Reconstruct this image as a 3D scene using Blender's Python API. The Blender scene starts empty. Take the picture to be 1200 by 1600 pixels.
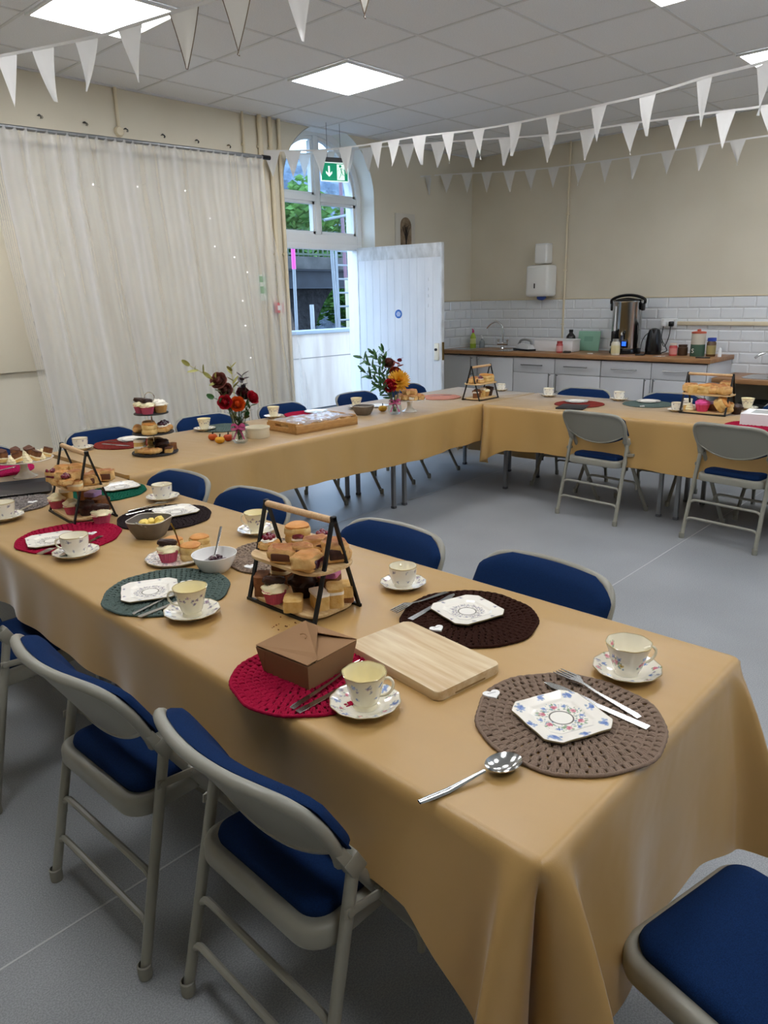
import bpy, bmesh, math, random
import numpy as np
from mathutils import Vector, Matrix, Euler, noise

random.seed(7)
PI = math.pi
C = bpy.context.scene.collection
scene = bpy.context.scene

# ------------------------------------------------------------------ camera
F_PX = 1148.35
YAW, PITCH, ROLL = 0.751910841, -0.28192884, -0.0225923339
CAM_Z = 1.5
CEIL = 2.989
cy_, sy_ = math.cos(YAW), math.sin(YAW)
cp_, sp_ = math.cos(PITCH), math.sin(PITCH)
cr_, sr_ = math.cos(ROLL), math.sin(ROLL)
FWD = Vector((cy_*cp_, sy_*cp_, sp_))
R0 = Vector((sy_, -cy_, 0))
U0 = R0.cross(FWD)
RIGHT = R0*cr_ + U0*sr_
UP = -R0*sr_ + U0*cr_
EYE = Vector((0, 0, CAM_Z))
cam_d = bpy.data.cameras.new('camera')
cam = bpy.data.objects.new('camera', cam_d)
C.objects.link(cam)
m = Matrix((RIGHT, UP, -FWD)).transposed().to_4x4()
m.translation = EYE
cam.matrix_world = m
cam_d.sensor_fit = 'HORIZONTAL'
cam_d.sensor_width = 36
cam_d.lens = 36*F_PX/1200
cam_d.clip_start = 0.02
scene.camera = cam

def ray(px, py):
    return FWD + RIGHT*((px-600)/F_PX) - UP*((py-800)/F_PX)
def P(px, py, z):
    """point of the photograph on the horizontal plane of height z"""
    d = ray(px, py)
    return EYE + d*((z-CAM_Z)/d.z)
def PX(px, py, x):
    d = ray(px, py)
    return EYE + d*(x/d.x)
def PY(px, py, y):
    d = ray(px, py)
    return EYE + d*(y/d.y)

# ------------------------------------------------------------------ colour / materials
def lin(c):
    if isinstance(c, str):
        c = c.lstrip('#')
        c = tuple(int(c[i:i+2], 16)/255 for i in (0, 2, 4))
    return tuple((v/12.92 if v <= .04045 else ((v+.055)/1.055)**2.4) for v in c[:3])

MATS = {}
def M(name, col='#888888', rough=.5, metal=0., spec=.5, var=None, bump=None, coat=0., sheen=0.,
      emit=None, estr=0., sss=0., attr=False, alpha=1., trans=0., ior=1.45, transl=0., vec='Object'):
    """procedural material; var=(colour2, scale, detail, stretch xyz) mottles, bump=(scale, strength, distance)"""
    if name in MATS: return MATS[name]
    mt = bpy.data.materials.new(name); mt.use_nodes = True
    nt = mt.node_tree; N = nt.nodes; L = nt.links
    b = N['Principled BSDF']
    b.inputs['Base Color'].default_value = (*lin(col), 1)
    b.inputs['Roughness'].default_value = rough
    b.inputs['Metallic'].default_value = metal
    b.inputs['Specular IOR Level'].default_value = spec
    b.inputs['IOR'].default_value = ior
    if coat: b.inputs['Coat Weight'].default_value = coat; b.inputs['Coat Roughness'].default_value = .08
    if sheen: b.inputs['Sheen Weight'].default_value = sheen
    if trans: b.inputs['Transmission Weight'].default_value = trans
    if sss:
        b.inputs['Subsurface Weight'].default_value = sss
        b.inputs['Subsurface Radius'].default_value = (.01, .006, .003)
    if alpha < 1: b.inputs['Alpha'].default_value = alpha
    if emit: b.inputs['Emission Color'].default_value = (*lin(emit), 1); b.inputs['Emission Strength'].default_value = estr
    tc = N.new('ShaderNodeTexCoord')
    if attr:
        at = N.new('ShaderNodeAttribute'); at.attribute_name = 'Col'
        L.new(at.outputs['Color'], b.inputs['Base Color'])
    if var:
        c2, sc = var[0], var[1]
        mp = N.new('ShaderNodeMapping'); L.new(tc.outputs[vec], mp.inputs['Vector'])
        if len(var) > 3: mp.inputs['Scale'].default_value = var[3]
        nz = N.new('ShaderNodeTexNoise'); nz.inputs['Scale'].default_value = sc
        nz.inputs['Detail'].default_value = var[2] if len(var) > 2 else 4
        L.new(mp.outputs['Vector'], nz.inputs['Vector'])
        rp = N.new('ShaderNodeValToRGB')
        rp.color_ramp.elements[0].position = .35; rp.color_ramp.elements[1].position = .65
        rp.color_ramp.elements[0].color = (*lin(col), 1); rp.color_ramp.elements[1].color = (*lin(c2), 1)
        L.new(nz.outputs['Fac'], rp.inputs['Fac']); L.new(rp.outputs['Color'], b.inputs['Base Color'])
    if bump:
        nb = N.new('ShaderNodeTexNoise'); nb.inputs['Scale'].default_value = bump[0]; nb.inputs['Detail'].default_value = 3
        L.new(tc.outputs[vec], nb.inputs['Vector'])
        bp = N.new('ShaderNodeBump'); bp.inputs['Strength'].default_value = bump[1]
        bp.inputs['Distance'].default_value = bump[2] if len(bump) > 2 else .002
        L.new(nb.outputs['Fac'], bp.inputs['Height']); L.new(bp.outputs['Normal'], b.inputs['Normal'])
    if transl:
        out = N['Material Output']
        tr = N.new('ShaderNodeBsdfTranslucent'); mx = N.new('ShaderNodeMixShader')
        mx.inputs['Fac'].default_value = transl
        src = b.inputs['Base Color']
        if src.is_linked: L.new(src.links[0].from_socket, tr.inputs['Color'])
        else: tr.inputs['Color'].default_value = (*lin(col), 1)
        L.new(b.outputs['BSDF'], mx.inputs[1]); L.new(tr.outputs['BSDF'], mx.inputs[2])
        L.new(mx.outputs['Shader'], out.inputs['Surface'])
    MATS[name] = mt
    return mt

# ------------------------------------------------------------------ mesh builder
def frame_for(t):
    t = t.normalized()
    a = Vector((0, 0, 1)) if abs(t.z) < .9 else Vector((1, 0, 0))
    n = t.cross(a).normalized()
    return n, t.cross(n).normalized()

class B:
    def __init__(s):
        s.bm = bmesh.new(); s.mi = 0; s.cols = None
    def _mark(s, faces):
        for f in faces: f.material_index = s.mi
    def mat_index(s, i): s.mi = i; return s
    def box(s, c, size, rot=None, bev=0., seg=2, taper=None):
        r = bmesh.ops.create_cube(s.bm, size=1.)
        vs = r['verts']
        for v in vs:
            k = 1.
            if taper is not None and v.co.z > 0: k = taper
            v.co = Vector((v.co.x*size[0]*k, v.co.y*size[1]*k, v.co.z*size[2]))
        fs = list({f for v in vs for f in v.link_faces})
        s._mark(fs)
        if bev:
            es = list({e for v in vs for e in v.link_edges})
            q = bmesh.ops.bevel(s.bm, geom=es, offset=bev, segments=seg, affect='EDGES', profile=.5)
            vs = list({v for f in q['faces'] for v in f.verts} | {v for v in vs if v.is_valid})
            s._mark({f for v in vs for f in v.link_faces})
        mt = Matrix.Translation(Vector(c))
        if rot is not None: mt = mt @ Euler(rot).to_matrix().to_4x4()
        for v in vs: v.co = mt @ v.co
        return s
    def rings(s, rings, closed_u=True, cap0=True, cap1=True, closed_v=False):
        """loft list of equal-length point rings"""
        vr = [[s.bm.verts.new(Vector(p)) for p in r] for r in rings]
        n = len(vr[0]); fs = []
        m_ = len(vr)
        for i in range(m_ if closed_v else m_-1):
            a, b = vr[i], vr[(i+1) % m_]
            for j in range(n if closed_u else n-1):
                k = (j+1) % n
                try: fs.append(s.bm.faces.new((a[j], a[k], b[k], b[j])))
                except ValueError: pass
        if closed_u and not closed_v:
            if cap0: fs.append(s.bm.faces.new(list(reversed(vr[0]))))
            if cap1: fs.append(s.bm.faces.new(vr[-1]))
        s._mark(fs)
        return vr
    def tube(s, pts, r, n=8, closed=False, cap=True, flat=1.):
        pts = [Vector(p) for p in pts]
        m_ = len(pts)
        rs = r if isinstance(r, (list, tuple)) else [r]*m_
        out = []
        nprev = None
        for i, p in enumerate(pts):
            if closed: t = pts[(i+1) % m_] - pts[i-1]
            else: t = pts[min(i+1, m_-1)] - pts[max(i-1, 0)]
            if t.length < 1e-9: t = Vector((0, 0, 1))
            t.normalize()
            if nprev is None: nn, bb = frame_for(t)
            else:
                nn = (nprev - t*nprev.dot(t))
                if nn.length < 1e-6: nn, bb = frame_for(t)
                nn.normalize(); bb = t.cross(nn)
            nprev = nn
            out.append([p + (nn*math.cos(2*PI*k/n) + bb*math.sin(2*PI*k/n)*flat)*rs[i] for k in range(n)])
        s.rings(out, True, cap, cap, closed)
        return s
    def lathe(s, prof, n=32, c=(0, 0, 0), cap0=False, cap1=False, wob=None):
        c = Vector(c)
        out = []
        for (r, z) in prof:
            out.append([c + Vector((r*(wob(2*PI*k/n, z) if wob else 1)*math.cos(2*PI*k/n), r*(wob(2*PI*k/n, z) if wob else 1)*math.sin(2*PI*k/n), z)) for k in range(n)])
        s.rings(out, True, cap0, cap1)
        return s
    def ico(s, c, rad, sub=2, jit=0., jscale=3., seed=0, rot=None, zmin=None, power=None):
        r = bmesh.ops.create_icosphere(s.bm, subdivisions=sub, radius=1.)
        rad = rad if isinstance(rad, (tuple, list, Vector)) else (rad, rad, rad)
        mt = Euler(rot).to_matrix() if rot else None
        for v in r['verts']:
            d = v.co.copy()
            if power:
                d = Vector([math.copysign(abs(q)**power, q) for q in d])
            k = 1 + jit*noise.noise(v.co*jscale + Vector((seed*7.3, seed*1.7, seed*3.1)))
            q = Vector((d.x*rad[0], d.y*rad[1], d.z*rad[2]))*k
            if mt: q = mt @ q
            if zmin is not None: q.z = max(q.z, zmin - c[2])
            v.co = q + Vector(c)
        s._mark({f for v in r['verts'] for f in v.link_faces})
        return s
    def prism(s, poly, z0, z1, zf=None, bev=0., seg=2, xf=None):
        """poly: list of (x,y); zf(x,y) adds to z; xf maps the final point"""
        def q(p, z):
            v = Vector((p[0], p[1], z + (zf(p[0], p[1]) if zf else 0)))
            return xf(v) if xf else v
        lo = [s.bm.verts.new(q(p, z0)) for p in poly]
        hi = [s.bm.verts.new(q(p, z1)) for p in poly]
        n = len(poly); fs = []
        for i in range(n):
            j = (i+1) % n
            fs.append(s.bm.faces.new((lo[i], lo[j], hi[j], hi[i])))
        ft = s.bm.faces.new(hi); fb = s.bm.faces.new(list(reversed(lo)))
        fs += [ft, fb]
        s._mark(fs)
        if bev:
            es = list(set(ft.edges) | set(fb.edges))
            qd = bmesh.ops.bevel(s.bm, geom=es, offset=bev, segments=seg, affect='EDGES', profile=.5)
            s._mark(qd['faces'])
        return s
    def grid(s, f, nu, nv, closed_u=False):
        """f(u,v) with u,v in 0..1 -> point; open sheet"""
        vs = [[s.bm.verts.new(Vector(f(i/(nu if closed_u else nu-1), j/(nv-1)))) for i in range(nu)] for j in range(nv)]
        fs = []
        for j in range(nv-1):
            for i in range(nu if closed_u else nu-1):
                k = (i+1) % nu
                fs.append(s.bm.faces.new((vs[j][i], vs[j][k], vs[j+1][k], vs[j+1][i])))
        s._mark(fs)
        return vs
    def xform(s, mt):
        bmesh.ops.transform(s.bm, matrix=mt, verts=s.bm.verts); return s
    def build(s, name, mats, parent=None, smooth=True, ang=40., paint=None, merge=0.):
        bm = s.bm
        if merge: bmesh.ops.remove_doubles(bm, verts=bm.verts, dist=merge)
        bmesh.ops.recalc_face_normals(bm, faces=bm.faces)
        if smooth:
            for f in bm.faces: f.smooth = True
            for e in bm.edges:
                if len(e.link_faces) == 2 and e.calc_face_angle(0) > math.radians(ang): e.smooth = False
        me = bpy.data.meshes.new(name)
        bm.to_mesh(me); bm.free()
        for mt in (mats if isinstance(mats, (list, tuple)) else [mats]): me.materials.append(mt)
        if paint is not None:
            co = np.empty(len(me.vertices)*3, np.float32); me.vertices.foreach_get('co', co); co = co.reshape(-1, 3)
            col = np.ones((len(co), 4), np.float32); col[:, :3] = paint(co)
            a = me.color_attributes.new('Col', 'FLOAT_COLOR', 'POINT'); a.data.foreach_set('color', col.ravel())
        o = bpy.data.objects.new(name, me); C.objects.link(o)
        if parent: o.parent = parent
        return o

def thing(name, label, cat, loc=(0, 0, 0), rotz=0., group=None):
    o = bpy.data.objects.new(name, None); C.objects.link(o)
    o.empty_display_size = .05
    o.location = loc; o.rotation_euler = (0, 0, rotz)
    o['label'] = label; o['category'] = cat
    if group: o['group'] = group
    return o
def tag(o, label, cat, group=None, loc=None, rotz=None, kind=None):
    o['label'] = label; o['category'] = cat
    if group: o['group'] = group
    if kind: o['kind'] = kind
    if loc is not None: o.location = loc
    if rotz is not None: o.rotation_euler = (0, 0, rotz)
    return o
def struct(o):
    o['kind'] = 'structure'; return o
def dup(root, loc=None, rotz=None, label=None, group=None, scale=None):
    r = root.copy(); C.objects.link(r)
    if loc is not None: r.location = loc
    if rotz is not None: r.rotation_euler = (0, 0, rotz)
    if scale is not None: r.scale = (scale,)*3 if not isinstance(scale, tuple) else scale
    if label: r['label'] = label
    if group: r['group'] = group
    elif 'group' in r and label: del r['group']
    def rec(a, b):
        for ch in list(a.children):
            c = ch.copy(); C.objects.link(c); c.parent = b
            rec(ch, c)
    rec(root, r)
    return r
def setmat(o, mt):
    for sl in o.material_slots:
        sl.link = 'OBJECT'; sl.material = mt
def V(*a): return Vector(a)
def catmull(pts, n=8, closed=False):
    pts = [Vector(p) for p in pts]; out = []
    k = len(pts)
    rng = range(k) if closed else range(k-1)
    for i in rng:
        p0 = pts[i-1] if (i > 0 or closed) else pts[0]*2-pts[1]
        p1, p2 = pts[i], pts[(i+1) % k]
        p3 = pts[(i+2) % k] if (i+2 < k or closed) else pts[-1]*2-pts[-2]
        for j in range(n):
            t = j/n
            out.append(.5*((2*p1) + (-p0+p2)*t + (2*p0-5*p1+4*p2-p3)*t*t + (-p0+3*p1-3*p2+p3)*t**3))
    if not closed: out.append(pts[-1])
    return out
def rrect(w, d, r, n=6, cx=0, cy=0):
    out = []
    for (sx, sy, a0) in ((1, 1, 0), (-1, 1, PI/2), (-1, -1, PI), (1, -1, 3*PI/2)):
        for i in range(n+1):
            a = a0 + PI/2*i/n
            out.append((cx+sx*(w/2-r)+r*math.cos(a), cy+sy*(d/2-r)+r*math.sin(a)))
    return out
def sstep(a, b, x):
    t = min(1, max(0, (x-a)/(b-a))); return t*t*(3-2*t)
# ================================================================== materials
WALL = M('painted plaster', '#d9d2bf', .75, var=('#d3cbb7', 1.5, 3), bump=(60, .15, .002))
WHITE = M('white gloss paint', '#e6e8e8', .35)
DOORW = M('white door paint', '#e2e6ea', .42, var=('#d6dbe0', 6, 5, (1, 1, .3)))
TILEW = M('ceiling tile', '#eef1f5', .95, var=('#e3e6ea', 180, 2), bump=(300, .5, .002))
TBAR = M('ceiling bar', '#d6d8da', .45)
CREAMTRIM = M('cream gloss paint', '#d9cdb0', .4)
GREYMET = M('taupe painted steel', '#8f8d82', .36, spec=.5, bump=(400, .05, .0005))
BLUE = M('blue upholstery', '#112a52', .95, spec=.12, var=('#0d2142', 500, 2), bump=(900, .35, .001))
FOOTC = M('grey rubber', '#8b897e', .6)
DARKMET = M('dark metal', '#2a2a2c', .4, metal=.6)
STEEL = M('stainless steel', '#c8c8c6', .16, metal=1.)
CHROME = M('chrome', '#dddddd', .07, metal=1.)
BRUSH = M('brushed nickel', '#8c8c8a', .35, metal=1.)
BLACK = M('black metal paint', '#0d0d0e', .5)
BLACKP = M('black plastic', '#101012', .22)
LEGMET = M('grey table leg', '#8f9193', .35, metal=.5)
WOODL = M('light wood', '#d8bb8c', .5, var=('#c6a26d', 9, 5, (1, 14, 14)))
WOODH = M('beech dowel', '#d2b087', .5, var=('#c59e70', 12, 4, (12, 1.2, 12)))
BOARDM = M('hevea board wood', '#dccaa6', .45, var=('#c4a67c', 5, 6, (.9, 9, 9)))
WOODT = M('tray wood', '#b98d54', .5, var=('#a87b45', 8, 4, (2, 12, 12)))
WORKT = M('oak worktop', '#a4794f', .4, var=('#8a623d', 6, 5, (9, .8, 3)))
UNIT = M('grey cabinet laminate', '#c6c7c9', .45)
MELAM = M('cabinet carcass', '#cfcfd0', .5)
CLOTH = None

def cloth_mat():
    mt = M('gold satin cloth', '#bd9759', .40, spec=.9, sheen=.8, coat=.06)
    nt = mt.node_tree; N = nt.nodes; L = nt.links; b = N['Principled BSDF']
    b.inputs['Sheen Roughness'].default_value = .28; b.inputs['Coat Roughness'].default_value = .3
    tc = N['Texture Coordinate']
    wv = N.new('ShaderNodeTexNoise'); wv.inputs['Scale'].default_value = 900; L.new(tc.outputs['Object'], wv.inputs['Vector'])
    mp = N.new('ShaderNodeMapping'); mp.inputs['Scale'].default_value = (1.3, .55, 1.); mp.inputs['Rotation'].default_value = (0, 0, .5)
    L.new(tc.outputs['Object'], mp.inputs['Vector'])
    n2 = N.new('ShaderNodeTexNoise'); n2.inputs['Scale'].default_value = 5; n2.inputs['Detail'].default_value = 2; n2.inputs['Distortion'].default_value = .3
    L.new(mp.outputs['Vector'], n2.inputs['Vector'])
    b1 = N.new('ShaderNodeBump'); b1.inputs['Strength'].default_value = .25; b1.inputs['Distance'].default_value = .0006
    b2 = N.new('ShaderNodeBump'); b2.inputs['Strength'].default_value = .5; b2.inputs['Distance'].default_value = .012
    L.new(wv.outputs['Fac'], b1.inputs['Height']); L.new(n2.outputs['Fac'], b2.inputs['Height'])
    L.new(b1.outputs['Normal'], b2.inputs['Normal']); L.new(b2.outputs['Normal'], b.inputs['Normal'])
    out = N['Material Output']
    tr = N.new('ShaderNodeBsdfTranslucent'); tr.inputs['Color'].default_value = (*lin('#c79a5c'), 1)
    mx = N.new('ShaderNodeMixShader'); mx.inputs['Fac'].default_value = .12
    L.new(b.outputs['BSDF'], mx.inputs[1]); L.new(tr.outputs['BSDF'], mx.inputs[2]); L.new(mx.outputs['Shader'], out.inputs['Surface'])
    return mt
CLOTH = cloth_mat()

def floor_mat():
    mt = M('speckled vinyl', '#8d9092', .42)
    nt = mt.node_tree; N = nt.nodes; L = nt.links; b = N['Principled BSDF']; tc = N['Texture Coordinate']
    n1 = N.new('ShaderNodeTexNoise'); n1.inputs['Scale'].default_value = 260; n1.inputs['Detail'].default_value = 2
    n2 = N.new('ShaderNodeTexNoise'); n2.inputs['Scale'].default_value = 2.2; n2.inputs['Detail'].default_value = 5
    for q in (n1, n2): L.new(tc.outputs['Object'], q.inputs['Vector'])
    r1 = N.new('ShaderNodeValToRGB'); e = r1.color_ramp.elements
    e[0].position = .38; e[0].color = (*lin('#888b8e'), 1); e[1].position = .62; e[1].color = (*lin('#a0a3a5'), 1)
    L.new(n1.outputs['Fac'], r1.inputs['Fac'])
    r2 = N.new('ShaderNodeValToRGB'); e = r2.color_ramp.elements
    e[0].position = .3; e[0].color = (.86, .86, .86, 1); e[1].position = .7; e[1].color = (1, 1, 1, 1)
    L.new(n2.outputs['Fac'], r2.inputs['Fac'])
    mm = N.new('ShaderNodeMix'); mm.data_type = 'RGBA'; mm.blend_type = 'MULTIPLY'; mm.inputs['Factor'].default_value = 1
    L.new(r1.outputs['Color'], mm.inputs['A']); L.new(r2.outputs['Color'], mm.inputs['B'])
    L.new(mm.outputs['Result'], b.inputs['Base Color'])
    bp = N.new('ShaderNodeBump'); bp.inputs['Strength'].default_value = .12; bp.inputs['Distance'].default_value = .001
    L.new(n1.outputs['Fac'], bp.inputs['Height']); L.new(bp.outputs['Normal'], b.inputs['Normal'])
    return mt

# ================================================================== the room
RX0, RX1, RY0, RY1 = -2.4, 7.31, -3.3, 5.36
struct(B().box(((RX0+RX1)/2, (RY0+RY1+.4)/2, -.05), (RX1-RX0+.1, RY1-RY0+.5, .1)).build('floor', floor_mat(), smooth=False))
# welded seams of the vinyl
SEAM = M('vinyl weld', '#b9babb', .5)
for i, y in enumerate((1.615, -.385, 3.615)):
    struct(B().box((2.4, y, .0004), (9.7, .006, .001)).build('trim_%d' % (i+1), SEAM, smooth=False))
# ceiling tiles and their bars (0.6 m grid measured from the photograph)
GX, GY = 3.202, 3.792
struct(B().box(((RX0+RX1)/2, (RY0+5.8)/2, CEIL+.02), (RX1-RX0, 5.8-RY0, .03)).build('ceiling', TILEW, smooth=False))
g = B()
for i in range(-10, 8):
    x = GX+.6*i
    if RX0 < x < RX1: g.box((x, (RY0+RY1)/2, CEIL+.0045), (.018, RY1-RY0, .006))
for j in range(-12, 4):
    y = GY+.6*j
    if RY0 < y < RY1: g.box(((RX0+RX1)/2, y, CEIL+.0046), (RX1-RX0, .018, .006))
g.box(((RX0+RX1)/2, RY1-.01, CEIL), (RX1-RX0, .02, .012)); g.box((RX1-.01, (RY0+RY1)/2, CEIL), (.02, RY1-RY0, .012))
struct(g.build('trim_4', TBAR, smooth=False))

# LED ceiling panels
PANEL = M('led diffuser', '#ffffff', .4, emit='#fafbff', estr=14.5)
def ceiling_light(i, j, label):
    t = thing('ceiling_light', label, 'ceiling light', (GX+.6*i+.3, GY+.6*j+.3, CEIL-.006), 0, 'square LED ceiling panels')
    b = B()
    for (cx, cy, sx, sy) in ((0, .287, .594, .02), (0, -.287, .594, .02), (.287, 0, .02, .554), (-.287, 0, .02, .554)): b.box((cx, cy, .0), (sx, sy, .012))
    b.build('frame', WHITE, t, smooth=False)
    B().box((0, 0, .002), (.556, .556, .006)).build('diffuser', PANEL, t, smooth=False)
LL = {(-2, 0): 'large bright ceiling panel above the sheer curtain, crossed by bunting', (1, 0): 'bright square ceiling panel in front of the arched window',
      (1, -4): 'ceiling panel cut by the top edge of the photo, over the open floor', (4, -4): 'ceiling panel at the right edge above the kitchen bunting'}
for i in (-5, -2, 1, 4):
    for j in ((-8, -4, 0) if i != 4 else (-8, -4)):
        ceiling_light(i, j, LL.get((i, j), 'square ceiling panel behind the camera, out of the photo'))

# --- left wall with the arched opening (centre 5.11, radius .58, springing 2.455)
AX, AR, AZ = 5.11, .58, 2.455
TOPZ = 3.15
w = B()
def quadwall(x0, x1, z0, z1, y=RY1, th=.4):
    w.box(((x0+x1)/2, y+th/2, (z0+z1)/2), (x1-x0, th, z1-z0))
quadwall(RX0-.1, AX-AR, -.1, TOPZ); quadwall(AX+AR, RX1+.2, -.1, TOPZ)
NA = 40
for k in range(NA):
    a0, a1 = PI*k/NA, PI*(k+1)/NA
    xa, za = AX+AR*math.cos(a0), AZ+AR*math.sin(a0); xb, zb = AX+AR*math.cos(a1), AZ+AR*math.sin(a1)
    poly = [(xa, za), (xb, zb), (xb, TOPZ), (xa, TOPZ)]
    w.prism(poly, 0, .4, xf=lambda v: Vector((v.x, RY1+v.z, v.y)))
struct(w.build('wall_left', WALL, smooth=False))
# white painted reveal of the arch
rv = B()
out = [(AX+AR, 0.0)] + [(AX+AR*math.cos(PI*k/48), AZ+AR*math.sin(PI*k/48)) for k in range(49)] + [(AX-AR, 0.0)]
rv.grid(lambda u, v: (out[min(len(out)-1, int(round(u*(len(out)-1))))][0]*(1-.0)-(.0), RY1-.002+v*.40, out[min(len(out)-1, int(round(u*(len(out)-1))))][1]), len(out), 2)
for v in rv.bm.verts:   # sits 4 mm inside the masonry edge
    d = Vector((v.co.x-AX, 0, max(0, v.co.z-AZ)))
    if d.length: v.co -= d.normalized()*.004
struct(rv.build('trim_5', M('reveal paint', '#e3e4dd', .5), smooth=True))
# other walls
struct(B().box((RX1+.1, (RY0+RY1)/2, 1.5), (.2, RY1-RY0+.2, 3.2)).build('wall_kitchen', WALL, smooth=False))
struct(B().box((RX0-.1, (RY0+RY1)/2, 1.5), (.2, RY1-RY0+.2, 3.2)).build('wall_back', WALL, smooth=False))
wr = B()
FILL_WINX = (5.9,)
edges = [RX0-.2] + [q for x in FILL_WINX for q in (x-.8, x+.8)] + [RX1+.2]
for k in range(0, len(edges), 2):
    wr.box(((edges[k]+edges[k+1])/2, RY0-.1, 1.5), (edges[k+1]-edges[k], .2, 3.2))
for x in FILL_WINX:
    wr.box((x, RY0-.1, .4), (1.6, .2, 1.0)); wr.box((x, RY0-.1, 2.8), (1.6, .2, .6))
struct(wr.build('wall_right', WALL, smooth=False))
# unseen window added in the right wall to let in fill daylight
for n_, x in enumerate(FILL_WINX):
    f = B()
    for (cx, cz, sx, sz) in ((0, .93, 1.6, .06), (0, 2.47, 1.6, .06), (-.77, 1.7, .06, 1.6), (.77, 1.7, .06, 1.6), (0, 1.7, .05, 1.6)):
        f.box((x+cx, RY0-.1, cz), (sx, .08, sz), bev=.003)
    struct(f.build('window_%d' % (n_+2), WHITE))

# fanlight window above the door
FY = 5.54
def arcpts(r, n=40, x=AX, z=AZ): return [(x+r*math.cos(PI*k/n), z+r*math.sin(PI*k/n)) for k in range(n+1)]
f = B()
def archbar(r0, r1, z0, y0, y1):
    o_ = [(AX+r1, z0)]+arcpts(r1)+[(AX-r1, z0)]; i_ = [(AX+r0, z0)]+arcpts(r0)+[(AX-r0, z0)]
    f.rings([[(o_[k][0], y0, o_[k][1]), (o_[k][0], y1, o_[k][1]), (i_[k][0], y1, i_[k][1]), (i_[k][0], y0, i_[k][1])] for k in range(len(o_))])
archbar(.515, .576, 2.02, FY, FY+.09)
f.box((AX, FY+.045, 2.065), (1.03, .088, .09), bev=.004); f.box((AX, FY+.045, 2.0), (1.15, .1, .05), bev=.004)
f.box((AX, FY+.045, 2.43), (1.03, .08, .055), bev=.004)
f.box((AX, FY+.045, 2.54), (.06, .082, .86), bev=.004)
win = struct(f.build('window_1', WHITE, ang=35))
f = B()
for sx in (-1, 1):     # sash frames of the four lights
    x0, x1 = AX+sx*.03, AX+sx*.515
    xa, xb = min(x0, x1), max(x0, x1)
    for (a, b_, c, d) in ((xa, xb, 2.112, 2.137), (xa, xb, 2.378, 2.403), (xa, xa+.025, 2.112, 2.403), (xb-.025, xb, 2.112, 2.403), (xa, xb, 2.457, 2.482), (xa if sx > 0 else xb-.025, xa+.025 if sx > 0 else xb, 2.457, 2.93)):
        f.box(((a+b_)/2, FY+.05, (c+d)/2), (b_-a, .05, d-c))
archbar(.488, .514, 2.46, FY+.025, FY+.075)
f.build('sash_frame', WHITE, win, smooth=False)
def glass_mat():
    mt = bpy.data.materials.new('window glass'); mt.use_nodes = True
    nt = mt.node_tree; N = nt.nodes; L = nt.links; N.remove(N['Principled BSDF'])
    t = N.new('ShaderNodeBsdfTransparent'); t.inputs['Color'].default_value = (.93, .96, .97, 1)
    g = N.new('ShaderNodeBsdfGlossy'); g.inputs['Roughness'].default_value = .02
    fr = N.new('ShaderNodeLayerWeight'); fr.inputs['Blend'].default_value = .12
    mx = N.new('ShaderNodeMixShader'); L.new(fr.outputs['Facing'], mx.inputs['Fac']); L.new(t.outputs[0], mx.inputs[1]); L.new(g.outputs[0], mx.inputs[2])
    L.new(mx.outputs[0], N['Material Output'].inputs['Surface'])
    return mt
GLASS = glass_mat()
gp = B(); poly = [(AX+.51, 2.06)]+arcpts(.51)+[(AX-.51, 2.06)]
gp.prism(poly, 0, .004, xf=lambda v: Vector((v.x, FY+.048+v.z, v.y)))
gp.build('glass', GLASS, win, smooth=False)
# door frame below the fanlight
f = B()
f.box((AX+.545, FY+.045, .99), (.066, .09, 1.98), bev=.004); f.box((AX-.545, FY+.045, .99), (.066, .09, 1.98), bev=.004)
f.box((AX, FY+.045, .012), (1.15, .09, .024))
struct(f.build('door_frame', WHITE, smooth=False))

# the open door: hinged on the right jamb, swung into the room
hx, hy, tx, ty = 5.60, 5.515, 5.705, 4.51
ang = math.atan2(ty-hy, tx-hx); DW = math.hypot(tx-hx, ty-hy); DH = 1.97
door = thing('door_1', 'open white boarded door swung into the room, blue fire sign on it', 'door', (hx, hy, .02), ang)
door['kind'] = 'structure'
b = B(); npl = 11; pw = (DW-.02)/npl
# local x along the door width, y=0 hidden face ... face seen by camera is -y side (rotated)
for k in range(npl):
    b.box((.01+pw*(k+.5), 0, DH/2), (pw-.0006, .036, DH-.01), bev=.0022, seg=1)
b.build('planks', DOORW, door, ang=30)
b = B()
b.box((DW/2, 0, DH-.004), (DW, .042, .02), bev=.002); b.box((DW-.006, 0, DH/2), (.014, .044, DH-.02), bev=.002); b.box((.004, 0, DH/2), (.012, .042, DH-.02))
b.box((DW/2, 0, .07), (DW, .042, .14), bev=.003)
b.box((DW/2, 0, DH-.065), (DW-.02, .040, .11), bev=.003)
b.build('edge_band', M('scuffed door paint', '#dfe3e6', .5, var=('#c3c7c8', 22, 9, (1, 1, .35))), door, ang=30)
fs = -1  # camera side of the door (local -y looks towards -x)
b = B(); b.box((DW-.055, fs*.026, 1.0-.02), (.05, .016, .16), bev=.004); b.build('rim_lock', M('cream metal', '#e8e4d4', .35), door)
b = B(); b.lathe([(0, 0), (.013, 0), (.013, .012), (0, .012)], 16); b.xform(Matrix.Translation((DW-.055, fs*.034, 1.0)) @ Euler((PI/2, 0, 0)).to_matrix().to_4x4()); b.build('keyhole', BLACK, door)
b = B(); b.box((DW+.004, 0, .985), (.008, .03, .17), bev=.002); b.build('latch_plate', M('brass', '#8f7440', .3, metal=1.), door)
b = B(); b.lathe([(0, 0), (.010, 0), (.016, .02), (.026, .035), (.024, .05), (0, .055)], 18); b.xform(Matrix.Translation((DW-.06, .02, .985)) @ Euler((-PI/2, 0, 0)).to_matrix().to_4x4()); b.build('handle', MATS['brass'], door)
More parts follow.
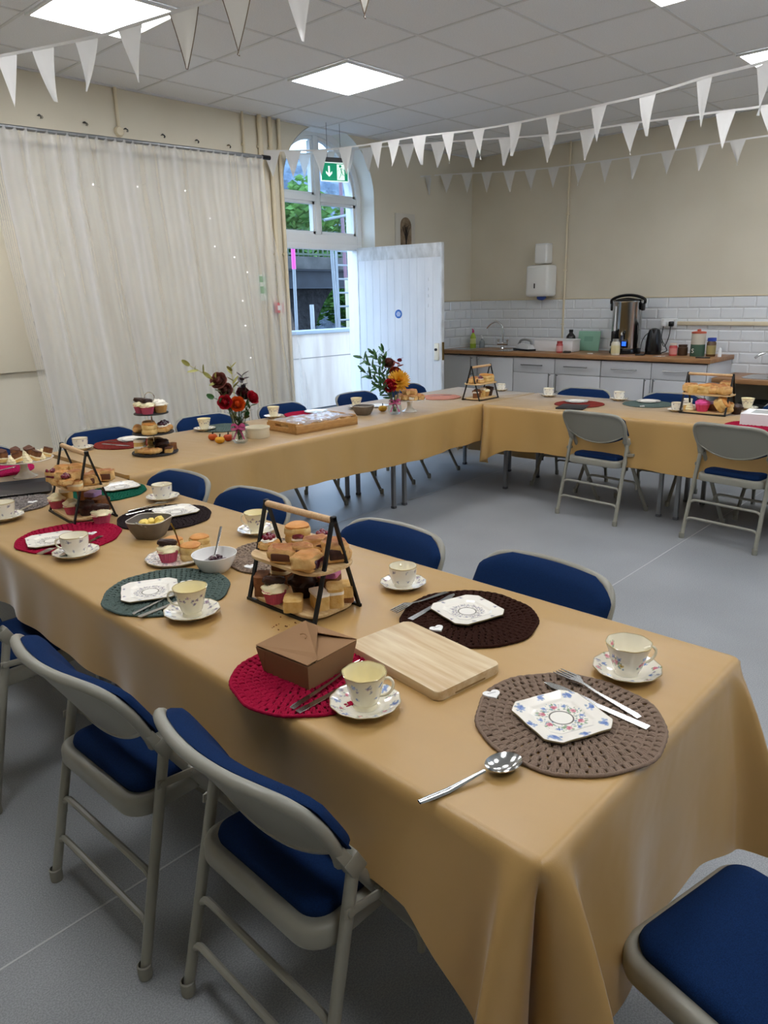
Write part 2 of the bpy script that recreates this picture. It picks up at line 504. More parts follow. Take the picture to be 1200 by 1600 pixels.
sg = B(); sg.lathe([(0, .0015), (.042, .0015), (.042, 0)], 32)
mt_ = Matrix.Translation((DW*.50, fs*.0185, 1.335)) @ Euler((PI/2, 0, 0)).to_matrix().to_4x4()
sg.xform(mt_); sgo = sg.build('fire_door_sign', M('sign blue', '#1c5fae', .4), door)
sg = B()
for k, wd in enumerate((.030, .052, .052, .036)):
    sg.box((0, .018-.012*k, .002), (wd, .005, .001))
sg.xform(mt_); sg.build('sign_text', M('sign white', '#e8eef4', .5), sgo, smooth=False)
b = B()
for z in (1.40, 1.49, 1.55, 1.64):   # little ghost brackets near the closing edge
    b.box((DW-.16, fs*.0195, z), (.09 if z in (1.40, 1.55) else .04, .004, .006)); b.box((DW-.155, fs*.021, z+.012), (.012, .006, .03), bev=.002)
b.build('bracket', DOORW, door)
# ================================================================== outside the door
struct(B().box((10, 15, -.06), (40, 18.5, .1)).build('ground', M('wet tarmac', '#4b5056', .5, var=('#3d4247', 30, 4)), smooth=False))
par = thing('parapet_wall', 'stained white rendered parapet wall with grey capping, outside the doorway', 'wall', (8, 8.1, 0))
B().box((0, 0, .53), (14, .2, 1.06)).build('render', M('stained render', '#e6d6c8', .8, var=('#cfbcae', 1.6, 6, (3, 1, .5))), par, smooth=False)
B().box((0, -.02, 1.075), (14, .3, .05), bev=.01).build('coping', M('grey capping', '#9aa3ad', .6), par)
b = B(); b.box((0, -.101, .72), (14, .006, .012)); b.build('joint_line', M('render joint', '#8f857d', .8), par, smooth=False)

STONE = M('dark masonry', '#2c2b2d', .9, var=('#151517', 3.2, 6, (1, 1, 2)), bump=(5, 1., .08))
br = thing('viaduct', 'dark stone railway bridge with steel girder deck seen through the doorway', 'bridge', (0, 14, 0))
ax, az, ar = 14.7, .1, 2.2
b = B()
arc = [(ax-ar*math.cos(PI*k/28), az+ar*math.sin(PI*k/28)) for k in range(29)]
poly = [(6, 0), (6, 2.2), (22, 2.2), (22, 0), (ax+ar, 0)] + list(reversed(arc)) + [(ax-ar, 0)]
q = poly
# fan the wall round the arch as strips
b.box(((6+ax-ar)/2, .5, 1.1), (ax-ar-6, 1, 2.2)); b.box(((22+ax+ar)/2, .5, 1.1), (22-ax-ar, 1, 2.2))
for k in range(28):
    (xa, za), (xb, zb) = arc[k], arc[k+1]
    b.prism([(xa, min(za, 2.19)), (xb, min(zb, 2.19)), (xb, 2.2), (xa, 2.2)], 0, 1, xf=lambda v: Vector((v.x, v.z, v.y)))
b.build('arch_masonry', STONE, br, smooth=False)
b = B(); b.box((14, -.05, 2.0), (18, .12, .42)); b.box((14, -.12, 1.8), (18, .3, .04)); b.box((14, -.12, 2.2), (18, .3, .04))
b.build('girder', M('girder paint', '#1a212b', .6, var=('#262f3b', 2, 3)), br, smooth=False)
b = B(); b.box((14, .4, 2.36), (18, 1.4, .28)); b.build('deck_edge', M('weathered concrete', '#5d5c5a', .85, var=('#454543', 2.5, 5)), br, smooth=False)
b = B()
for k in range(90): b.box((7+.16*k, .1, 2.82), (.03, .03, .64))
for z in (2.58, 3.1): b.box((14, .1, z), (15, .05, .05))
b.build('railing', M('green railing', '#4c5a4a', .6), br, smooth=False)

ROCK = M('blue grey cliff stone', '#8391a0', .9, var=('#59687a', 1.4, 8, (1, 1, 1.6)), bump=(2.5, 1., .15))
b = B()
def rockf(u, v):
    x, z = 8+u*24, v*(6.1+.8*u)
    return (x, 22+.5*noise.noise(Vector((x*.4, z*.5, 0)))+.25*noise.noise(Vector((x*1.5, z*1.5, 3))), z)
b.grid(rockf, 70, 26)
tag(b.build('cliff_wall', ROCK, smooth=False), 'tall blue grey stone retaining wall behind the bridge, seen through the fanlight', 'stone wall')

LEAFM = M('shrub leaf', '#6f9a4a', .7, var=('#3f6b2e', 2.2, 3), transl=.3)
TRUNK = M('shrub bark', '#5b4a38', .9)
sh = thing('shrub', 'green leafy shrub beyond the bridge', 'shrub', (12, 18.5, 0), 0, 'shrubs beyond the bridge')
b = B(); rnd = random.Random(3)
for k in range(1700):
    d = Vector((rnd.gauss(0, 1), rnd.gauss(0, 1), rnd.gauss(0, 1))).normalized()*(rnd.random()**.4)
    c = Vector((d.x*1.15, d.y*.9, 2.6+d.z*1.5))
    n_ = Vector((rnd.gauss(0, 1), rnd.gauss(0, 1), rnd.gauss(0, 1))).normalized(); t_, s_ = frame_for(n_)
    s0 = rnd.uniform(.07, .13)
    vs = [b.bm.verts.new(c+q_) for q_ in (t_*s0*1.6, s_*s0*.7+n_*.02, -t_*s0*1.2, -s_*s0*.7+n_*.02)]
    b.bm.faces.new(vs)
b.build('foliage', LEAFM, sh, smooth=False)
b = B(); b.tube([(0, 0, 0), (.05, 0, .8), (0, .05, 2.2)], [.09, .07, .03], 7)
for k in range(4): b.tube([(.03, 0, 1.0+.2*k), (.5*math.cos(k*1.7), .5*math.sin(k*1.7), 2.2+.2*k)], [.04, .015], 5)
b.build('trunk', TRUNK, sh)
for k, (x, y, z, s) in enumerate([(14.6, 19.2, 0, (1.15, 1., 1.2)), (17.1, 19.3, 0, (1.15, 1., 1.3)), (19.6, 19.1, 0, (1.15, 1., 1.22)), (14.5, 16.5, 0, (.8, .7, .6)), (16.3, 16.6, 0, (.8, .7, .64)), (18.1, 16.5, 0, (.8, .7, .6)), (22.1, 19.3, 0, (1.15, 1., 1.3)), (19.9, 16.6, 0, (.8, .7, .62))]):
    lab = 'green leafy shrub beyond the bridge, seen %s' % ('through the arch' if y < 18 else 'above the bridge railing')
    dup(sh, (x, y, z), k*1.3, lab, 'shrubs through the arch' if y < 18 else 'shrubs above the railing', s)
sh['label'] = 'green leafy shrub beyond the bridge, seen above the bridge railing'; sh['group'] = 'shrubs above the railing'

GALV = M('galvanised tube', '#8f959b', .5, metal=.3)
def pole(name, label, a, b_, r, mt, cat='pole'):
    q = B(); q.tube([a, b_], r, 12)
    return tag(q.build(name, mt, ang=50), label, cat)
a, b_ = PY(464.5, 530, 8.35), PY(457, 372, 8.35)
t = thing('scaffold_pole', 'pale scaffold pole wrapped in bright pink at its upper half, left in the doorway', 'pole', (0, 0, 0))
a0 = a + (a-b_).normalized()*1.15; a0.z = 0
q = B(); q.tube([a0, b_], .023, 12); q.build('tube', GALV, t)
q = B(); q.tube([a.lerp(b_, .70), b_ + (b_-a)*.02], .029, 12); q.build('pink_sleeve', M('pink sleeve', '#f05ab4', .5), t)
a, b_ = PY(490, 520, 8.45), PY(487, 476, 8.45); a.z = 0
pole('fence_post', 'short white post behind the parapet, in the middle of the doorway', a, b_, .032, M('white post', '#a9adb0', .6))
a, b_ = PY(546, 520, 9.3), PY(543, 434, 9.3); a.z = 0
pole('scaffold_pole', 'yellowish scaffold pole beside the ladder outside', a, b_, .05, M('yellowed tube', '#c9c4a0', .5))
lad = thing('ladder', 'grey metal ladder leaning upright outside the doorway', 'ladder', (0, 0, 0))
q = B(); l0, l1 = PY(531, 520, 8.9), PY(524, 372, 8.9); l0 = l0 + (l0-l1)*(l0.z/(l1.z-l0.z))
q.tube([l0, l1], .03, 4, flat=.5); q.build('rail', GALV, lad, smooth=False)
sx = Vector((.42, .05, 0))
q = B(); q.tube([l0+sx, l1+sx], .03, 4, flat=.5); q.build('rail', GALV, lad, smooth=False)
for k in range(11):
    p = l0.lerp(l1, (k+.6)/11.5); q = B(); q.tube([p, p+sx], .016, 6); q.build('rung', GALV, lad)
q0, q1 = PY(524, 470, 9.1), PY(517, 372, 9.1); q0 = q0 + (q0-q1)*(q0.z/(q1.z-q0.z))
pole('scaffold_pole', 'slanting grey scaffold pole crossing behind the ladder', q0, q1, .03, GALV)
a, b_ = PY(541, 380, 12.5), PY(530, 250, 12.5); a.z = 0
pole('scaffold_pole', 'reddish scaffold upright seen through the lower right pane of the fanlight', a, b_, .04, M('red tube', '#8a6a78', .6))
a, b_ = PY(510, 343, 12.2), PY(540, 337, 12.2)
pole('scaffold_rail', 'level scaffold tube seen through the lower right pane of the fanlight', a-(b_-a)*.1, b_+(b_-a)*.4, .03, GALV)

# upper outer wall above the door, unseen, added to shade the yard
struct(B().box((4, 5.66, 6.1), (26, .3, 5.9)).build('wall_outside', M('outer masonry', '#8a8a88', .9), smooth=False))
# ================================================================== kitchen
KX = RX1
WT = .935
t0 = B()
def tiles(b, y0, y1, z0, z1, xf):
    tw, th_, r = .2, .1, 0
    z = z1
    while z > z0+.01:
        zb = max(z0, z-th_)
        y = y0 - (tw/2 if r % 2 else 0)
        while y < y1-.005:
            a, c = max(y, y0), min(y+tw, y1)
            if c-a > .02:
                g_ = .0015; e = .012
                lo = [(a+g_, zb+g_), (c-g_, zb+g_), (c-g_, z-g_), (a+g_, z-g_)]
                hi = [(a+e, zb+e), (c-e, zb+e), (c-e, z-e), (a+e, z-e)] if c-a > .03 and z-zb > .03 else lo
                b.rings([[xf(p[0], p[1], .002) for p in lo], [xf(p[0], p[1], .0075) for p in hi]], True, False, True)
            y += tw
        z = zb; r += 1
tiles(t0, 1.2, RY1, .76, 1.455, lambda y, z, d: (KX-.004-d, y, z))
tiles(t0, 6.1, KX-.005, .93, 1.455, lambda y, z, d: (y, RY1-.004-d, z))
TIL = M('glazed white tile', '#dfe3e6', .12, coat=.3)
struct(t0.build('trim_6', TIL, smooth=False))
b = B(); b.box((KX-.003, 3.28, 1.1), (.006, 4.16, .72)); b.box((6.7, RY1-.003, 1.19), (1.22, .006, .53))
struct(b.build('trim_7', M('grout', '#c2c4c2', .8), smooth=False))
b = B(); b.box((KX-.008, 3.28, 1.462), (.014, 4.16, .012), bev=.003); b.box((6.7, RY1-.008, 1.462), (1.2, .014, .012), bev=.003)
struct(b.build('trim_8', CREAMTRIM))

CF = 6.73
def bar_handle(parent, y, z, vert=False, ln=.2):
    b = B()
    if vert:
        b.tube([(-.03, 0, -ln/2), (-.03, 0, ln/2)], .006, 8)
        for s in (-1, 1): b.tube([(0, 0, s*ln*.42), (-.03, 0, s*ln*.42)], .005, 8)
    else:
        b.tube([(-.03, -ln/2, 0), (-.03, ln/2, 0)], .006, 8)
        for s in (-1, 1): b.tube([(0, s*ln*.42, 0), (-.03, s*ln*.42, 0)], .005, 8)
    b.xform(Matrix.Translation((-.012, y, z)))
    b.build('handle', BRUSH, parent)
def cabinet(y0, y1, label, kind, hside=0):
    yc, w_ = (y0+y1)/2, y1-y0
    t = thing('base_cabinet', label, 'cabinet', (CF, yc, 0), 0, 'grey kitchen base cabinets')
    b = B(); b.box((.29, 0, .515), (.54, w_-.004, .73)); b.box((.32, 0, .075), (.46, w_-.004, .15)); b.build('carcass', MELAM, t, smooth=False)
    if kind == 'sink':
        for s in (-1, 1):
            d = B().box((.009, s*w_/4, .51), (.018, w_/2-.004, .72), bev=.002).build('door', UNIT, t)
            bar_handle(d, s*.045, .77, True)
    else:
        d = B().box((.009, 0, .807), (.018, w_-.004, .15), bev=.002).build('drawer', UNIT, t)
        bar_handle(d, 0, .812, False, .255)
        d = B().box((.009, 0, .435), (.018, w_-.004, .585), bev=.002).build('door', UNIT, t)
        bar_handle(d, hside*(w_/2-.04), .64, True, .19)
cabinet(4.375, RY1-.03, 'grey sink cabinet with two doors in the corner beside the open door', 'sink')
cabinet(3.88, 4.372, 'grey drawer cabinet directly under the towel dispenser', 'd', -1)
cabinet(3.377, 3.877, 'grey drawer cabinet under the dark bottle and the green folder', 'd', 1)
cabinet(2.873, 3.374, 'grey drawer cabinet below the hot water urn and kettle', 'd', -1)
cabinet(2.37, 2.87, 'grey drawer cabinet at the end of the worktop, below the canister', 'd', 1)
b = B(); b.box((CF+.28, 2.358, .447), (.56, .018, .893), bev=.002); tag(b.build('end_panel', UNIT), 'grey end panel closing the cabinet run beside the lower sink', 'panel')
b = B(); b.box((7.0, 3.845, WT-.02), (.615, 3.02, .04), bev=.006); 
wt = tag(b.build('worktop', WORKT), 'wood effect worktop along the tiled wall', 'worktop')

# sink and tap in the corner of the worktop
sk = thing('kitchen_sink', 'stainless sink bowl let into the corner of the worktop', 'sink', (7.0, 4.85, WT))
b = B()
def ringp(w_, d_, r, z): return [(p[0], p[1], z) for p in rrect(w_, d_, r, 5)]
b.rings([ringp(.46, .8, .05, .001), ringp(.46, .8, .05, .004), ringp(.40, .42, .06, .004), ringp(.36, .38, .06, -.018), ringp(.34, .36, .05, -.019)], True, False, True)
b.build('basin', STEEL, sk)
def tap(name, label, loc, rz, h=.2, reach=.2):
    t = thing(name, label, 'tap', loc, rz)
    b = B(); b.box((0, 0, .05), (.04, .14, .03), bev=.012); b.lathe([(.028, 0), (.026, .012), (.016, .02), (.014, .06)], 16); b.build('tap_body', CHROME, t)
    b = B(); pts = catmull([(0, 0, .06), (0, 0, h*.7), (0, .02, h*.95), (0, .09, h*1.08), (0, reach*.75, h*1.0), (0, reach, h*.82)], 6)
    b.tube(pts, .011, 10); b.build('spout', CHROME, t)
    for s in (-1, 1):
        b = B(); b.lathe([(.012, .06), (.012, .08), (.022, .085), (.022, .1), (0, .103)], 12, (0, s*.06, 0)); b.build('tap_handle', CHROME, t)
tap('kitchen_tap', 'chrome swan neck mixer tap over the corner sink', P(778, 543, WT)*.0+V(7.16, 4.80, WT), 0, .27, .22)

# items on the worktop
def onW(px, py):
    p = P(px, py, WT); p.x = min(p.x, 7.17)
    return p
def kpos(px, x):      # point on the worktop plane at depth x under a photo column
    lo, hi = 2.0, 5.3
    for _ in range(40):
        mid = (lo+hi)/2
        d = V(x, mid, WT)-EYE; u_ = 600+F_PX*d.dot(RIGHT)/d.dot(FWD)
        if u_ > px: lo = mid
        else: hi = mid
    return V(x, (lo+hi)/2, WT)
t = thing('soap_bottle', 'green washing up liquid bottle with pink cap in the corner', 'bottle', kpos(739, 7.2))
b = B(); b.lathe([(0, 0), (.034, 0), (.036, .03), (.03, .075), (.034, .11), (.022, .145), (.012, .155), (.012, .165), (0, .165)], 18); b.build('body', M('green soap', '#a8bf3c', .25), t)
b = B(); b.lathe([(.014, .165), (.013, .19), (.006, .195), (.006, .205), (0, .206)], 12); b.tube([(0, 0, .19), (-.02, 0, .21)], .006, 6); b.build('cap', M('pink cap', '#c83f78', .4), t)
b = B(); b.lathe([(.0365, .04), (.0325, .072), (.0345, .1)], 18); b.build('label_band', M('soap label', '#d8e08a', .5), t)
t = thing('hand_soap_bottle', 'small clear soap bottle next to the green bottle', 'bottle', kpos(753, 7.2))
b = B(); b.lathe([(0, 0), (.028, 0), (.03, .02), (.028, .07), (.012, .085), (.012, .1), (0, .1)], 14); b.build('body', M('pale soap', '#9aa3a8', .2), t)
b = B(); b.lathe([(.014, .1), (.014, .115), (.004, .118), (.004, .135), (0, .135)], 10); b.tube([(0, 0, .132), (-.03, 0, .13)], .005, 6); b.build('pump', WHITE, t)
t = thing('steam_iron', 'pale grey steam iron lying on the worktop beside the white box', 'iron', kpos(820, 6.98), 1.3)
b = B(); b.rings([[(x*(.19-.0*z), y*(.075 if True else 1), z) for (x, y) in [(1, 0), (.6, .55), (0, .95), (-.7, 1), (-.85, 0), (-.7, -1), (0, -.95), (.6, -.55)]] for z in (.0, .02)]); b.build('soleplate', DARKMET, t)
b = B(); b.rings([[(k*x*.16-.01, k*y*.065, z) for (x, y) in [(1, 0), (.6, .55), (0, .95), (-.7, 1), (-.85, 0), (-.7, -1), (0, -.95), (.6, -.55)]] for (k, z) in ((1, .02), (.95, .045), (.7, .07))]); b.build('housing', M('iron plastic', '#c9cbca', .35), t)
b = B(); b.tube(catmull([(-.1, 0, .06), (-.09, 0, .1), (-.02, 0, .115), (.06, 0, .105), (.1, 0, .06)], 6), .014, 8); b.build('handle', M('grey plastic', '#8a8d8c', .4), t)
t = thing('storage_box', 'white lidded box under the towel dispenser', 'box', kpos(848, 7.0), 0)
p0, p1 = kpos(838, 7.0), kpos(890, 6.9)
t.location = (7.03, (p0.y+p1.y)/2, WT); wd = abs(p0.y-p1.y)
b = B(); b.box((0, 0, .055), (.16, wd, .11), bev=.006); b.build('body', M('white plastic', '#e4e3e2', .4), t)
b = B(); b.box((0, 0, .118), (.168, wd+.008, .018), bev=.005); b.build('lid', M('lid plastic', '#d7d8d8', .4), t)
def jar(name, label, loc, r, h, body, lidc, lr=None, extra=None, cat='jar'):
    t = thing(name, label, cat, loc)
    b = B(); b.lathe([(0, 0), (r*.95, 0), (r, .008), (r, h*.72), (r*.82, h*.8), (r*.8, h*.84), (0, h*.84)], 20); b.build('body', body, t)
    b = B(); b.lathe([((lr or r*.86), h*.82), ((lr or r*.86), h*.98), ((lr or r*.86)*.9, h), (0, h)], 20); b.build('lid', lidc, t)
    if extra:
        b = B(); b.lathe([(r*1.01, h*.12), (r*1.012, h*.6)], 20); b.build('label_band', extra, t)
    return t
RED = M('red jar', '#b5413f', .3); BROWN = M('brown jar', '#4a3527', .3); CLEARJ = M('pale jar', '#d9d3bd', .25)
jar('jam_jar', 'red jar standing in front of the white box', kpos(874, 6.85), .033, .115, RED, M('red lid', '#a63734', .35), None, M('pink label', '#d89a96', .5))
t = thing('squash_bottle', 'dark cordial bottle with black cap left of the green folder', 'bottle', kpos(891, 7.16))
b = B(); b.lathe([(0, 0), (.048, 0), (.05, .02), (.05, .12), (.045, .15), (.02, .18), (.018, .19), (0, .19)], 18); b.build('body', M('dark cordial', '#1d1618', .15), t)
b = B(); b.lathe([(.022, .19), (.022, .215), (0, .216)], 14); b.build('cap', BLACKP, t)
b = B(); b.lathe([(.0507, .04), (.0507, .11)], 18); b.build('label_band', M('cordial label', '#5c4a52', .5), t)
t = thing('folder', 'mint green ring folder leaning against the tiles', 'folder', kpos(918, 7.2), 0)
b = B(); b.box((0, 0, .1), (.012, .245, .2), bev=.002); b.build('cover', M('mint card', '#8fbfa6', .55), t)
b = B(); b.box((-.0068, 0, .12), (.001, .1, .05)); b.build('label', M('mint label', '#7fae97', .6), t, smooth=False)
t.rotation_euler = (0, .16, 0); t.location.x = 7.2; t.location.z += .001
# hot water urn
t = thing('water_urn', 'tall stainless hot water urn with black lid and tap', 'urn', kpos(976, 7.05))
b = B(); b.lathe([(.135, .05), (.138, .06), (.138, .48), (.142, .485), (.142, .495), (.12, .505), (0, .51)], 40); b.build('tank', STEEL, t)
b = B(); b.lathe([(0, 0), (.145, 0), (.15, .012), (.14, .05), (0, .05)], 40); b.build('base', BLACKP, t)
b = B()
b.tube(catmull([(0, .17, .47), (0, .165, .51), (0, .09, .54), (0, 0, .55), (0, -.09, .54), (0, -.165, .51), (0, -.17, .47)], 6), .014, 8)
b.lathe([(.14, .497), (.13, .51), (.05, .525), (0, .53)], 32); b.box((0, .155, .44), (.05, .03, .07), bev=.01); b.box((0, -.155, .44), (.05, .03, .07), bev=.01)
b.build('lid', BLACKP, t)
b = B(); b.tube([(-.145, .05, .12), (-.145, .05, .45)], .009, 10); b.build('sight_tube', M('gauge glass', '#d8dadb', .1), t)
b = B(); b.box((-.15, .05, .17), (.05, .045, .10), bev=.01); b.tube([(-.15, .05, .13), (-.2, .05, .12), (-.205, .05, .08)], .012, 8); b.build('spigot', BLACKP, t)
b = B(); b.box((-.137, -.055, .095), (.02, .07, .07), bev=.006); b.build('control_panel', BLACKP, t)
b = B(); b.box((-.149, -.055, .10), (.004, .04, .04)); b.build('display', M('blue display', '#2050e0', .3, emit='#2a63ff', estr=1.2), t, smooth=False)
b = B(); b.tube([(-.14, -.05, .14), (-.15, -.05, .20)], .007, 8); b.box((-.15, -.05, .2), (.018, .03, .02), bev=.004); b.build('switch', BLACKP, t)
jar('glass_jar', 'pale glass jar standing in front of the urn', kpos(961, 6.82), .042, .15, CLEARJ, M('steel lid', '#a9a7a0', .3, metal=.6), .03, M('cream label', '#d2c89b', .5))
# kettle
t = thing('kettle', 'glossy black jug kettle on the worktop', 'kettle', kpos(1020, 7.05), 1.9)
b = B()
b.rings([[(.072*k*math.cos(a_), .082*k*math.sin(a_)-off, z) for a_ in [2*PI*i/24 for i in range(24)]] for (k, off, z) in ((1.02, 0, .012), (1.05, 0, .04), (.98, 0, .12), (.85, -.004, .19), (.66, -.008, .23), (.3, -.01, .243), (.05, -.01, .245))])
b.build('jug', BLACKP, t)
b = B(); b.lathe([(0, 0), (.08, 0), (.08, .012), (0, .012)], 24); b.build('base', BLACKP, t)
b = B(); b.tube(catmull([(0, -.045, .225), (0, -.10, .21), (0, -.115, .13), (0, -.085, .06)], 6), .013, 8); b.build('handle', BLACKP, t)
b = B(); b.rings([[(-.02, .05, .19), (.02, .05, .19), (0, .075, .2)], [(-.025, .045, .23), (.025, .045, .23), (0, .085, .235)]]); b.build('spout', BLACKP, t)
jar('sauce_jar', 'red jar beside the black kettle', kpos(1051, 6.95), .037, .115, RED, M('pale lid', '#c9b9ad', .4), None, M('cream band', '#c9827a', .5))
jar('coffee_jar', 'short dark jar with white lettering next to the canister', kpos(1066, 7.02), .045, .1, BROWN, BROWN, .04)
# sugar canister with its letter
t = thing('canister', 'cream and green canister with red lid marked S', 'canister', kpos(1089, 7.0))
b = B(); b.lathe([(.062, .105), (.062, .2), (.058, .205), (0, .205)], 28); b.build('body', M('canister cream', '#b9b09f', .4), t)
b = B(); b.lathe([(0, 0), (.062, 0), (.063, .004), (.063, .105), (.062, .106)], 28); b.build('lower_band', M('canister green', '#3f5a48', .45), t)
b = B(); b.lathe([(.064, .203), (.064, .216), (.04, .222), (0, .223)], 28); b.box((0, 0, .23), (.05, .02, .02), bev=.005); b.build('lid', M('canister lid', '#c0583f', .45), t)
cu = bpy.data.curves.new('letter', 'FONT'); cu.body = 'S'; cu.size = .055; cu.extrude = .0008; cu.align_x = 'CENTER'
lt = bpy.data.objects.new('letter_curve', cu); C.objects.link(lt); bpy.context.view_layer.update()
me = bpy.data.meshes.new_from_object(lt.evaluated_get(bpy.context.evaluated_depsgraph_get())); bpy.data.objects.remove(lt); me.name = 'letter'
lo = bpy.data.objects.new('letter', me); C.objects.link(lo); lo.parent = t; lo.location = (-.0645, .02, .032); lo.rotation_euler = (PI/2, 0, -PI/2-.15); me.materials.clear(); me.materials.append(M('letter white', '#e5e5da', .5))
jar('coffee_jar', 'glass coffee jar with bright blue lid', kpos(1110, 7.02), .04, .165, M('instant coffee', '#5a4028', .2), M('blue lid', '#27409a', .4), .038, M('gold label', '#9c8c5a', .4))
t = thing('salt_shaker', 'tiny white shaker at the end of the worktop', 'shaker', kpos(1124, 7.0))
b = B(); b.lathe([(0, 0), (.016, 0), (.018, .03), (.012, .055), (.013, .065), (.006, .08), (0, .082)], 12); b.build('body', WHITE, t)
def small(name, label, px, x, size, mt, cat, rz=0.):
    p = kpos(px, x); b = B(); b.box((0, 0, size[2]/2), size, bev=min(size)*.3)
    return tag(b.build(name, mt), label, cat, None, p, rz)
small('phone', 'black phone lying flat at the end of the worktop', 1098, 6.8, (.05, .12, .01), BLACKP, 'phone', .3)
small('teaspoon_rest', 'small steel teaspoon lying in front of the kettle', 1030, 6.8, (.02, .11, .006), STEEL, 'spoon', .4)
small('teabag_wrapper', 'scrap of white wrapper on the worktop under the green folder', 922, 6.85, (.03, .05, .006), WHITE, 'wrapper', .7)
small('lid', 'dark flat lid by the base of the kettle', 1000, 6.86, (.06, .08, .012), BLACKP, 'lid', .1)
small('sponge', 'dark sponge in front of the red jar and white box', 886, 6.83, (.05, .07, .02), M('dark sponge', '#4a4440', .9), 'sponge', .1)

# wall fittings over the worktop
t = thing('towel_dispenser', 'white paper towel dispenser fixed above the tiles', 'dispenser', (KX, 4.36, 1.49))
b = B(); b.box((-.10, 0, .16), (.2, .27, .32), bev=.03, seg=3); b.build('housing', M('dispenser plastic', '#e9e8e2', .35), t)
b = B(); b.box((-.202, .02, .11), (.004, .012, .05), bev=.001); b.build('sight_slot', BLACKP, t)
b = B(); b.ico((-.1, -.01, -.01), (.05, .05, .03), 2, .2); b.build('paper_tail', M('blue paper', '#3a55a8', .8), t)
t = thing('soap_dispenser', 'narrow white box on the wall directly over the towel dispenser', 'dispenser', (KX, 4.36, 1.825))
b = B(); b.box((-.07, 0, .10), (.13, .15, .2), bev=.02, seg=3); b.build('housing', MATS['dispenser plastic'], t)
b = B(); b.box((-.07, 0, .196), (.12, .14, .012), bev=.005); b.build('lid', WHITE, t)
b = B(); b.tube([(KX-.015, 4.126, 1.0), (KX-.015, 4.126, CEIL)], .011, 10)
for z in (1.2, 1.75, 2.3): b.box((KX-.015, 4.126, z), (.03, .035, .012), bev=.003)
tag(b.build('wall_pipe', CREAMTRIM), 'cream pipe running down the kitchen wall beside the dispenser', 'pipe')
t = thing('power_socket', 'white double socket above the kettle with black plug', 'socket', (KX-.012, 2.965, 1.215))
b = B(); b.box((-.014, 0, 0), (.032, .155, .09), bev=.005); b.build('face_plate', WHITE, t)
b = B()
for s in (-1, 1):
    b.box((-.0305, s*.055, .025), (.004, .016, .022), bev=.001)
b.build('rocker_switch', M('switch white', '#d8d8d4', .4), t)
for s, rr in ((-1, 1), (1, 0)):
    pg = B(); pg.box((-.05, s*.036, -.005), (.04, .048, .048), bev=.01); pg.build('plug', BLACKP if s < 0 else WHITE, t)
def cord(name, label, pts, r, mt): 
    q = B(); q.tube(catmull(pts, 8), r, 6); return tag(q.build(name, mt), label, 'cable')
cord('black_flex', 'black flex looping from the socket to the kettle', [(7.235, 2.93, 1.2), (7.22, 2.93, 1.1), (7.2, 2.96, 1.0), (7.2, 3.0, 1.06), (7.18, 3.06, 1.12), (7.16, 3.12, 1.12), (7.14, 3.16, 1.05), (7.13, 3.17, .945)], .004, BLACKP)
cord('black_flex', 'second black flex hanging from the socket down behind the jars', [(7.235, 3.0, 1.19), (7.215, 3.0, 1.08), (7.2, 2.95, 1.0), (7.19, 2.93, .96), (7.19, 2.98, .941)], .004, BLACKP)
b = B(); b.box((KX-.02, 2.42, 1.215), (.03, .93, .035), bev=.004); b.box((KX-.02, 1.975, .98), (.03, .04, .5), bev=.004)
tag(b.build('cable_trunking', CREAMTRIM), 'cream cable trunking running from the socket to the right', 'trunking')

# lower sink counter beyond the end panel
t = thing('sink_counter', 'low wood effect counter with inset sink to the right of the cabinets', 'counter', (7.005, 1.72, 0))
b = B(); b.box((0, 0, .755), (.58, 1.2, .04), bev=.005); b.build('counter_top', WORKT, t)
b = B(); b.rings([[(p[0]-.02, p[1]-.05, z) for p in rrect(.44, .9, .12, 6)] for z in (.775, .780)], True, False, False)
b.rings([[(p[0]*k-.02, p[1]*k-.05, z) for p in rrect(.44, .9, .12, 6)] for (k, z) in ((1, .780), (.93, .781), (.88, .776))], True, False, True); b.build('sink_bowl', STEEL, t)
for y in (.5, -.5):
    b = B(); b.box((-.2, y, .37), (.05, .05, .73)); b.build('leg', MELAM, t, smooth=False)
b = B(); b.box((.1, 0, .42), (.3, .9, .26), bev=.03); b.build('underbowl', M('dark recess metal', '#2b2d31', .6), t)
b = B(); b.tube(catmull([(-.12, -.02, .7), (-.12, -.02, .55), (-.1, -.02, .4), (0, .05, .36), (.1, .05, .36)], 6), .03, 10); b.build('waste_pipe', M('grey waste pipe', '#8f9298', .5), t)
b = B(); b.box((-.2, .1, .30), (.05, 1.05, .5)); b.build('recess_shade_panel', M('recess shade black', '#1c1e22', .7), t, smooth=False)  # near-black sheet painting the shade of the open space under the counter
tap('kitchen_tap', 'chrome tap at the right edge over the low sink', (7.2, 1.93, .78), .6, .18, .2)

# ================================================================== left wall: curtain, pipes, board ...
b = B(); b.box((1.5, RY1-.015, 1.56), (1.54, .03, .98), bev=.006)
tag(b.build('notice_board', M('cream board', '#d8cfb8', .7)), 'cream board on the wall behind the curtain edge', 'board')
t = thing('curtain_rod', 'grey metal rod carrying the sheer curtain', 'rod', (0, 5.2, 0))
b = B(); b.tube([(.2, 0, 2.55), (4.2, 0, 2.642)], .014, 12); b.build('pole', M('rod grey', '#8e9091', .35, metal=.7), t)
b = B(); b.tube([(4.19, 0, 2.642), (4.27, 0, 2.643)], .018, 12); b.build('end_cap', BLACKP, t)
for x in (1., 2.9, 4.1): b = B(); b.tube([(x, 0, 2.57+.023*x*.98-.02), (x, .155, 2.57+.023*x*.98-.02)], .008, 8); b.build('bracket', MATS['rod grey'], t)

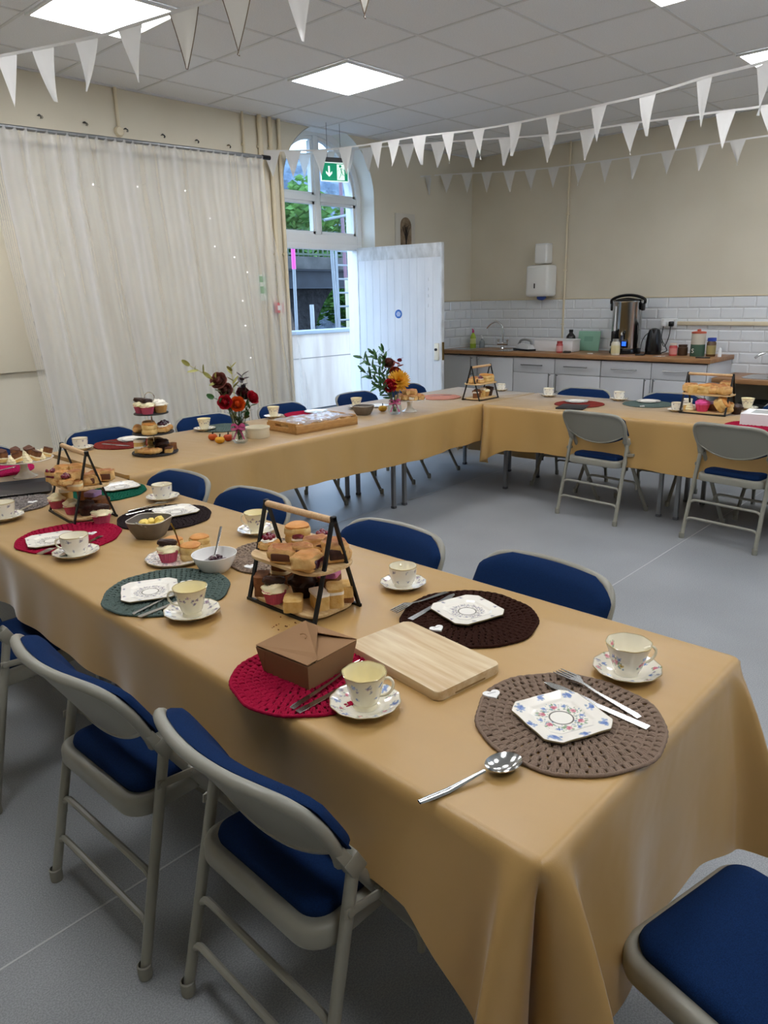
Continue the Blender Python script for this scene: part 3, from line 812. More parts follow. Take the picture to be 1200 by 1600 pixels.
def sheer_mat():
    mt = bpy.data.materials.new('sheer voile'); mt.use_nodes = True
    nt = mt.node_tree; N = nt.nodes; L = nt.links; N.remove(N['Principled BSDF'])
    d = N.new('ShaderNodeBsdfDiffuse'); d.inputs['Color'].default_value = (*lin('#e9ebee'), 1)
    tl = N.new('ShaderNodeBsdfTranslucent'); tl.inputs['Color'].default_value = (*lin('#f2f2f2'), 1)
    tr = N.new('ShaderNodeBsdfTransparent')
    m1 = N.new('ShaderNodeMixShader'); m1.inputs['Fac'].default_value = .35
    m2 = N.new('ShaderNodeMixShader')
    at = N.new('ShaderNodeAttribute'); at.attribute_name = 'Col'
    L.new(d.outputs[0], m1.inputs[1]); L.new(tl.outputs[0], m1.inputs[2])
    L.new(at.outputs['Fac'], m2.inputs['Fac']); L.new(tr.outputs[0], m2.inputs[1]); L.new(m1.outputs[0], m2.inputs[2])
    L.new(m2.outputs[0], N['Material Output'].inputs['Surface'])
    return mt
b = B(); NU, NV = 520, 46
def ctop(u): return .35+u*3.84
def cf(u, v):
    z = 2.60*(1-v)+.03
    x = 2.02+.14*sstep(2.3, .3, z)+u*(4.19-2.02)
    # the hem spreads to the right
    spread = .34*((2.63-z)/2.6)**1.1
    x = x + spread*u**4 + .012*math.sin(9*u+z)*(2.6-z)*.3
    zt = 2.548+.0235*x*.98
    z = z if z < 2.3 else 2.3+(z-2.3)*(zt-2.3)/.33
    k = .25+.75*min(1, v*2.2)
    y = 5.2 + k*(.021*math.sin(40*u+5*noise.noise(V(u*5, z*.4, 0))) + .0022*math.sin(119*u+5*noise.noise(V(u*13, z*.6, 4))) + .022*noise.noise(V(u*9, z*.4, 8)))
    if v < .02: y = 5.2 + .02*math.sin(200*u)
    return (x, y, z)
b.grid(cf, NU, NV)
rs = np.random.RandomState(4); prof = rs.rand(60)
def cpaint(co):
    x, z = co[:, 0], co[:, 2]
    u = np.clip((x-2.02-.14*np.clip((2.3-z)/2, 0, 1))/2.2, 0, 1.15)
    dens = np.interp(u*51, np.arange(60), prof)
    s_ = .30+.34*dens**2+.05*np.sin(u*230)+.05*np.sin(u*117+z*2)
    s_ = np.where(u < .035, .24+.06*np.sin(u*900), s_)
    s_ = s_ - .12*np.clip((u-.85)/.2, 0, 1)
    s_ = np.clip(s_, .12, .9)
    return np.repeat(s_[:, None], 3, 1)
tag(b.build('sheer_curtain', sheer_mat(), ang=180, paint=cpaint), 'white sheer voile curtain hanging in folds over the left wall', 'curtain')
t = thing('fairy_lights', 'string of tiny fairy lights draped behind the sheer curtain', 'string lights', (0, 5.31, 0))
pts = catmull([PY(110, 270, 5.31), PY(180, 300, 5.31), PY(250, 285, 5.31), PY(320, 318, 5.31), PY(330, 365, 5.31), PY(345, 400, 5.31), PY(385, 405, 5.31), PY(383, 450, 5.31), PY(378, 490, 5.31), PY(390, 530, 5.31), PY(392, 590, 5.31)], 6)
pts = [p-V(0, 5.31, 0) for p in pts]
b = B(); b.tube(pts, .0018, 5); b.build('wire', M('clear wire', '#b9b4a6', .4), t)
for p in pts[3::6]:
    b = B(); b.ico(p, .006, 1); b.build('bulb', M('tiny bulb', '#ffffff', .2, emit='#ffffff', estr=3), t)

for (px, r, lab) in ((378, .010, 'thin cream pipe on the wall, leftmost of the pipes by the curtain end'), (404, .022, 'thick cream pipe dropping behind the right end of the curtain'), (420, .019, 'cream pipe, second from the arched window'), (434, .017, 'cream pipe directly beside the arched window')):
    x = PY(px, 184, RY1-.02).x
    b = B(); z0 = 2.62 if px == 378 else .02
    b.tube([(x, RY1-.024, z0), (x, RY1-.024, CEIL)], r, 10)
    for z in (2.75, 1.9): b.box((x, RY1-.014, z), (r*2.6, .026, .02), bev=.004)
    tag(b.build('wall_pipe', CREAMTRIM), lab, 'pipe')
t = thing('wall_sensor', 'round white sensor box at the end of a conduit on the left wall', 'sensor', (3.018, RY1, 2.70))
b = B(); b.lathe([(.034, 0), (.034, .02), (.026, .03), (0, .032)], 24); b.xform(Euler((PI/2, 0, 0)).to_matrix().to_4x4()); b.build('housing', CREAMTRIM, t)
b = B(); b.tube([(0, -.013, .03), (0, -.013, .285)], .012, 10); b.build('conduit', CREAMTRIM, t)
for i, (x, lab) in enumerate(((2.449, 'leftmost on the wall'), (2.763, 'left of the round sensor'), (3.07, 'touching the round sensor'), (3.372, 'first right of the round sensor'), (3.671, 'second right of the round sensor'), (3.973, 'nearest the thin pipe'))):
    b = B(); b.tube(catmull([(0, 0, .008), (0, -.02, .006), (.004, -.028, -.008), (.006, -.018, -.016)], 4), .003, 6)
    b.lathe([(.010, 0), (.010, .004), (0, .005)], 10); b.tube([(.018, -.006, .006), (.026, -.008, -.004), (.02, -.006, -.014)], .002, 5)
    tag(b.build('wall_hook', DARKMET), 'small dark hook above the curtain, %s' % lab, 'hook', 'hooks above the curtain', (x, RY1-.001, 2.72))
t = thing('fire_call_point', 'red fire alarm call point seen through the curtain edge', 'alarm', (4.385, RY1, 1.445))
b = B(); b.box((0, -.02, 0), (.09, .04, .09), bev=.006); b.build('housing', M('alarm red', '#c23030', .4), t)
b = B(); b.box((0, -.041, 0), (.05, .003, .04)); b.build('push_plate', WHITE, t, smooth=False)
t = thing('notice_sign', 'green and white notice seen through the curtain near the call point', 'sign', (4.26, RY1, 1.62))
b = B(); b.box((0, -.004, 0), (.14, .006, .22)); b.build('panel', M('notice white', '#dfe6d8', .5), t, smooth=False)
b = B(); b.box((0, -.008, .07), (.13, .002, .05)); b.box((0, -.008, -.02), (.13, .002, .06)); b.build('print', M('notice green', '#7fae7f', .5), t, smooth=False)
# picture above the door
t = thing('wall_picture', 'small white mounted picture of dark dried flowers above the door', 'picture', (6.135, RY1, 2.16))
b = B(); b.box((0, -.012, 0), (.30, .02, .36), bev=.003); b.build('mount', M('picture white', '#c9c4b8', .5), t)
b = B(); poly = [(-.085, -.17), (.085, -.17), (.085, .06)]+[(.085*math.cos(PI*k/12), .06+.085*math.sin(PI*k/12)) for k in range(1, 12)]+[(-.085, .06)]
b.prism(poly, 0, .003, xf=lambda v: Vector((v.x, -.022-v.z, v.y))); b.build('print', M('picture sepia', '#6d5a45', .6, var=('#94826a', 18, 4)), t, smooth=False)
b = B()
for k in range(7): b.tube(catmull([(0, -.027, -.16), (.01*(k-3)*.5, -.027, -.05), (.012*(k-3)*1.6, -.027, .05+.01*(k % 3))], 4), [.006]*9 if k == 3 else .003, 5)
b.build('flower_print', M('picture dark', '#2a211c', .7), t)

# ================================================================== exit sign
t = thing('exit_sign', 'green running man exit sign hung on wires before the arched window', 'exit sign', PY(522.5, 269, 5.16), -.36)
SG = M('exit green', '#00946c', .4, emit='#00946c', estr=.35); SW = M('exit white', '#f2fffb', .4, emit='#e8fff8', estr=.5)
t.scale = (1.15, 1, 1.05)
b = B(); b.box((0, 0, 0), (.232, .01, .152), bev=.002); b.build('panel', SW, t)
b = B(); b.box((0, -.006, .0), (.218, .004, .136)); b.build('green_field', SG, t, smooth=False)
def flatpoly(b, poly, y=-.0085, th=.002, ox=0., oz=0., s=1.):
    b.prism([(ox+p[0]*s, oz+p[1]*s) for p in poly], 0, th, xf=lambda v: Vector((v.x, y-v.z, v.y)))
b = B(); flatpoly(b, [(-.007, .045), (.007, .045), (.007, -.012), (.026, .006), (.026, -.012), (0, -.04), (-.026, -.012), (-.026, .006), (-.007, -.012)], ox=-.048); b.build('arrow', SW, t, smooth=False)
b = B(); b.box((.05, -.0095, .0), (.062, .003, .124)); b.build('doorway_mark', SW, t, smooth=False)
b = B()
b.lathe([(0, 0), (.011, 0), (.011, .002), (0, .002)], 16); b.xform(Matrix.Translation((.046, -.0115, .046)) @ Euler((PI/2, 0, 0)).to_matrix().to_4x4())
def limb(pts, r): b.tube([(x, -.0125, z) for x, z in pts], r, 6, flat=.25)
limb([(.05, .03), (.056, .0)], .012); limb([(.05, .028), (.03, .018), (.022, .004)], .005); limb([(.055, .028), (.072, .022), (.082, .008)], .005)
limb([(.054, 0), (.048, -.024), (.034, -.05)], .007); limb([(.058, 0), (.066, -.022), (.086, -.026)], .007)
b.build('running_figure', SG, t)
b = B(); b.box((0, 0, .095), (.2, .035, .034), bev=.004); b.build('lamp_housing', M('sign housing', '#4a4a4c', .5), t)
b = B()
for s in (-.055, .055): b.tube([(s, 0, .11), (s, 0, CEIL-t.location.z)], .0016, 5)
b.build('hanging_wire', DARKMET, t)

# ================================================================== bunting
BUNT = M('white bunting cotton', '#e2e1de', .8, transl=.35, bump=(300, .2, .001))
BUNT2 = M('trimmed bunting', '#d9d6ce', .8, transl=.35)
HEM = M('dark hem thread', '#6a5c4c', .8)
def bunting(label, pts, flag_px=None, n=None, fw=.14, fh=.215, seed=0, tape=.0125, hems=(), ts=None, tail=False):
    t = thing('bunting', label, 'bunting', pts[0], 0, 'white bunting strings')
    o = Vector(pts[0]); cl = catmull(pts, 16); rn = random.Random(seed)
    cl = [p-o for p in cl]
    b = B()
    b.rings([[p+V(0, 0, tape/2)+V(.0008, 0, 0), p+V(0, 0, tape/2)-V(.0008, 0, 0), p-V(0, 0, tape/2)-V(.0008, 0, 0), p-V(0, 0, tape/2)+V(.0008, 0, 0)] for p in cl]); b.build('tape', BUNT, t, smooth=False)
    # arc length
    L = [0]
    for i in range(1, len(cl)): L.append(L[-1]+(cl[i]-cl[i-1]).length)
    def at(s):
        for i in range(1, len(cl)):
            if L[i] >= s or i == len(cl)-1:
                k = (s-L[i-1])/max(1e-9, L[i]-L[i-1]); return cl[i-1].lerp(cl[i], k), (cl[i]-cl[i-1]).normalized()
    S = []
    if flag_px:
        for px in flag_px:
            best = min(range(2001), key=lambda k: abs(_proj(at(L[-1]*k/2000)[0]+o)-px)); S.append(L[-1]*best/2000)
    else:
        S = [L[-1]*q for q in ts] if ts else [L[-1]*(k+.5)/n for k in range(n)]
    for i, s in enumerate(S):
        p, d = at(s); d.z *= .3; d.normalize()
        nrm = Vector((-d.y, d.x, 0)).normalized()
        a1, a2, a3 = rn.uniform(-1, 1), rn.uniform(0, 6), rn.uniform(-.06, .06)
        hw, hh = fw/2*rn.uniform(.93, 1.05), fh*rn.uniform(.96, 1.04)
        def ff(u, v):
            x = (u*2-1)*hw*(1-v*.985)
            y = .014*a1*math.sin(2.6*u+a2)*v + .010*math.sin(7*u+a2)*v*(1-v) + .03*a1*v*v
            return p + d*(x + a3*v*hh*.4) + nrm*y + V(0, 0, -tape*.3-v*hh)
        b = B(); b.grid(ff, 9, 12)
        fl = b.build('flag', BUNT2 if i in hems else BUNT, t, ang=180)
        if i in hems:
            b = B(); e = [ff(0, k/10) for k in range(11)]+[ff(1, k/10) for k in range(10, -1, -1)]
            b.tube(e, .0022, 5); b.build('hem', HEM, fl)
    return t
def _proj(p):
    d = p-EYE; z = d.dot(FWD)
    return 600+F_PX*d.dot(RIGHT)/z if z > .05 else 1e9
def RP(px, py, depth): return EYE + ray(px, py)*depth
# a: across the top of the photo
A0, A1, A2 = RP(10, 85, 3.3), RP(137, 60, 3.1), RP(205, 40, 3.0)
dirA = (A2-A0)/ (A2-A0).length
bunting('bunting string crossing the top left of the photo below the large ceiling panel',
        [A0-dirA*1.65+V(0, 0, .09), A0-dirA*.3+V(0, 0, .01), A1, A2, A0+dirA*1.35+V(0, 0, .035), A0+dirA*2.2+V(0, 0, .10), A0+dirA*3.4+V(0, 0, .27)],
        ts=None, flag_px=[-62, -30, 10, 67, 135, 203, 287, 370, 466, 570, 678], hems=(6, 7, 9), seed=2, fw=.135, fh=.205)
# c: front string of the kitchen side
wallC = PY(405, 236, RY1-.01)
bunting('bunting string nearest the camera on the right, rising to the right edge',
        [wallC, RP(520, 233, 6.25), RP(655, 213, 5.7), RP(757, 201, 5.15), RP(865, 180, 4.6), RP(1010, 148, 3.85), RP(1098, 122, 3.4), RP(1195, 97, 2.95), RP(1320, 55, 2.5)],
        flag_px=[424, 457, 500, 540, 588, 615, 655, 700, 748, 805, 864, 936, 1012, 1101, 1199], seed=5, fw=.14, fh=.195)
wallD = PY(409, 237, RY1-.012)
bunting('middle bunting string on the right, between the nearest string and the lowest one',
        [wallD, RP(490, 240, 6.75), RP(600, 229, 6.4), RP(737, 219, 5.95), RP(865, 210, 5.45), RP(985, 193, 5.0), RP(1100, 178, 4.55), RP(1200, 165, 4.2), RP(1330, 144, 3.8)],
        flag_px=[440, 475, 512, 545, 575, 637, 685, 738, 790, 858, 919, 985, 1059, 1134, 1206], seed=9, fw=.145, fh=.195)
wallE = PY(657, 276, RY1-.01)
bunting('lowest bunting string, from the corner above the door to the right edge',
        [wallE, RP(700, 272.5, 7.85), RP(820, 266, 7.4), RP(905, 256.5, 7.0), RP(1020, 240, 6.4), RP(1153, 219, 5.85), RP(1260, 203, 5.4)],
        flag_px=[669, 698, 730, 761, 796, 829, 865, 906, 947, 992, 1044, 1097, 1153, 1212], seed=13, fw=.13, fh=.185)
# ================================================================== tables and cloths
TT = .695       # table top; cloth surface at .70
CZ = .700
TOPM = M('table laminate', '#b9b2a4', .5); EDGE = M('table edge', '#2b2b2c', .6)
def table(label, x0, x1, y0, y1, along):
    """folding table; along = 'x' or 'y' gives the long axis"""
    cx, cy = (x0+x1)/2, (y0+y1)/2
    t = thing('folding_table', label, 'table', (cx, cy, 0))
    w_, d_ = x1-x0, y1-y0
    b = B(); b.box((0, 0, TT-.0135), (w_, d_, .025), bev=.004); b.build('table_top', TOPM, t)
    for e in (-1, 1):
        for s in (-1, 1):
            if along == 'x': px_, py_ = e*(w_/2-.055), s*.245
            else: px_, py_ = s*.245, e*(d_/2-.055)
            b = B(); b.box((px_, py_, (TT-.026)/2), (.028, .028, TT-.026), bev=.004)
            lg = b.build('leg', LEGMET, t)
            b = B(); b.box((px_, py_, .01), (.033, .033, .02), bev=.004); b.build('foot_cap', M('dark foot', '#55565a', .6), lg)
        b = B()
        if along == 'x': b.box((e*(w_/2-.055), 0, TT-.06), (.022, .47, .022))
        else: b.box((0, e*(d_/2-.055), TT-.06), (.47, .022, .022))
        b.build('cross_bar', LEGMET, t)
    return t
T1X0, T1X1, T1Y0, T1Y1 = .885, 1.645, .475, 4.08
T2X0, T2X1, T2Y0, T2Y1 = 1.75, 5.49, 3.40, 4.18
T3X0, T3X1, T3Y0, T3Y1 = 4.78, 5.50, .35, 3.28
table('table hidden under the near gold cloth, closest to the camera', T1X0, T1X1, T1Y0, 2.28, 'y')
table('table under the near gold cloth, at its far left end', T1X0, T1X1, 2.29, T1Y1, 'y')
table('table under the long cloth along the curtain, behind the near table', T2X0, 3.955, T2Y0, T2Y1, 'x')
table('table under the long cloth by the open door, grey legs showing below the hem', 3.965, T2X1, T2Y0, T2Y1, 'x')
table('table under the kitchen side cloth, next to the corner', T3X0, T3X1, 1.90, T3Y1, 'y')
table('table under the kitchen side cloth, at the right edge of the photo', T3X0, T3X1, T3Y0, 1.89, 'y')

def cloth(name, label, corners, drops, tails, seed=0, group=None, flare=.03, rnd_=.022, lobes=(1, 1, 1, 1), fold=.055):
    """corners: four (x,y) counter-clockwise; drops[i]: overhang of the side corner i -> i+1; tails[i]: lowest hang at corner i"""
    rn = random.Random(seed)
    cs = [Vector((c[0], c[1])) for c in corners]
    per = []      # (pos2d, outward2d, drop, tdist, cornerwave)
    W_ = .26
    for i in range(4):
        a, b_ = cs[i], cs[(i+1) % 4]
        L_ = (b_-a).length; d = (b_-a)/L_; nrm = Vector((d.y, -d.x))
        pd = cs[i-1]-a; pd = -pd/pd.length; pn = Vector((pd.y, -pd.x))   # previous side
        s_list = []
        s = 0.
        while s < L_-1e-6:
            s_list.append(s)
            e = min(s, L_-s)
            s += .008 if e < .14 else (.014 if e < .3 else .032)
        for s in s_list:
            e0, e1 = s, L_-s
            if e0 < e1: ci, e = i, e0
            else: ci, e = (i+1) % 4, e1
            # outward blends to the diagonal close to the corner
            if e0 < e1:
                k = sstep(.05, 0, e)*.5; o = (nrm*(1-k)+pn*k)
            else:
                nd = cs[(i+2) % 4]-b_; nd = nd/nd.length; nn = Vector((nd.y, -nd.x))
                k = sstep(.05, 0, e)*.5; o = (nrm*(1-k)+nn*k)
            o.normalize()
            base = drops[i]
            tail = tails[ci]
            wtail = max(0, 1-e/W_)
            drop = base + max(0, tail-base)*(wtail**1.25)
            lobe = math.exp(-((e-.05)/.026)**2)*lobes[ci]
            val = math.exp(-(e/.020)**2)*lobes[ci]
            # round the table corner a little
            pos = a + d*s
            rr = .035
            if e < rr:
                ctr = cs[ci]
                cut = (rr-e)**2/(rr)*.32
                pos = pos - o*cut*1.0
            per.append((pos, o, drop, lobe, val, s+i*10, base))
    n = len(per)
    rows = [0, .012, .03, .06, .1, .16, .24, .33, .43, .54, .66, .78, .9, 1.]
    b = B()
    ph = [rn.uniform(0, 6) for _ in range(8)]
    def pt(q, t):
        pos, o, drop, lobe, val, s, base = q
        dz = t*drop
        # rounded edge: quarter circle of radius rnd_
        if base < .05:
            return V(pos.x+o.x*.004, pos.y+o.y*.004, CZ-dz)
        r = rnd_
        off = r*math.sin(min(1, dz/r)*PI/2) if dz < r else r
        zz = CZ - (r*(1-math.cos(min(1, dz/r)*PI/2)) if dz < r else r+(dz-r)*1.)
        h = max(0, dz-r)
        wav = .010*math.sin(7.5*s+ph[0])+.008*math.sin(13*s+ph[1]+2*math.sin(2*s))+.006*math.sin(24*s+ph[2])
        off += flare*h/.3*.6 + wav*min(1, h/.25)*1.1 + (fold*lobe - fold*1.15*val)*min(1.4, (h/.26)**.7)
        zz += .012*math.sin(3.1*s+ph[4])*t*t
        return V(pos.x+o.x*(off-r), pos.y+o.y*(off-r), zz)
    vr = [[b.bm.verts.new(pt(q, t)) for q in per] for t in rows]
    for i in range(len(rows)-1):
        for j in range(n):
            k = (j+1) % n
            b.bm.faces.new((vr[i][j], vr[i][k], vr[i+1][k], vr[i+1][j]))
    # inner hem return, so that the cloth has an edge
    lo = [b.bm.verts.new(v.co + V(0, 0, .0)-V(per[j][1].x, per[j][1].y, 0)*.003) for j, v in enumerate(vr[-1])]
    l2 = [b.bm.verts.new(v.co + V(0, 0, .012)) for v in lo]
    for j in range(n):
        k = (j+1) % n
        b.bm.faces.new((vr[-1][j], vr[-1][k], lo[k], lo[j])); b.bm.faces.new((lo[j], lo[k], l2[k], l2[j]))
    # top: fill
    ctr = sum((q[0] for q in per), Vector((0, 0)))/n
    prev = vr[0]
    f = b.bm.faces.new([v for v in vr[0]])
    o = b.build(name, CLOTH, None, ang=70)
    return tag(o, label, 'tablecloth', group)
e_ = .022
cloth('tablecloth', 'gold satin cloth on the near table, its corner folds hanging towards the camera',
      [(.790, .435), (1.665, .435), (1.685, 4.12), (.90, 4.12)],
      [.38, .22, .25, .22], [.47, .47, .3, .3], seed=3, flare=.045, fold=.085)
cloth('tablecloth', 'gold satin cloth on the long table below the curtain and the open door',
      [(1.71, 3.30), (4.70, 3.33), (4.705, 3.345), (1.71, 4.22)][:1] + [(5.54, 3.345), (5.54, 4.20), (1.72, 4.23)],
      [.29, .58, .28, .02], [.02, .02, .6, .02], seed=5, flare=.03, lobes=(0, 0, 1, 0), fold=.05)
cloth('tablecloth', 'gold satin cloth on the kitchen side table, with a hanging corner at the table joint',
      [(4.685, .28), (5.545, .28), (5.54, 3.335), (4.70, 3.335)],
      [.3, .55, .02, .33], [.3, .02, .02, .46], seed=8, flare=.03, lobes=(0, 0, 0, 1), fold=.04)

# ================================================================== chairs
def make_chair(label):
    t = thing('folding_chair', label, 'chair', (0, 0, 0), 0)
    yf = lambda z: .115-(z-.55)*.60
    r = .0125
    for s in (-1, 1):
        b = B(); b.tube([(s*.228, 0, .012), (s*.222, .06, .28), (s*.216, .122, .555)], r, 10)
        lg = b.build('leg', GREYMET, t)
        b = B(); b.lathe([(0, 0), (.015, 0), (.0165, .006), (.0165, .035), (.0135, .038)], 12); b.xform(Matrix.Translation((s*.228, .0, .0)))
        b.build('foot_cap', FOOTC, lg)
        b = B(); b.tube([(s*.196, .475, .012), (s*.196, .30, .27), (s*.198, .118, .55)], r, 10)
        lg = b.build('leg', GREYMET, t)
        b = B(); b.lathe([(0, 0), (.015, 0), (.0165, .006), (.0165, .035), (.0135, .038)], 12); b.xform(Matrix.Translation((s*.196, .478, .0)))
        b.build('foot_cap', FOOTC, lg)
        b = B(); b.box((s*.212, .117, .553), (.034, .036, .05), rot=(.5, 0, 0), bev=.004)
        b.box((s*.228, .142, .462), (.005, .115, .02), rot=(-.12, 0, 0), bev=.002)
        b.tube([(s*.223, .098, .468), (s*.234, .098, .468)], .009, 8); b.tube([(s*.19, .182, .458), (s*.234, .182, .458)], .008, 8)
        b.box((s*.212, .095, .58), (.03, .022, .05), rot=(.55, 0, 0), bev=.003)
        b.build('hinge_bracket', GREYMET, t)
    # inverted U back frame, bowed backwards in the middle
    yb = lambda x, z: yf(z) - .045*(1-min(1, (abs(x)/.225))**2)
    half = [(.198, .55), (.212, .585), (.222, .63), (.225, .67), (.218, .705), (.195, .731), (.15, .742), (.08, .745), (0, .746)]
    path = [V(-x, yb(x, z), z) for x, z in half] + [V(x, yb(x, z), z) for x, z in reversed(half[:-1])]
    b = B(); b.tube(catmull(path, 4), .0125, 10); b.build('back_frame', GREYMET, t)
    # steel back panel with curved lower edge
    def zb(u): return .535+.075*abs(u)**2.2
    def xw(z): return .222 if z < .70 else .222-.07*((z-.70)/.045)**2
    def pan(off, ins=0.):
        def f(u, v):
            uu = u*2-1
            z1 = .740-ins; z0 = zb(uu)+ins
            z = z0+(z1-z0)*v
            x = uu*(xw(z)-ins)
            return (x, yb(x, z)+off, z)
        return f
    b = B()
    va = b.grid(pan(.004), 25, 11); vb = b.grid(pan(-.006), 25, 11)
    for q in (0, -1):
        for i in range(24): b.bm.faces.new((va[q][i], va[q][i+1], vb[q][i+1], vb[q][i]))
        for j in range(10): b.bm.faces.new((va[j][q], va[j+1][q], vb[j+1][q], vb[j][q]))
    b.build('back_panel', GREYMET, t)
    # raised lower rim of the panel
    b = B(); b.tube([pan(-.004)(k/30, 0) for k in range(31)], .006, 6)
    b.build('panel_rim', GREYMET, t)
    b = B()
    def padf(sign):
        def f(u, v):
            ins = -.010
            p = Vector(pan(.004, ins)(u, v))
            uu, vv = abs(u*2-1), abs(v*2-1)
            k = (max(0, 1-uu**7)*max(0, 1-vv**5))**.5
            p.y += .012
            if sign: p.y += .003+.034*k
            # round the corners
            return p
        return f
    va = b.grid(padf(1), 29, 15); vb = b.grid(padf(0), 29, 15)
    for q in (0, -1):
        for i in range(28): b.bm.faces.new((va[q][i], va[q][i+1], vb[q][i+1], vb[q][i]))
        for j in range(14): b.bm.faces.new((va[j][q], va[j+1][q], vb[j+1][q], vb[j][q]))
    b.build('back_pad', BLUE, t, ang=75)
    # seat: steel tray with rolled edge, blue pad
    def outl(w0, w1, y0, y1, r_, ins=0.):
        pts = []
        for (sx, yy, w, a0) in ((1, y1, w1, 0), (-1, y1, w1, PI/2), (-1, y0, w0, PI), (1, y0, w0, 3*PI/2)):
            sy = 1 if yy == y1 else -1
            for k in range(9):
                a = a0+PI/2*k/8
                rr = max(.01, r_-ins)
                pts.append((sx*(w/2-r_)+rr*math.cos(a), yy-sy*r_+rr*math.sin(a)))
        return pts
    A = dict(w0=.395, w1=.375, y0=.035, y1=.455, r_=.06)
    b = B()
    b.rings([[(p[0], p[1], z) for p in outl(ins=i_, **A)] for (i_, z) in ((.012, .378), (.002, .380), (0, .386), (0, .412), (.003, .420), (.010, .425), (.018, .426), (.026, .422))], True, True, True)
    b.build('seat_pan', GREYMET, t)
    b = B()
    b.rings([[(p[0], p[1]+.003, z) for p in outl(ins=i_, **dict(A, y0=.045, y1=.447, w0=.37, w1=.352))] for (i_, z) in ((.016, .420), (.0135, .432), (.017, .442), (.026, .448), (.045, .451), (.058, .4515))], True, True, True)
    b.build('seat_pad', BLUE, t)
    # stretchers
    def stretch(y, z, w, drop=.05, nm='stretcher'):
        b = B(); p = [(-w, y-.006, z-drop), (-w+.004, y-.003, z-.02), (-w+.025, y, z-.003), (-w+.06, y, z), (0, y, z)]
        p = p+[(-x, yy, zz) for x, yy, zz in reversed(p[:-1])]
        b.tube(catmull(p, 4), .0085, 8); b.build(nm, GREYMET, t)
    stretch(.052, .245, .222); stretch(.026, .135, .226)
    stretch(.325, .235, .194)
    return t
def rotdir(dx, dy): return math.atan2(dy, dx)-PI/2     # rotation turning local +y to (dx,dy)
CH = make_chair('grey metal folding chair with blue pads, nearest the camera on the near side of the near table')
ch_used = [False]
def chair(x, y, rz, label, group='blue and grey folding chairs'):
    if not ch_used[0]:
        ch_used[0] = True; CH.location = (x, y, 0); CH.rotation_euler = (0, 0, rz); CH['label'] = label; CH['group'] = group; return CH
    return dup(CH, (x, y, 0), rz, label, group)
FX = -PI/2
chair(.622, 1.000, FX-.035, 'folding chair at the near table beside the crimson mat, its grey back towards the camera')
chair(.585, 1.568, FX+.01, 'folding chair at the near table left of the frontmost one, opposite the grey green mat')
chair(.575, 2.435, FX+.02, 'folding chair cut by the left edge of the photo at the near table')
# far side of the near table (facing the camera)
chair(1.785, 1.02, PI/2-.10, 'folding chair behind the dark brown mat, blue back pad facing the camera')
chair(1.768, 1.60, PI/2-.03, 'folding chair behind the two tier stand on the near table, blue back showing')
chair(1.768, 2.36, PI/2-.02, 'folding chair behind the cream cup, between the stand handle and the black brown mat')
chair(1.765, 2.90, PI/2-.02, 'folding chair behind the white cup near the green mat, furthest along the near table')
chair(1.066, -.068, -.235, 'folding chair at the end of the near table, only its seat corner showing')
# wall side of the long table
chair(1.36, 4.40, PI, 'folding chair at the left edge of the photo behind the cake stand')
chair(2.13, 4.43, PI+.02, 'folding chair behind the red brown mat, left of the three tier stand')
chair(2.86, 4.37, PI-.03, 'folding chair behind the cup and the left flower vase')
chair(3.54, 4.37, PI+.03, 'folding chair behind the wrapped wooden tray, in front of the curtain end')
chair(4.36, 4.39, PI, 'folding chair in front of the doorway behind the small cup')
chair(5.03, 4.42, PI-.05, 'folding chair below the open door behind the right flower vase')
# kitchen side table
chair(5.60, 2.93, PI/2+.02, 'folding chair on the kitchen side behind the black plate and red mat')
chair(5.66, 2.22, PI/2+.02, 'folding chair on the kitchen side behind the green mat')
chair(5.62, 1.33, PI/2, 'folding chair on the kitchen side at the right edge of the photo')
chair(4.515, 2.315, FX-.08, 'folding chair facing the kitchen, left of the two in front of the kitchen side table')
chair(4.505, 1.425, FX-.12, 'folding chair facing the kitchen, at the right edge of the photo')
# ================================================================== crockery
CHINA = M('painted china', '#efeadd', .12, coat=.5, attr=True)
CREAMIN = lin('#ece0b4')
def motif_paint(base, motifs):
    base = np.array(lin(base), np.float32)
    ms = [(x, y, r, np.array(lin(c), np.float32)) for x, y, r, c in motifs]
    def f(X, Y):
        col = np.repeat(base[None], len(X), 0)
        for x, y, r, c in ms:
            d = (X-x)**2+(Y-y)**2
            col[d < r*r] = c
        return col
    return f
def sprig(x, y, s, rn, pal, n=5):
    """a little flower spray: leaves, then petals, then eye"""
    out = []
    for k in range(n):
        a = rn.uniform(0, 2*PI); d = s*rn.uniform(.7, 1.5)
        out.append((x+d*math.cos(a), y+d*math.sin(a), s*.34, rn.choice(pal['leaf'])))
    for k in range(5):
        a = 2*PI*k/5+rn.random(); out.append((x+s*.45*math.cos(a), y+s*.45*math.sin(a), s*.42, rn.choice(pal['petal'])))
    out.append((x, y, s*.3, pal['eye']))
    return out
PINKP = dict(leaf=['#7d9a72', '#93a98a', '#8aa0b0', '#a4b39a'], petal=['#d98b97', '#c9707f', '#e0a5aa'], eye='#bb6d7c')
BLUEP = dict(leaf=['#8ea3c6', '#a9b7cf', '#98a8b8'], petal=['#7e93c4', '#93a6d0', '#6c84bb'], eye='#6f86b8')
GREYP = dict(leaf=['#b4b4b6', '#c4c2c0', '#a8adb4'], petal=['#9b9aa4', '#b09aa2', '#a3a7b5'], eye='#7e7c88')
MAUVE = dict(leaf=['#9aa392', '#a8a9a4'], petal=['#a48a96', '#b39aa4', '#8f8496'], eye='#74616e')

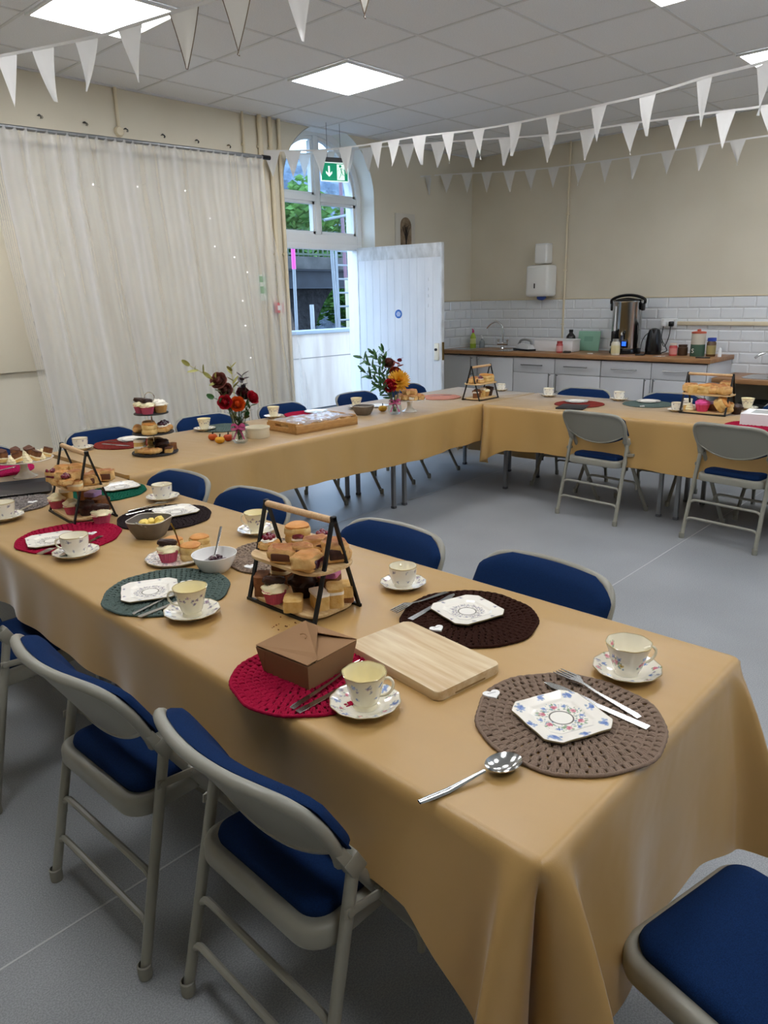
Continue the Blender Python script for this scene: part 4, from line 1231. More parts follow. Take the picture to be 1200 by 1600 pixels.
def plate_mesh(kind, nr=54, na=180):
    rn = random.Random({'rose': 1, 'grey': 2, 'chintz': 3, 'plain': 4}[kind])
    b = B()
    def R(a):
        if kind in ('chintz', 'plain'):
            return .088*(1+.012*math.cos(12*a))
        c, s = abs(math.cos(a)), abs(math.sin(a))
        r = min(.079/max(c, s, 1e-6), .0945/((c+s)/math.sqrt(2)))
        return r*(1+.008*math.cos(8*a))
    def prof(t):    # height over the normalised radius
        if t < .56: return .0035+.0008*(t/.56)**2
        if t < .70: return .0043+.004*sstep(.56, .70, t)
        return .0083+.0025*(t-.70)/.30
    def top(u, v):
        a = 2*PI*u; t = max(.002, v); r = R(a)*(t if t > .6 else t)
        rr = r if t > .62 else (.079*t + (r-.079*t)*sstep(.45, .62, t))
        return (rr*math.cos(a), rr*math.sin(a), prof(t))
    vs = b.grid(top, na, nr, closed_u=True)
    rim = vs[-1]
    def und(u, v):
        a = 2*PI*u; t = 1-v; r = R(a)*max(.002, t)
        return (r*math.cos(a), r*math.sin(a), max(.0, prof(t)-.0032 if t > .55 else .0))
    vu = b.grid(und, na, 12, closed_u=True)
    for i in range(na):
        k = (i+1) % na; b.bm.faces.new((rim[i], rim[k], vu[0][k], vu[0][i]))
    mo = []
    if kind == 'rose':
        for k in range(260):
            a, r = rn.uniform(0, 2*PI), rn.uniform(.027, .050); mo.append((r*math.cos(a), r*math.sin(a), rn.uniform(.0008, .002), rn.choice(['#a9b8a0', '#9fb0c0', '#b9c0b0', '#8da386', '#c3c4c8'])))
        for k in range(6): a = 2*PI*k/6+.3; mo += sprig(.037*math.cos(a), .037*math.sin(a), .0078, rn, PINKP, 8)
        for k in range(6): a = 2*PI*(k+.5)/6+.3; mo += sprig(.043*math.cos(a), .043*math.sin(a), .0048, rn, BLUEP, 4)
        for k in range(4):
            a = PI/4+PI/2*k; mo += sprig(.080*math.cos(a), .080*math.sin(a), .009, rn, BLUEP, 9)
            mo += sprig(.071*math.cos(a+PI/4), .071*math.sin(a+PI/4), .0075, rn, BLUEP, 8)
    elif kind == 'grey':
        for k in range(420):
            a, r = rn.uniform(0, 2*PI), rn.uniform(.026, .045); mo.append((r*math.cos(a), r*math.sin(a), rn.uniform(.0008, .0018), rn.choice(['#a8a5a0', '#b9b4ae', '#98969a', '#c2beb8', '#a79aa0'])))
        for k in range(14): a = 2*PI*k/14; mo += sprig(.038*math.cos(a), .038*math.sin(a), .0035, rn, GREYP, 4)
        for k in range(8): a = 2*PI*k/8+PI/8; mo += sprig(.076*math.cos(a), .076*math.sin(a), .0045, rn, GREYP, 5)
    elif kind == 'chintz':
        for k in range(900):
            a, r = rn.uniform(0, 2*PI), .088*math.sqrt(rn.uniform(.0, 1)); mo.append((r*math.cos(a), r*math.sin(a), rn.uniform(.001, .003), rn.choice(['#a9a09a', '#b6aab0', '#8f8f96', '#b5b7a8', '#9aa0b2', '#c0a6ac'])))
    pf = motif_paint('#f1ece0', mo)
    def paint(co):
        col = pf(co[:, 0], co[:, 1]); r = np.hypot(co[:, 0], co[:, 1]); a = np.arctan2(co[:, 1], co[:, 0])
        if kind in ('rose', 'grey'):
            col[np.abs(r-.0232) < .0009] = lin('#6d6a62'); col[r < .022] = lin('#f4f0e6')
            Rn = np.array([R(q) for q in a]); col[(r > Rn*.985)] = lin('#8d7f5d')
        else:
            Rn = np.array([R(q) for q in a]); col[(r > Rn*.98)] = lin('#a89a78' if kind == 'chintz' else '#ded9cc')
        col[co[:, 2] < .0001] = lin('#e8e3d6')
        return col
    return b.build('plate', CHINA, None, ang=60, paint=paint)

def make_cup(kind, label):
    """teacup and saucer are separate things: returns the cup thing"""
    rn = random.Random({'garland': 11, 'bluepink': 12, 'rose': 13, 'sprig': 14}[kind])
    t = thing('teacup', label, 'cup')
    flute = kind in ('bluepink', 'rose')
    wob = (lambda a, z: 1+(.018*math.cos(8*a)*min(1, z/.07) if flute else 0))
    if kind == 'rose': prof = [(.0, .004), (.022, .003), (.024, 0), (.026, .0), (.026, .006), (.030, .014), (.036, .032), (.041, .050), (.046, .064), (.048, .070), (.0465, .0705), (.043, .060), (.036, .036), (.028, .014), (.018, .010), (0, .009)]
    elif kind == 'sprig': prof = [(.0, .004), (.024, .003), (.026, 0), (.028, .0), (.027, .006), (.033, .012), (.039, .028), (.042, .046), (.043, .062), (.0435, .066), (.042, .0665), (.0405, .06), (.036, .03), (.03, .014), (.018, .010), (0, .009)]
    else: prof = [(.0, .004), (.019, .003), (.023, 0), (.025, .0), (.023, .008), (.027, .014), (.033, .034), (.037, .052), (.0425, .070), (.0445, .076), (.043, .0765), (.0395, .066), (.033, .036), (.025, .016), (.015, .011), (0, .010)]
    b = B(); N_ = 110
    # refine the profile
    pp = []
    for i in range(len(prof)-1):
        n_ = max(1, int(math.hypot(prof[i+1][0]-prof[i][0], prof[i+1][1]-prof[i][1])/.0022))
        for k in range(n_): pp.append((prof[i][0]+(prof[i+1][0]-prof[i][0])*k/n_, prof[i][1]+(prof[i+1][1]-prof[i][1])*k/n_))
    pp.append(prof[-1]); pp = [(max(r, .0004), z) for r, z in pp]
    b.lathe(pp, N_, wob=wob)
    R_ = .038; mo = []
    if kind == 'garland':
        for k in range(20):
            u = -PI+2*PI*k/20; mo += sprig(u*R_, .052+.006*math.cos(k*2.1), .0040, rn, MAUVE, 5)
        for q in (-2, 0, 2): mo += sprig(q*R_, .040, .004, rn, MAUVE, 5)
    elif kind == 'bluepink':
        for k in range(8):
            u = -PI+2*PI*(k+.5)/8; mo += sprig(u*R_, .058, .005, rn, BLUEP if k % 2 else GREYP, 6); mo += sprig(u*R_+.006, .048, .003, rn, GREYP, 4)
        for k in range(5): u = -PI+2*PI*k/5; mo += sprig(u*R_, .03, .0032, rn, BLUEP, 3)
    elif kind == 'rose':
        for q in (-2.5, -.7, 1.1):
            mo += sprig(q*R_, .034, .0085, rn, PINKP, 8); mo += sprig(q*R_+.012, .028, .0065, rn, dict(PINKP, petal=['#d9c06a', '#c9b070'], eye='#9a7a3a'), 5)
            mo += sprig(q*R_-.012, .030, .006, rn, PINKP, 5); mo += sprig(q*R_-.006, .046, .005, rn, BLUEP, 6); mo += sprig(q*R_+.008, .044, .005, rn, BLUEP, 5)
    else:
        for k in range(7):
            u = -PI+2*PI*k/7; mo += sprig(u*R_, .054, .005, rn, GREYP, 5); mo += sprig(u*R_+.01, .024, .0042, rn, GREYP, 4)
    pf = motif_paint('#f0ecdf' if kind in ('rose', 'sprig') else '#f0e9cc', mo)
    inner = lin('#efe9d6') if kind in ('rose', 'sprig') else lin('#f0e6bc')
    top = max(z for r, z in prof)
    def paint(co):
        a = np.arctan2(co[:, 1], co[:, 0]); col = pf(a*R_, co[:, 2])
        # inside: points closer to the axis than the outer wall at this height
        outer = [(r, z) for r, z in prof]; k = [i for i, q in enumerate(prof) if q[1] == top][0]
        zo = [q[1] for q in prof[3:k+1]]; ro = [q[0] for q in prof[3:k+1]]
        ins = (np.arange(len(co))//N_) > max(range(len(pp)), key=lambda i: pp[i][1]); col[ins] = inner
        if kind == 'rose':
            for (x, y, rr, c) in sprig(2.3*R_, .052, .006, rn, PINKP, 6):
                d = (a*R_-x)**2+(co[:, 2]-y)**2; col[ins & (d < rr*rr)] = lin(c)
        col[co[:, 2] > top-.0010] = lin('#b9a878')
        return col
    b.build('bowl', CHINA, t, ang=60, paint=paint)
    b = B(); hz = top
    q = catmull([(.033, 0, hz*.78), (.048, 0, hz*.86), (.057, 0, hz*.74), (.055, 0, hz*.54), (.044, 0, hz*.38), (.030, 0, hz*.33)], 6)
    b.tube(q, .0036, 8, flat=.8)
    b.build('handle', CHINA, t, paint=lambda co: np.repeat(np.array(lin('#efe8cf'))[None], len(co), 0))
    return t
def saucer_mesh(kind):
    rn = random.Random({'blue': 21, 'garland': 22, 'rose': 23}[kind])
    b = B(); N_ = 150
    prof = [(.001, .004), (.02, .004), (.0265, .0045), (.028, .0055), (.04, .0075), (.055, .0125), (.068, .0185), (.0715, .0195), (.0715, .018), (.056, .0095), (.04, .003), (.038, 0), (.001, 0)]
    pp = []
    for i in range(len(prof)-1):
        n_ = max(1, int(math.hypot(prof[i+1][0]-prof[i][0], prof[i+1][1]-prof[i][1])/.0022))
        for k in range(n_): pp.append((prof[i][0]+(prof[i+1][0]-prof[i][0])*k/n_, prof[i][1]+(prof[i+1][1]-prof[i][1])*k/n_))
    pp.append(prof[-1])
    b.lathe(pp, N_, wob=lambda a, z: 1+.014*math.cos(12*a)*(z > .012))
    mo = []
    P1, P2 = {'blue': (BLUEP, PINKP), 'garland': (MAUVE, GREYP), 'rose': (PINKP, BLUEP)}[kind]
    for k in range(6):
        a = 2*PI*k/6; mo += sprig(.060*math.cos(a), .060*math.sin(a), .0065, rn, P1, 9)
        a += PI/6; mo += sprig(.050*math.cos(a), .050*math.sin(a), .005, rn, P2, 7)
        mo += sprig(.064*math.cos(a), .064*math.sin(a), .0045, rn, GREYP, 9); mo += sprig(.055*math.cos(a+.25), .055*math.sin(a+.25), .003, rn, GREYP, 7)
    pf = motif_paint('#f0ebdc', mo)
    def paint(co):
        col = pf(co[:, 0], co[:, 1]); r = np.hypot(co[:, 0], co[:, 1])
        col[r > .0695] = lin('#a08a58'); return col
    return b.build('saucer', CHINA, None, ang=60, paint=paint)

PLATE = {}; SAUCER = {}; CUP = {}
def plate(kind, label, loc, rz=0., group='tea plates', scale=1.):
    if kind not in PLATE: o = PLATE[kind] = plate_mesh(kind)
    else: o = PLATE[kind].copy(); C.objects.link(o)
    o.scale = (scale,)*3
    return tag(o, label, 'plate', group, loc, rz)
def cup_saucer(kind, px, py, clabel, slabel, rz=0., s=1., z=CZ, cuponly=False, up=True):
    """(px,py): the centre of the saucer foot in the photograph"""
    sk_ = {'garland': 'garland', 'bluepink': 'blue', 'rose': 'rose', 'sprig': 'garland'}[kind]
    p = P(px, py, z)
    zc = z
    if not cuponly:
        if sk_ not in SAUCER: o = SAUCER[sk_] = saucer_mesh(sk_)
        else: o = SAUCER[sk_].copy(); C.objects.link(o)
        o.scale = (s,)*3; tag(o, slabel, 'saucer', 'saucers', (p.x, p.y, z+.0003), rz)
        zc = z+.0045*s+.0003
    if kind not in CUP: c = CUP[kind] = make_cup(kind, clabel); c['group'] = 'teacups'
    else: c = dup(CUP[kind], label=clabel, group='teacups')
    c.location = (p.x, p.y, zc); c.rotation_euler = (0, 0, rz); c.scale = (s,)*3
    return p

# ================================================================== crochet mats
def crochet_mesh(seed, R_=.18, rows=13, k3=True, detail=6):
    rn = random.Random(seed); b = B()
    ph = [rn.uniform(0, 6) for _ in range(4)]
    def wob(a): return 1+.012*math.sin(6*a+ph[0])+.01*math.sin(3*a+ph[1])+.008*math.sin(11*a+ph[2])
    dr = R_/(rows+.5)
    b.lathe([(0, .0015), (dr*.7, .0045), (dr*.9, .002), (dr*.9, 0), (0, 0)], 16)
    for k in range(1, rows+1):
        r0 = dr*k; n_ = max(6, int(round(2*PI*r0/.0172)))
        # chain ring on which the next row sits
        pts = []
        m_ = n_*3
        for j in range(m_):
            a = 2*PI*j/m_; rr = (r0+dr*.42)*wob(a)+.0006*math.sin(j*2.1)
            pts.append((rr*math.cos(a), rr*math.sin(a), .0032+.0006*math.sin(j*1.7+k)))
        b.tube(pts, .0034 if k < rows else .0042, detail, closed=True, cap=False)
        # clusters of three treble stitches
        for j in range(n_):
            a0 = 2*PI*(j+.5*(k % 2))/n_+rn.uniform(-.012, .012)
            for q in (-1, 0, 1):
                a1, a2 = a0+q*.0020/r0, a0+q*.0050/r0
                ra, rb = (r0-dr*.58)*wob(a1), (r0+dr*.40)*wob(a2)
                am = (a1+a2)/2; rm = (ra+rb)/2
                h = .0050+rn.uniform(-.0006, .0008)
                b.tube([(ra*math.cos(a1), ra*math.sin(a1), .0028), (rm*math.cos(am), rm*math.sin(am), h), (rb*math.cos(a2), rb*math.sin(a2), .003)], [.0026, .0038, .0034], 6, cap=False)
    for v in b.bm.verts: v.co.z = max(v.co.z, .0002)
    return b
CMESH = []
def yarn(name, c, c2): return M(name, c, .98, spec=.15, var=(c2, 700, 2), bump=(1500, .4, .001))
Y_TAUPE = yarn('taupe yarn', '#8b7766', '#766458'); Y_BROWN = yarn('dark brown yarn', '#33190f', '#241009')
Y_RED = yarn('crimson yarn', '#a8123a', '#860c2c'); Y_GREEN = yarn('grey green yarn', '#5c6a66', '#49564f')
Y_DGREEN = yarn('bottle green yarn', '#0f5a44', '#0a4635'); Y_BLACK = yarn('black brown yarn', '#2c2223', '#1d1617')
Y_MARL = M('marl yarn', '#8f8680', .95, var=('#4e4744', 90, 3), bump=(1500, .4, .001)); Y_MARLB = M('marl brown yarn', '#96826f', .95, var=('#5d4c40', 110, 3), bump=(1500, .4, .001))
Y_RUST = yarn('rust red yarn', '#84332c', '#6a2621'); Y_PINK = yarn('raspberry yarn', '#b8185a', '#9a1149'); Y_SALM = yarn('salmon yarn', '#c98f7c', '#b57a68')
def mat_(label, loc, yarnm, variant=0, scale=1., rz=0.):
    while len(CMESH) < 3:
        i = len(CMESH); o = crochet_mesh(i+1, rows=(10, 10, 9)[i]).build('placemat', Y_TAUPE, None, ang=180)
        o.location = (0, 0, -50); CMESH.append([o, False])
    rec = CMESH[variant]
    if not rec[1]: o = rec[0]; rec[1] = True
    else: o = rec[0].copy(); C.objects.link(o)
    setmat(o, yarnm); o.scale = (scale,)*2+(1,)
    return tag(o, label, 'placemat', 'crochet placemats', loc, rz)

# ================================================================== cutlery
def knife_mesh(L_=.215):
    b = B(); h = .1*L_/.215
    out = [(0, -.0085), (h, -.0065), (h+.004, -.0045), (h+.02, -.010), (L_-.035, -.0105), (L_-.01, -.006), (L_, .002), (L_-.02, .0085), (h+.004, .007), (h, .0068), (0, .0085)]
    b.prism(out, 0, .002, zf=lambda x, y: .0012*(x < h), bev=.0006, seg=1)
    return b.build('knife', STEEL, None, ang=30)
def fork_mesh(L_=.195):
    b = B(); s = L_-.055
    left = [(0, -.0062), (.01, -.0068), (s*.7, -.0032), (s-.01, -.003), (s+.005, -.011), (L_-.045, -.0125)]
    out = list(left)
    for k in range(4):
        y = -.0125+.0072*k
        out += [(L_-.003, y+.0004), (L_, y+.0016), (L_-.003, y+.0030)] if True else []
        if k < 3: out += [(L_-.042, y+.0042), (L_-.044, y+.0052), (L_-.042, y+.0066)]
    out += [(L_-.045, .0125)] + [(x, -y) for x, y in reversed(left[:-1])]
    zf = lambda x, y: .010*sstep(s-.03, s+.005, x)*(1-sstep(s+.005, L_-.02, x))*.6+.0035*sstep(0, -.02, -x)+.004*(x > L_-.012)*0
    b.prism(out, 0, .0017, zf=zf)
    return b.build('fork', STEEL, None, ang=30)
KN = [None]; FK = [None]
def cutlery(kind, a, b_, label, z, dz=0.):
    """a: handle end px, b_: tip px"""
    store = KN if kind == 'knife' else FK
    if store[0] is None: o = store[0] = knife_mesh() if kind == 'knife' else fork_mesh()
    else: o = store[0].copy(); C.objects.link(o)
    p, q = P(a[0], a[1], z), P(b_[0], b_[1], z+dz); d = q-p
    L0 = .215 if kind == 'knife' else .195
    o.location = p; o.rotation_euler = (0, -math.atan2(dz, Vector((d.x, d.y)).length), math.atan2(d.y, d.x))
    k = d.length/L0; o.scale = (k, min(1.1, max(.9, k)), 1)
    return tag(o, label, kind, 'knives and forks')
HEARTW = M('white heart', '#efeeea', .45); INK = M('grey ink', '#8a8a8e', .7)
HT = [None]
def heart_tag(px, py, label, z, rz=0., s=1.):
    p = P(px, py, z)
    if HT[0] is None:
        t = HT[0] = thing('heart_tag', label, 'name tag', p, rz, 'white heart name tags')
        out = []
        for k in range(48):
            a = 2*PI*k/48; x = 16*math.sin(a)**3; y = 13*math.cos(a)-5*math.cos(2*a)-2*math.cos(3*a)-math.cos(4*a); out.append((x*.00118, y*.00118))
        b = B(); b.prism(out, 0, .0035, bev=.0007, seg=1); b.build('heart', HEARTW, t)
        b = B()
        b.tube([(-.0095+.0014*k, .003+.0016*math.sin(k*2.3)*(1 if k % 3 else .5), .0037) for k in range(14)], .00042, 4); b.build('handwriting', INK, t)
    else: t = dup(HT[0], p, rz, label, 'white heart name tags')
    t.location = p; t.scale = (s,)*3
    return t

# ================================================================== place settings of the near table
MZ = CZ+.0004; ZP = CZ+.0068
ctr = lambda a, b_, z=CZ: (P(*a, z)+P(*b_, z))/2
def at_(px, py, z=MZ): p = P(px, py, z); return (p.x, p.y, z)
# 1 taupe mat, nearest
mat_('taupe crochet placemat with the pink rose plate, nearest corner of the table', (1.163, .607, MZ), Y_TAUPE, 0, 1.0, .3)
p = P(877, 1124, ZP); plate('rose', 'square cut-corner plate with pink roses and blue corner flowers on the taupe mat', (p.x, p.y, ZP), -.42, scale=1.0)
cutlery('knife', (1013, 1139), (851, 1066), 'table knife lying on the taupe mat beside the rose plate', ZP+.0005, .004)
cutlery('fork', (999, 1122), (870, 1050), 'fork lying on the taupe mat above the knife', ZP+.0005, .004)
heart_tag(769, 1086, 'white heart tag on the taupe mat', ZP, -.5)
cup_saucer('rose', 979, 1053, 'cup with a pink and yellow flower spray, nearest the table end', 'flowered saucer under the rose spray cup, nearest the table end', -.9, 1.02)
# serving spoon
t = thing('serving_spoon', 'large steel serving spoon lying on the bare cloth', 'spoon')
a, b_ = P(655, 1257, CZ), P(778, 1207, CZ); d = b_-a; Ls = d.length
t.location = a; t.rotation_euler = (0, 0, math.atan2(d.y, d.x)); Lb = .058
b = B(); hw = [(0, .006), (.02, .0075), (Ls*.35, .0075), (Ls-Lb*.7, .0042), (Ls-Lb*.5, .0045)]
b.rings([[(x, w_*math.cos(q), .0045+.0022*math.sin(q)+.010*sstep(Ls*.45, Ls-Lb*.5, x)) for q in [2*PI*k/10 for k in range(10)]] for x, w_ in hw]); b.build('handle', STEEL, t)
b = B()
def sp(off):
    def f(u, v):
        a_ = 2*PI*u; r = v
        return (Ls+.012+.036*r*math.cos(a_)*(1 if True else 1), .027*r*math.sin(a_), .0015+off+.014*r**2.2)
    return f
va = b.grid(sp(.0016), 40, 12, True); vb = b.grid(sp(0), 40, 12, True)
for i in range(40): b.bm.faces.new((va[-1][i], va[-1][(i+1) % 40], vb[-1][(i+1) % 40], vb[-1][i]))
b.build('spoon_bowl', STEEL, t)
# chopping board
t = thing('chopping_board', 'pale wooden chopping board lying between the red and dark brown mats', 'board')
A_, B_, C_, D_ = [P(x, y, .722) for x, y in ((553, 1009), (626, 966), (777, 1033), (690, 1088))]
cc = (A_+B_+C_+D_)/4; ln = ((D_-A_).length+(C_-B_).length)/2; wd = ((B_-A_).length+(C_-D_).length)/2; dd = ((D_-A_)+(C_-B_))
t.location = (cc.x, cc.y, CZ); t.rotation_euler = (0, 0, math.atan2(dd.y, dd.x))
b = B(); b.prism(rrect(ln, wd, .014, 5), .0005, .0225, bev=.003, seg=2); b.build('board', BOARDM, t)
b = B(); b.box((ln/2-.0045, 0, .0045), (.010, wd*.5, .008), bev=.003); b.build('grip_recess_shade', M('recess shade wood', '#8f7347', .8), t)  # darker block painting the shade inside the grip cut; no hollow modelled
# dark brown mat
c_ = ctr((611, 965), (820, 975)); mat_('dark brown crochet placemat behind the chopping board', (1.425, 1.04, MZ), Y_BROWN, 1, .97)
p = P(730, 957, ZP); plate('grey', 'square cut-corner plate with a grey flower ring on the dark brown mat', (p.x, p.y, ZP), -.30)
cutlery('knife', (641, 969), (711, 928), 'knife on the dark brown mat right beside its plate', ZP+.0005, .003)
cutlery('fork', (699, 926), (614, 958), 'fork on the dark brown mat behind the knife', ZP+.0005, .003)
heart_tag(683, 983, 'white heart tag on the dark brown mat at the board edge', ZP, -.3)
cup_saucer('sprig', 630, 917, 'white cup with grey sprigs between the food stand and the dark brown mat', 'saucer by the dark brown mat under the grey sprig cup', .9, .93)
# red mat and kraft box
mat_('crimson crochet placemat under the brown card box', (.945, 1.128, MZ), Y_RED, 0, .92, 1.1)
t = thing('cake_box', 'folded brown kraft card takeaway box on the crimson mat', 'box')
zb_ = CZ+.006
b0, b1, b2 = P(483, 1079, zb_), P(413, 1049, zb_), P(549, 1041, zb_)
e1, e2 = b1-b0, b2-b0
t.location = (b0.x, b0.y, zb_); KR = M('kraft card', '#8f6b47', .8, var=('#86633f', 4, 4), bump=(500, .15, .0005)); KRI = M('kraft card inside', '#8d6843', .85)
e1.z = e2.z = 0; H_ = .062; fl = .010
u1, u2 = e1.normalized(), e2.normalized()
def kp(a_, b__, z): return e1*a_+e2*b__+V(0, 0, z)
lo4 = [kp(0, 0, 0), kp(0, 1, 0), kp(1, 1, 0), kp(1, 0, 0)]
f_ = fl/e1.length; g_ = fl/e2.length
hi4 = [kp(-f_, -g_, H_), kp(-f_, 1+g_, H_), kp(1+f_, 1+g_, H_), kp(1+f_, -g_, H_)]
b = B(); b.rings([lo4, hi4], True, True, False)
lo5 = [kp(.02, .02, H_*.96), kp(.02, .98, H_*.96), kp(.98, .98, H_*.96), kp(.98, .02, H_*.96)]
b.rings([hi4, lo5], True, False, True)
b.build('carton', KR, t, smooth=False)
def flap(pts, th, nm, mt):
    b = B(); lo = [b.bm.verts.new(p) for p in pts]; hi = [b.bm.verts.new(p+V(0, 0, th)) for p in pts]; n_ = len(pts)
    for i in range(n_): b.bm.faces.new((lo[i], lo[(i+1) % n_], hi[(i+1) % n_], hi[i]))
    b.bm.faces.new(hi); b.bm.faces.new(list(reversed(lo)))
    return b.build(nm, mt, t, smooth=False)
flap([kp(-f_, .10, H_+.001), kp(-f_, 1+g_, H_+.001), kp(1+f_, 1+g_, H_+.001), kp(.52, .70, H_+.003)], .0015, 'lid_flap', KR)
flap([kp(.50, .76, H_+.012), kp(1+f_, 1+g_, H_+.003), kp(-f_, 1+g_, H_+.003)], .0015, 'lid_flap', KR)
flap([kp(-f_, -g_, H_+.003), kp(-f_, .15, H_+.005), kp(.06, .24, H_+.009), kp(.52, .80, H_+.019), kp(1+f_, 1+g_, H_+.005), kp(1+f_, -g_, H_+.003)], .0016, 'lid_flap', KR)
b = B(); b.tube([kp(.50, .48, H_+.0135), kp(.53, .54, H_+.0145), kp(.585, .575, H_+.0155), kp(.64, .565, H_+.0152), kp(.67, .53, H_+.0145)], .0012, 6); b.build('tongue', KRI, t)
# folded corner gussets on the visible sides
for (a_, c2) in ((0, 1), (1, 0)):
    pass
b = B()
q0, q1, q2 = kp(1, 0, 0), kp(1+f_, -g_, H_), kp(.86, -g_*.9, H_*.97)
off = -u2*.0012
v = [b.bm.verts.new(p+off) for p in (q0, q1, q2)]; b.bm.faces.new(v); v2 = [b.bm.verts.new(p) for p in (q0, q1, q2)]; b.bm.faces.new(list(reversed(v2)))
for i in range(3): b.bm.faces.new((v[i], v[(i+1) % 3], v2[(i+1) % 3], v2[i]))
b.build('corner_gusset', KRI, t, smooth=False)
cutlery('fork', (456, 1108), (569, 1036), 'fork between the card box and the cup, on the crimson mat', ZP+.0005, .006)
cutlery('knife', (465, 1114), (560, 1062), 'knife beside the fork at the edge of the crimson mat', ZP+.0005, .004)
cup_saucer('bluepink', 571, 1106, 'cream fluted cup with blue flowers in front of the chopping board', 'flowered saucer under the fluted cup in front of the chopping board', -1.0, 1.02)
# grey green mat
mat_('grey green crochet placemat with a white plate, left of the food stand', (1.015, 1.815, MZ), Y_GREEN, 1, .98, .5)
p = P(235, 926, ZP); plate('grey', 'square cut-corner plate with a grey flower ring on the grey green mat', (p.x, p.y, ZP), -.5)
cutlery('knife', (217, 965), (305, 930), 'knife at the lower edge of the grey green mat', ZP+.0005, .003)
cutlery('fork', (208, 960), (292, 922), 'fork between knife and plate on the grey green mat', ZP+.0005, .003)
heart_tag(292, 911, 'white heart tag on the grey green mat', ZP, -.4)
cup_saucer('garland', 301, 962, 'cream cup with a mauve garland at the grey green mat', 'saucer with the mauve garland cup by the grey green mat', 2.4, 1.03)
# marl brown mat behind the bowl
mat_('mottled brown crochet placemat behind the white jam bowl', (1.425, 1.80, MZ), Y_MARLB, 2, .95)
heart_tag(391, 886, 'white heart tag on the mottled brown mat by the stand leg', ZP, -.6)
cup_saucer('garland', 402, 833, 'cream garland cup behind the food stand, by the second chair back', 'saucer of the cream garland cup behind the food stand', 2.2, .98)
# black brown mat
mat_('black brown crochet placemat behind the grey butter bowl', (1.425, 2.50, MZ), Y_BLACK, 1, .98, 1.7)
p = P(275, 801, ZP); plate('grey', 'square plate with a grey flower ring on the black brown mat', (p.x, p.y, ZP), -.2)
cutlery('knife', (196, 805), (258, 790), 'knife on the black brown mat beside the plate', ZP+.0005, .003)
cutlery('fork', (200, 800), (262, 786), 'fork on the black brown mat behind the knife', ZP+.0005, .003)
cup_saucer('sprig', 255, 781, 'white cup in front of the third chair back, behind the black brown mat', 'saucer behind the black brown mat, below the third chair back', .9, .98)
# crimson mat in the middle left
mat_('crimson crochet placemat with plate and cup, in front of the second food stand', (1.065, 2.545, MZ), Y_RED, 2, .98, .8)
p = P(80, 846, ZP); plate('grey', 'square plate with a grey flower ring on the far crimson mat', (p.x, p.y, ZP), -.3)
cutlery('knife', (159, 838), (92, 870), 'knife on the far crimson mat, mostly behind the cup', ZP+.0005, .003)
cutlery('fork', (140, 845), (60, 868), 'fork on the far crimson mat beside the plate', ZP+.0005, .003)
heart_tag(143, 834, 'white heart tag on the far crimson mat', ZP, -.4)
cup_saucer('sprig', 120, 869, 'white sprig cup at the far crimson mat', 'saucer in front of the far crimson mat', 2.5, 1.05)
# bottle green mat
mat_('bottle green crochet placemat behind the second food stand', (1.475, 3.06, MZ), Y_DGREEN, 2, .92)
p = P(187, 762, ZP); plate('grey', 'square plate with a grey flower ring on the bottle green mat', (p.x, p.y, ZP), -.2)
# marl grey mat at the left edge
mat_('mottled grey crochet placemat at the left edge in front of the black tray', (1.105, 3.20, MZ), Y_MARL, 2, .95)
heart_tag(51, 785, 'white heart tag on the mottled grey mat', ZP, -.4)
cutlery('knife', (50, 789), (15, 806), 'knife on the mottled grey mat behind the left cup', ZP+.0005, .003)
cup_saucer('sprig', 8, 812, 'white sprig cup cut by the left edge of the photo', 'saucer cut by the left edge of the photo', 2.6, 1.02)
# raspberry mat
p = P(-4, 736, MZ); mat_('raspberry pink crochet placemat at the left edge under the cake stand', (p.x, p.y, MZ), Y_PINK, 2, .95)
p = P(5, 733, ZP); cutlery('knife', (-10, 738), (25, 729), 'knife on the raspberry mat at the left edge', ZP+.0005, .002)
# black tray
t = thing('serving_tray', 'black rectangular serving tray at the left of the near table', 'tray')
pa_, pb_ = P(80, 750, CZ), P(83, 772, CZ); e_ = pb_-pa_; wd_t = e_.length; e_.normalize(); lt_ = V(e_.y, -e_.x, 0)
if lt_.dot(RIGHT) > 0: lt_ = -lt_
t.location = (pa_+pb_)/2+lt_*.17; t.rotation_euler = (0, 0, math.atan2(lt_.y, lt_.x))
b = B(); b.rings([[(x, y, z) for x, y in rrect(.34*k, wd_t*k2, .025, 4)] for (k, k2, z) in ((.94, .9, .0005), (1, 1, .016), (.99, .98, .016), (.93, .88, .004))], True, True, True); b.build('tray', M('tray black', '#28272a', .5), t)

# long table settings
cup_saucer('sprig', 127, 703, 'white sprig cup behind the handle of the second food stand', 'saucer behind the handle of the second food stand', .6, 1.0)
p = P(193, 694, MZ); mat_('rust red crochet placemat left of the three tier stand', (p.x, p.y, MZ), Y_RUST, 2, .95)
p = P(207, 687, ZP); plate('plain', 'plain white plate on the rust red mat left of the three tier stand', (p.x, p.y, ZP), 0)
cutlery('knife', (160, 694), (203, 697), 'knife on the rust red mat', ZP+.0005, .002)
cutlery('fork', (163, 690), (200, 692), 'fork on the rust red mat behind the knife', ZP+.0005, .002)
cup_saucer('garland', 320, 673, 'cream cup left of the pumpkins by the vase', 'saucer left of the pumpkins by the vase', .8, 1.0)
p = P(352, 669, MZ); mat_('grey green crochet placemat behind the left flower vase', (p.x, p.y, MZ), Y_GREEN, 2, .9)
p = P(480, 648, MZ); mat_('crimson crochet placemat behind the wrapped tray', (p.x, p.y, MZ), Y_RED, 2, .92)
p = P(494, 644, ZP); plate('plain', 'plain white plate behind the wrapped wooden tray', (p.x, p.y, ZP), 0)
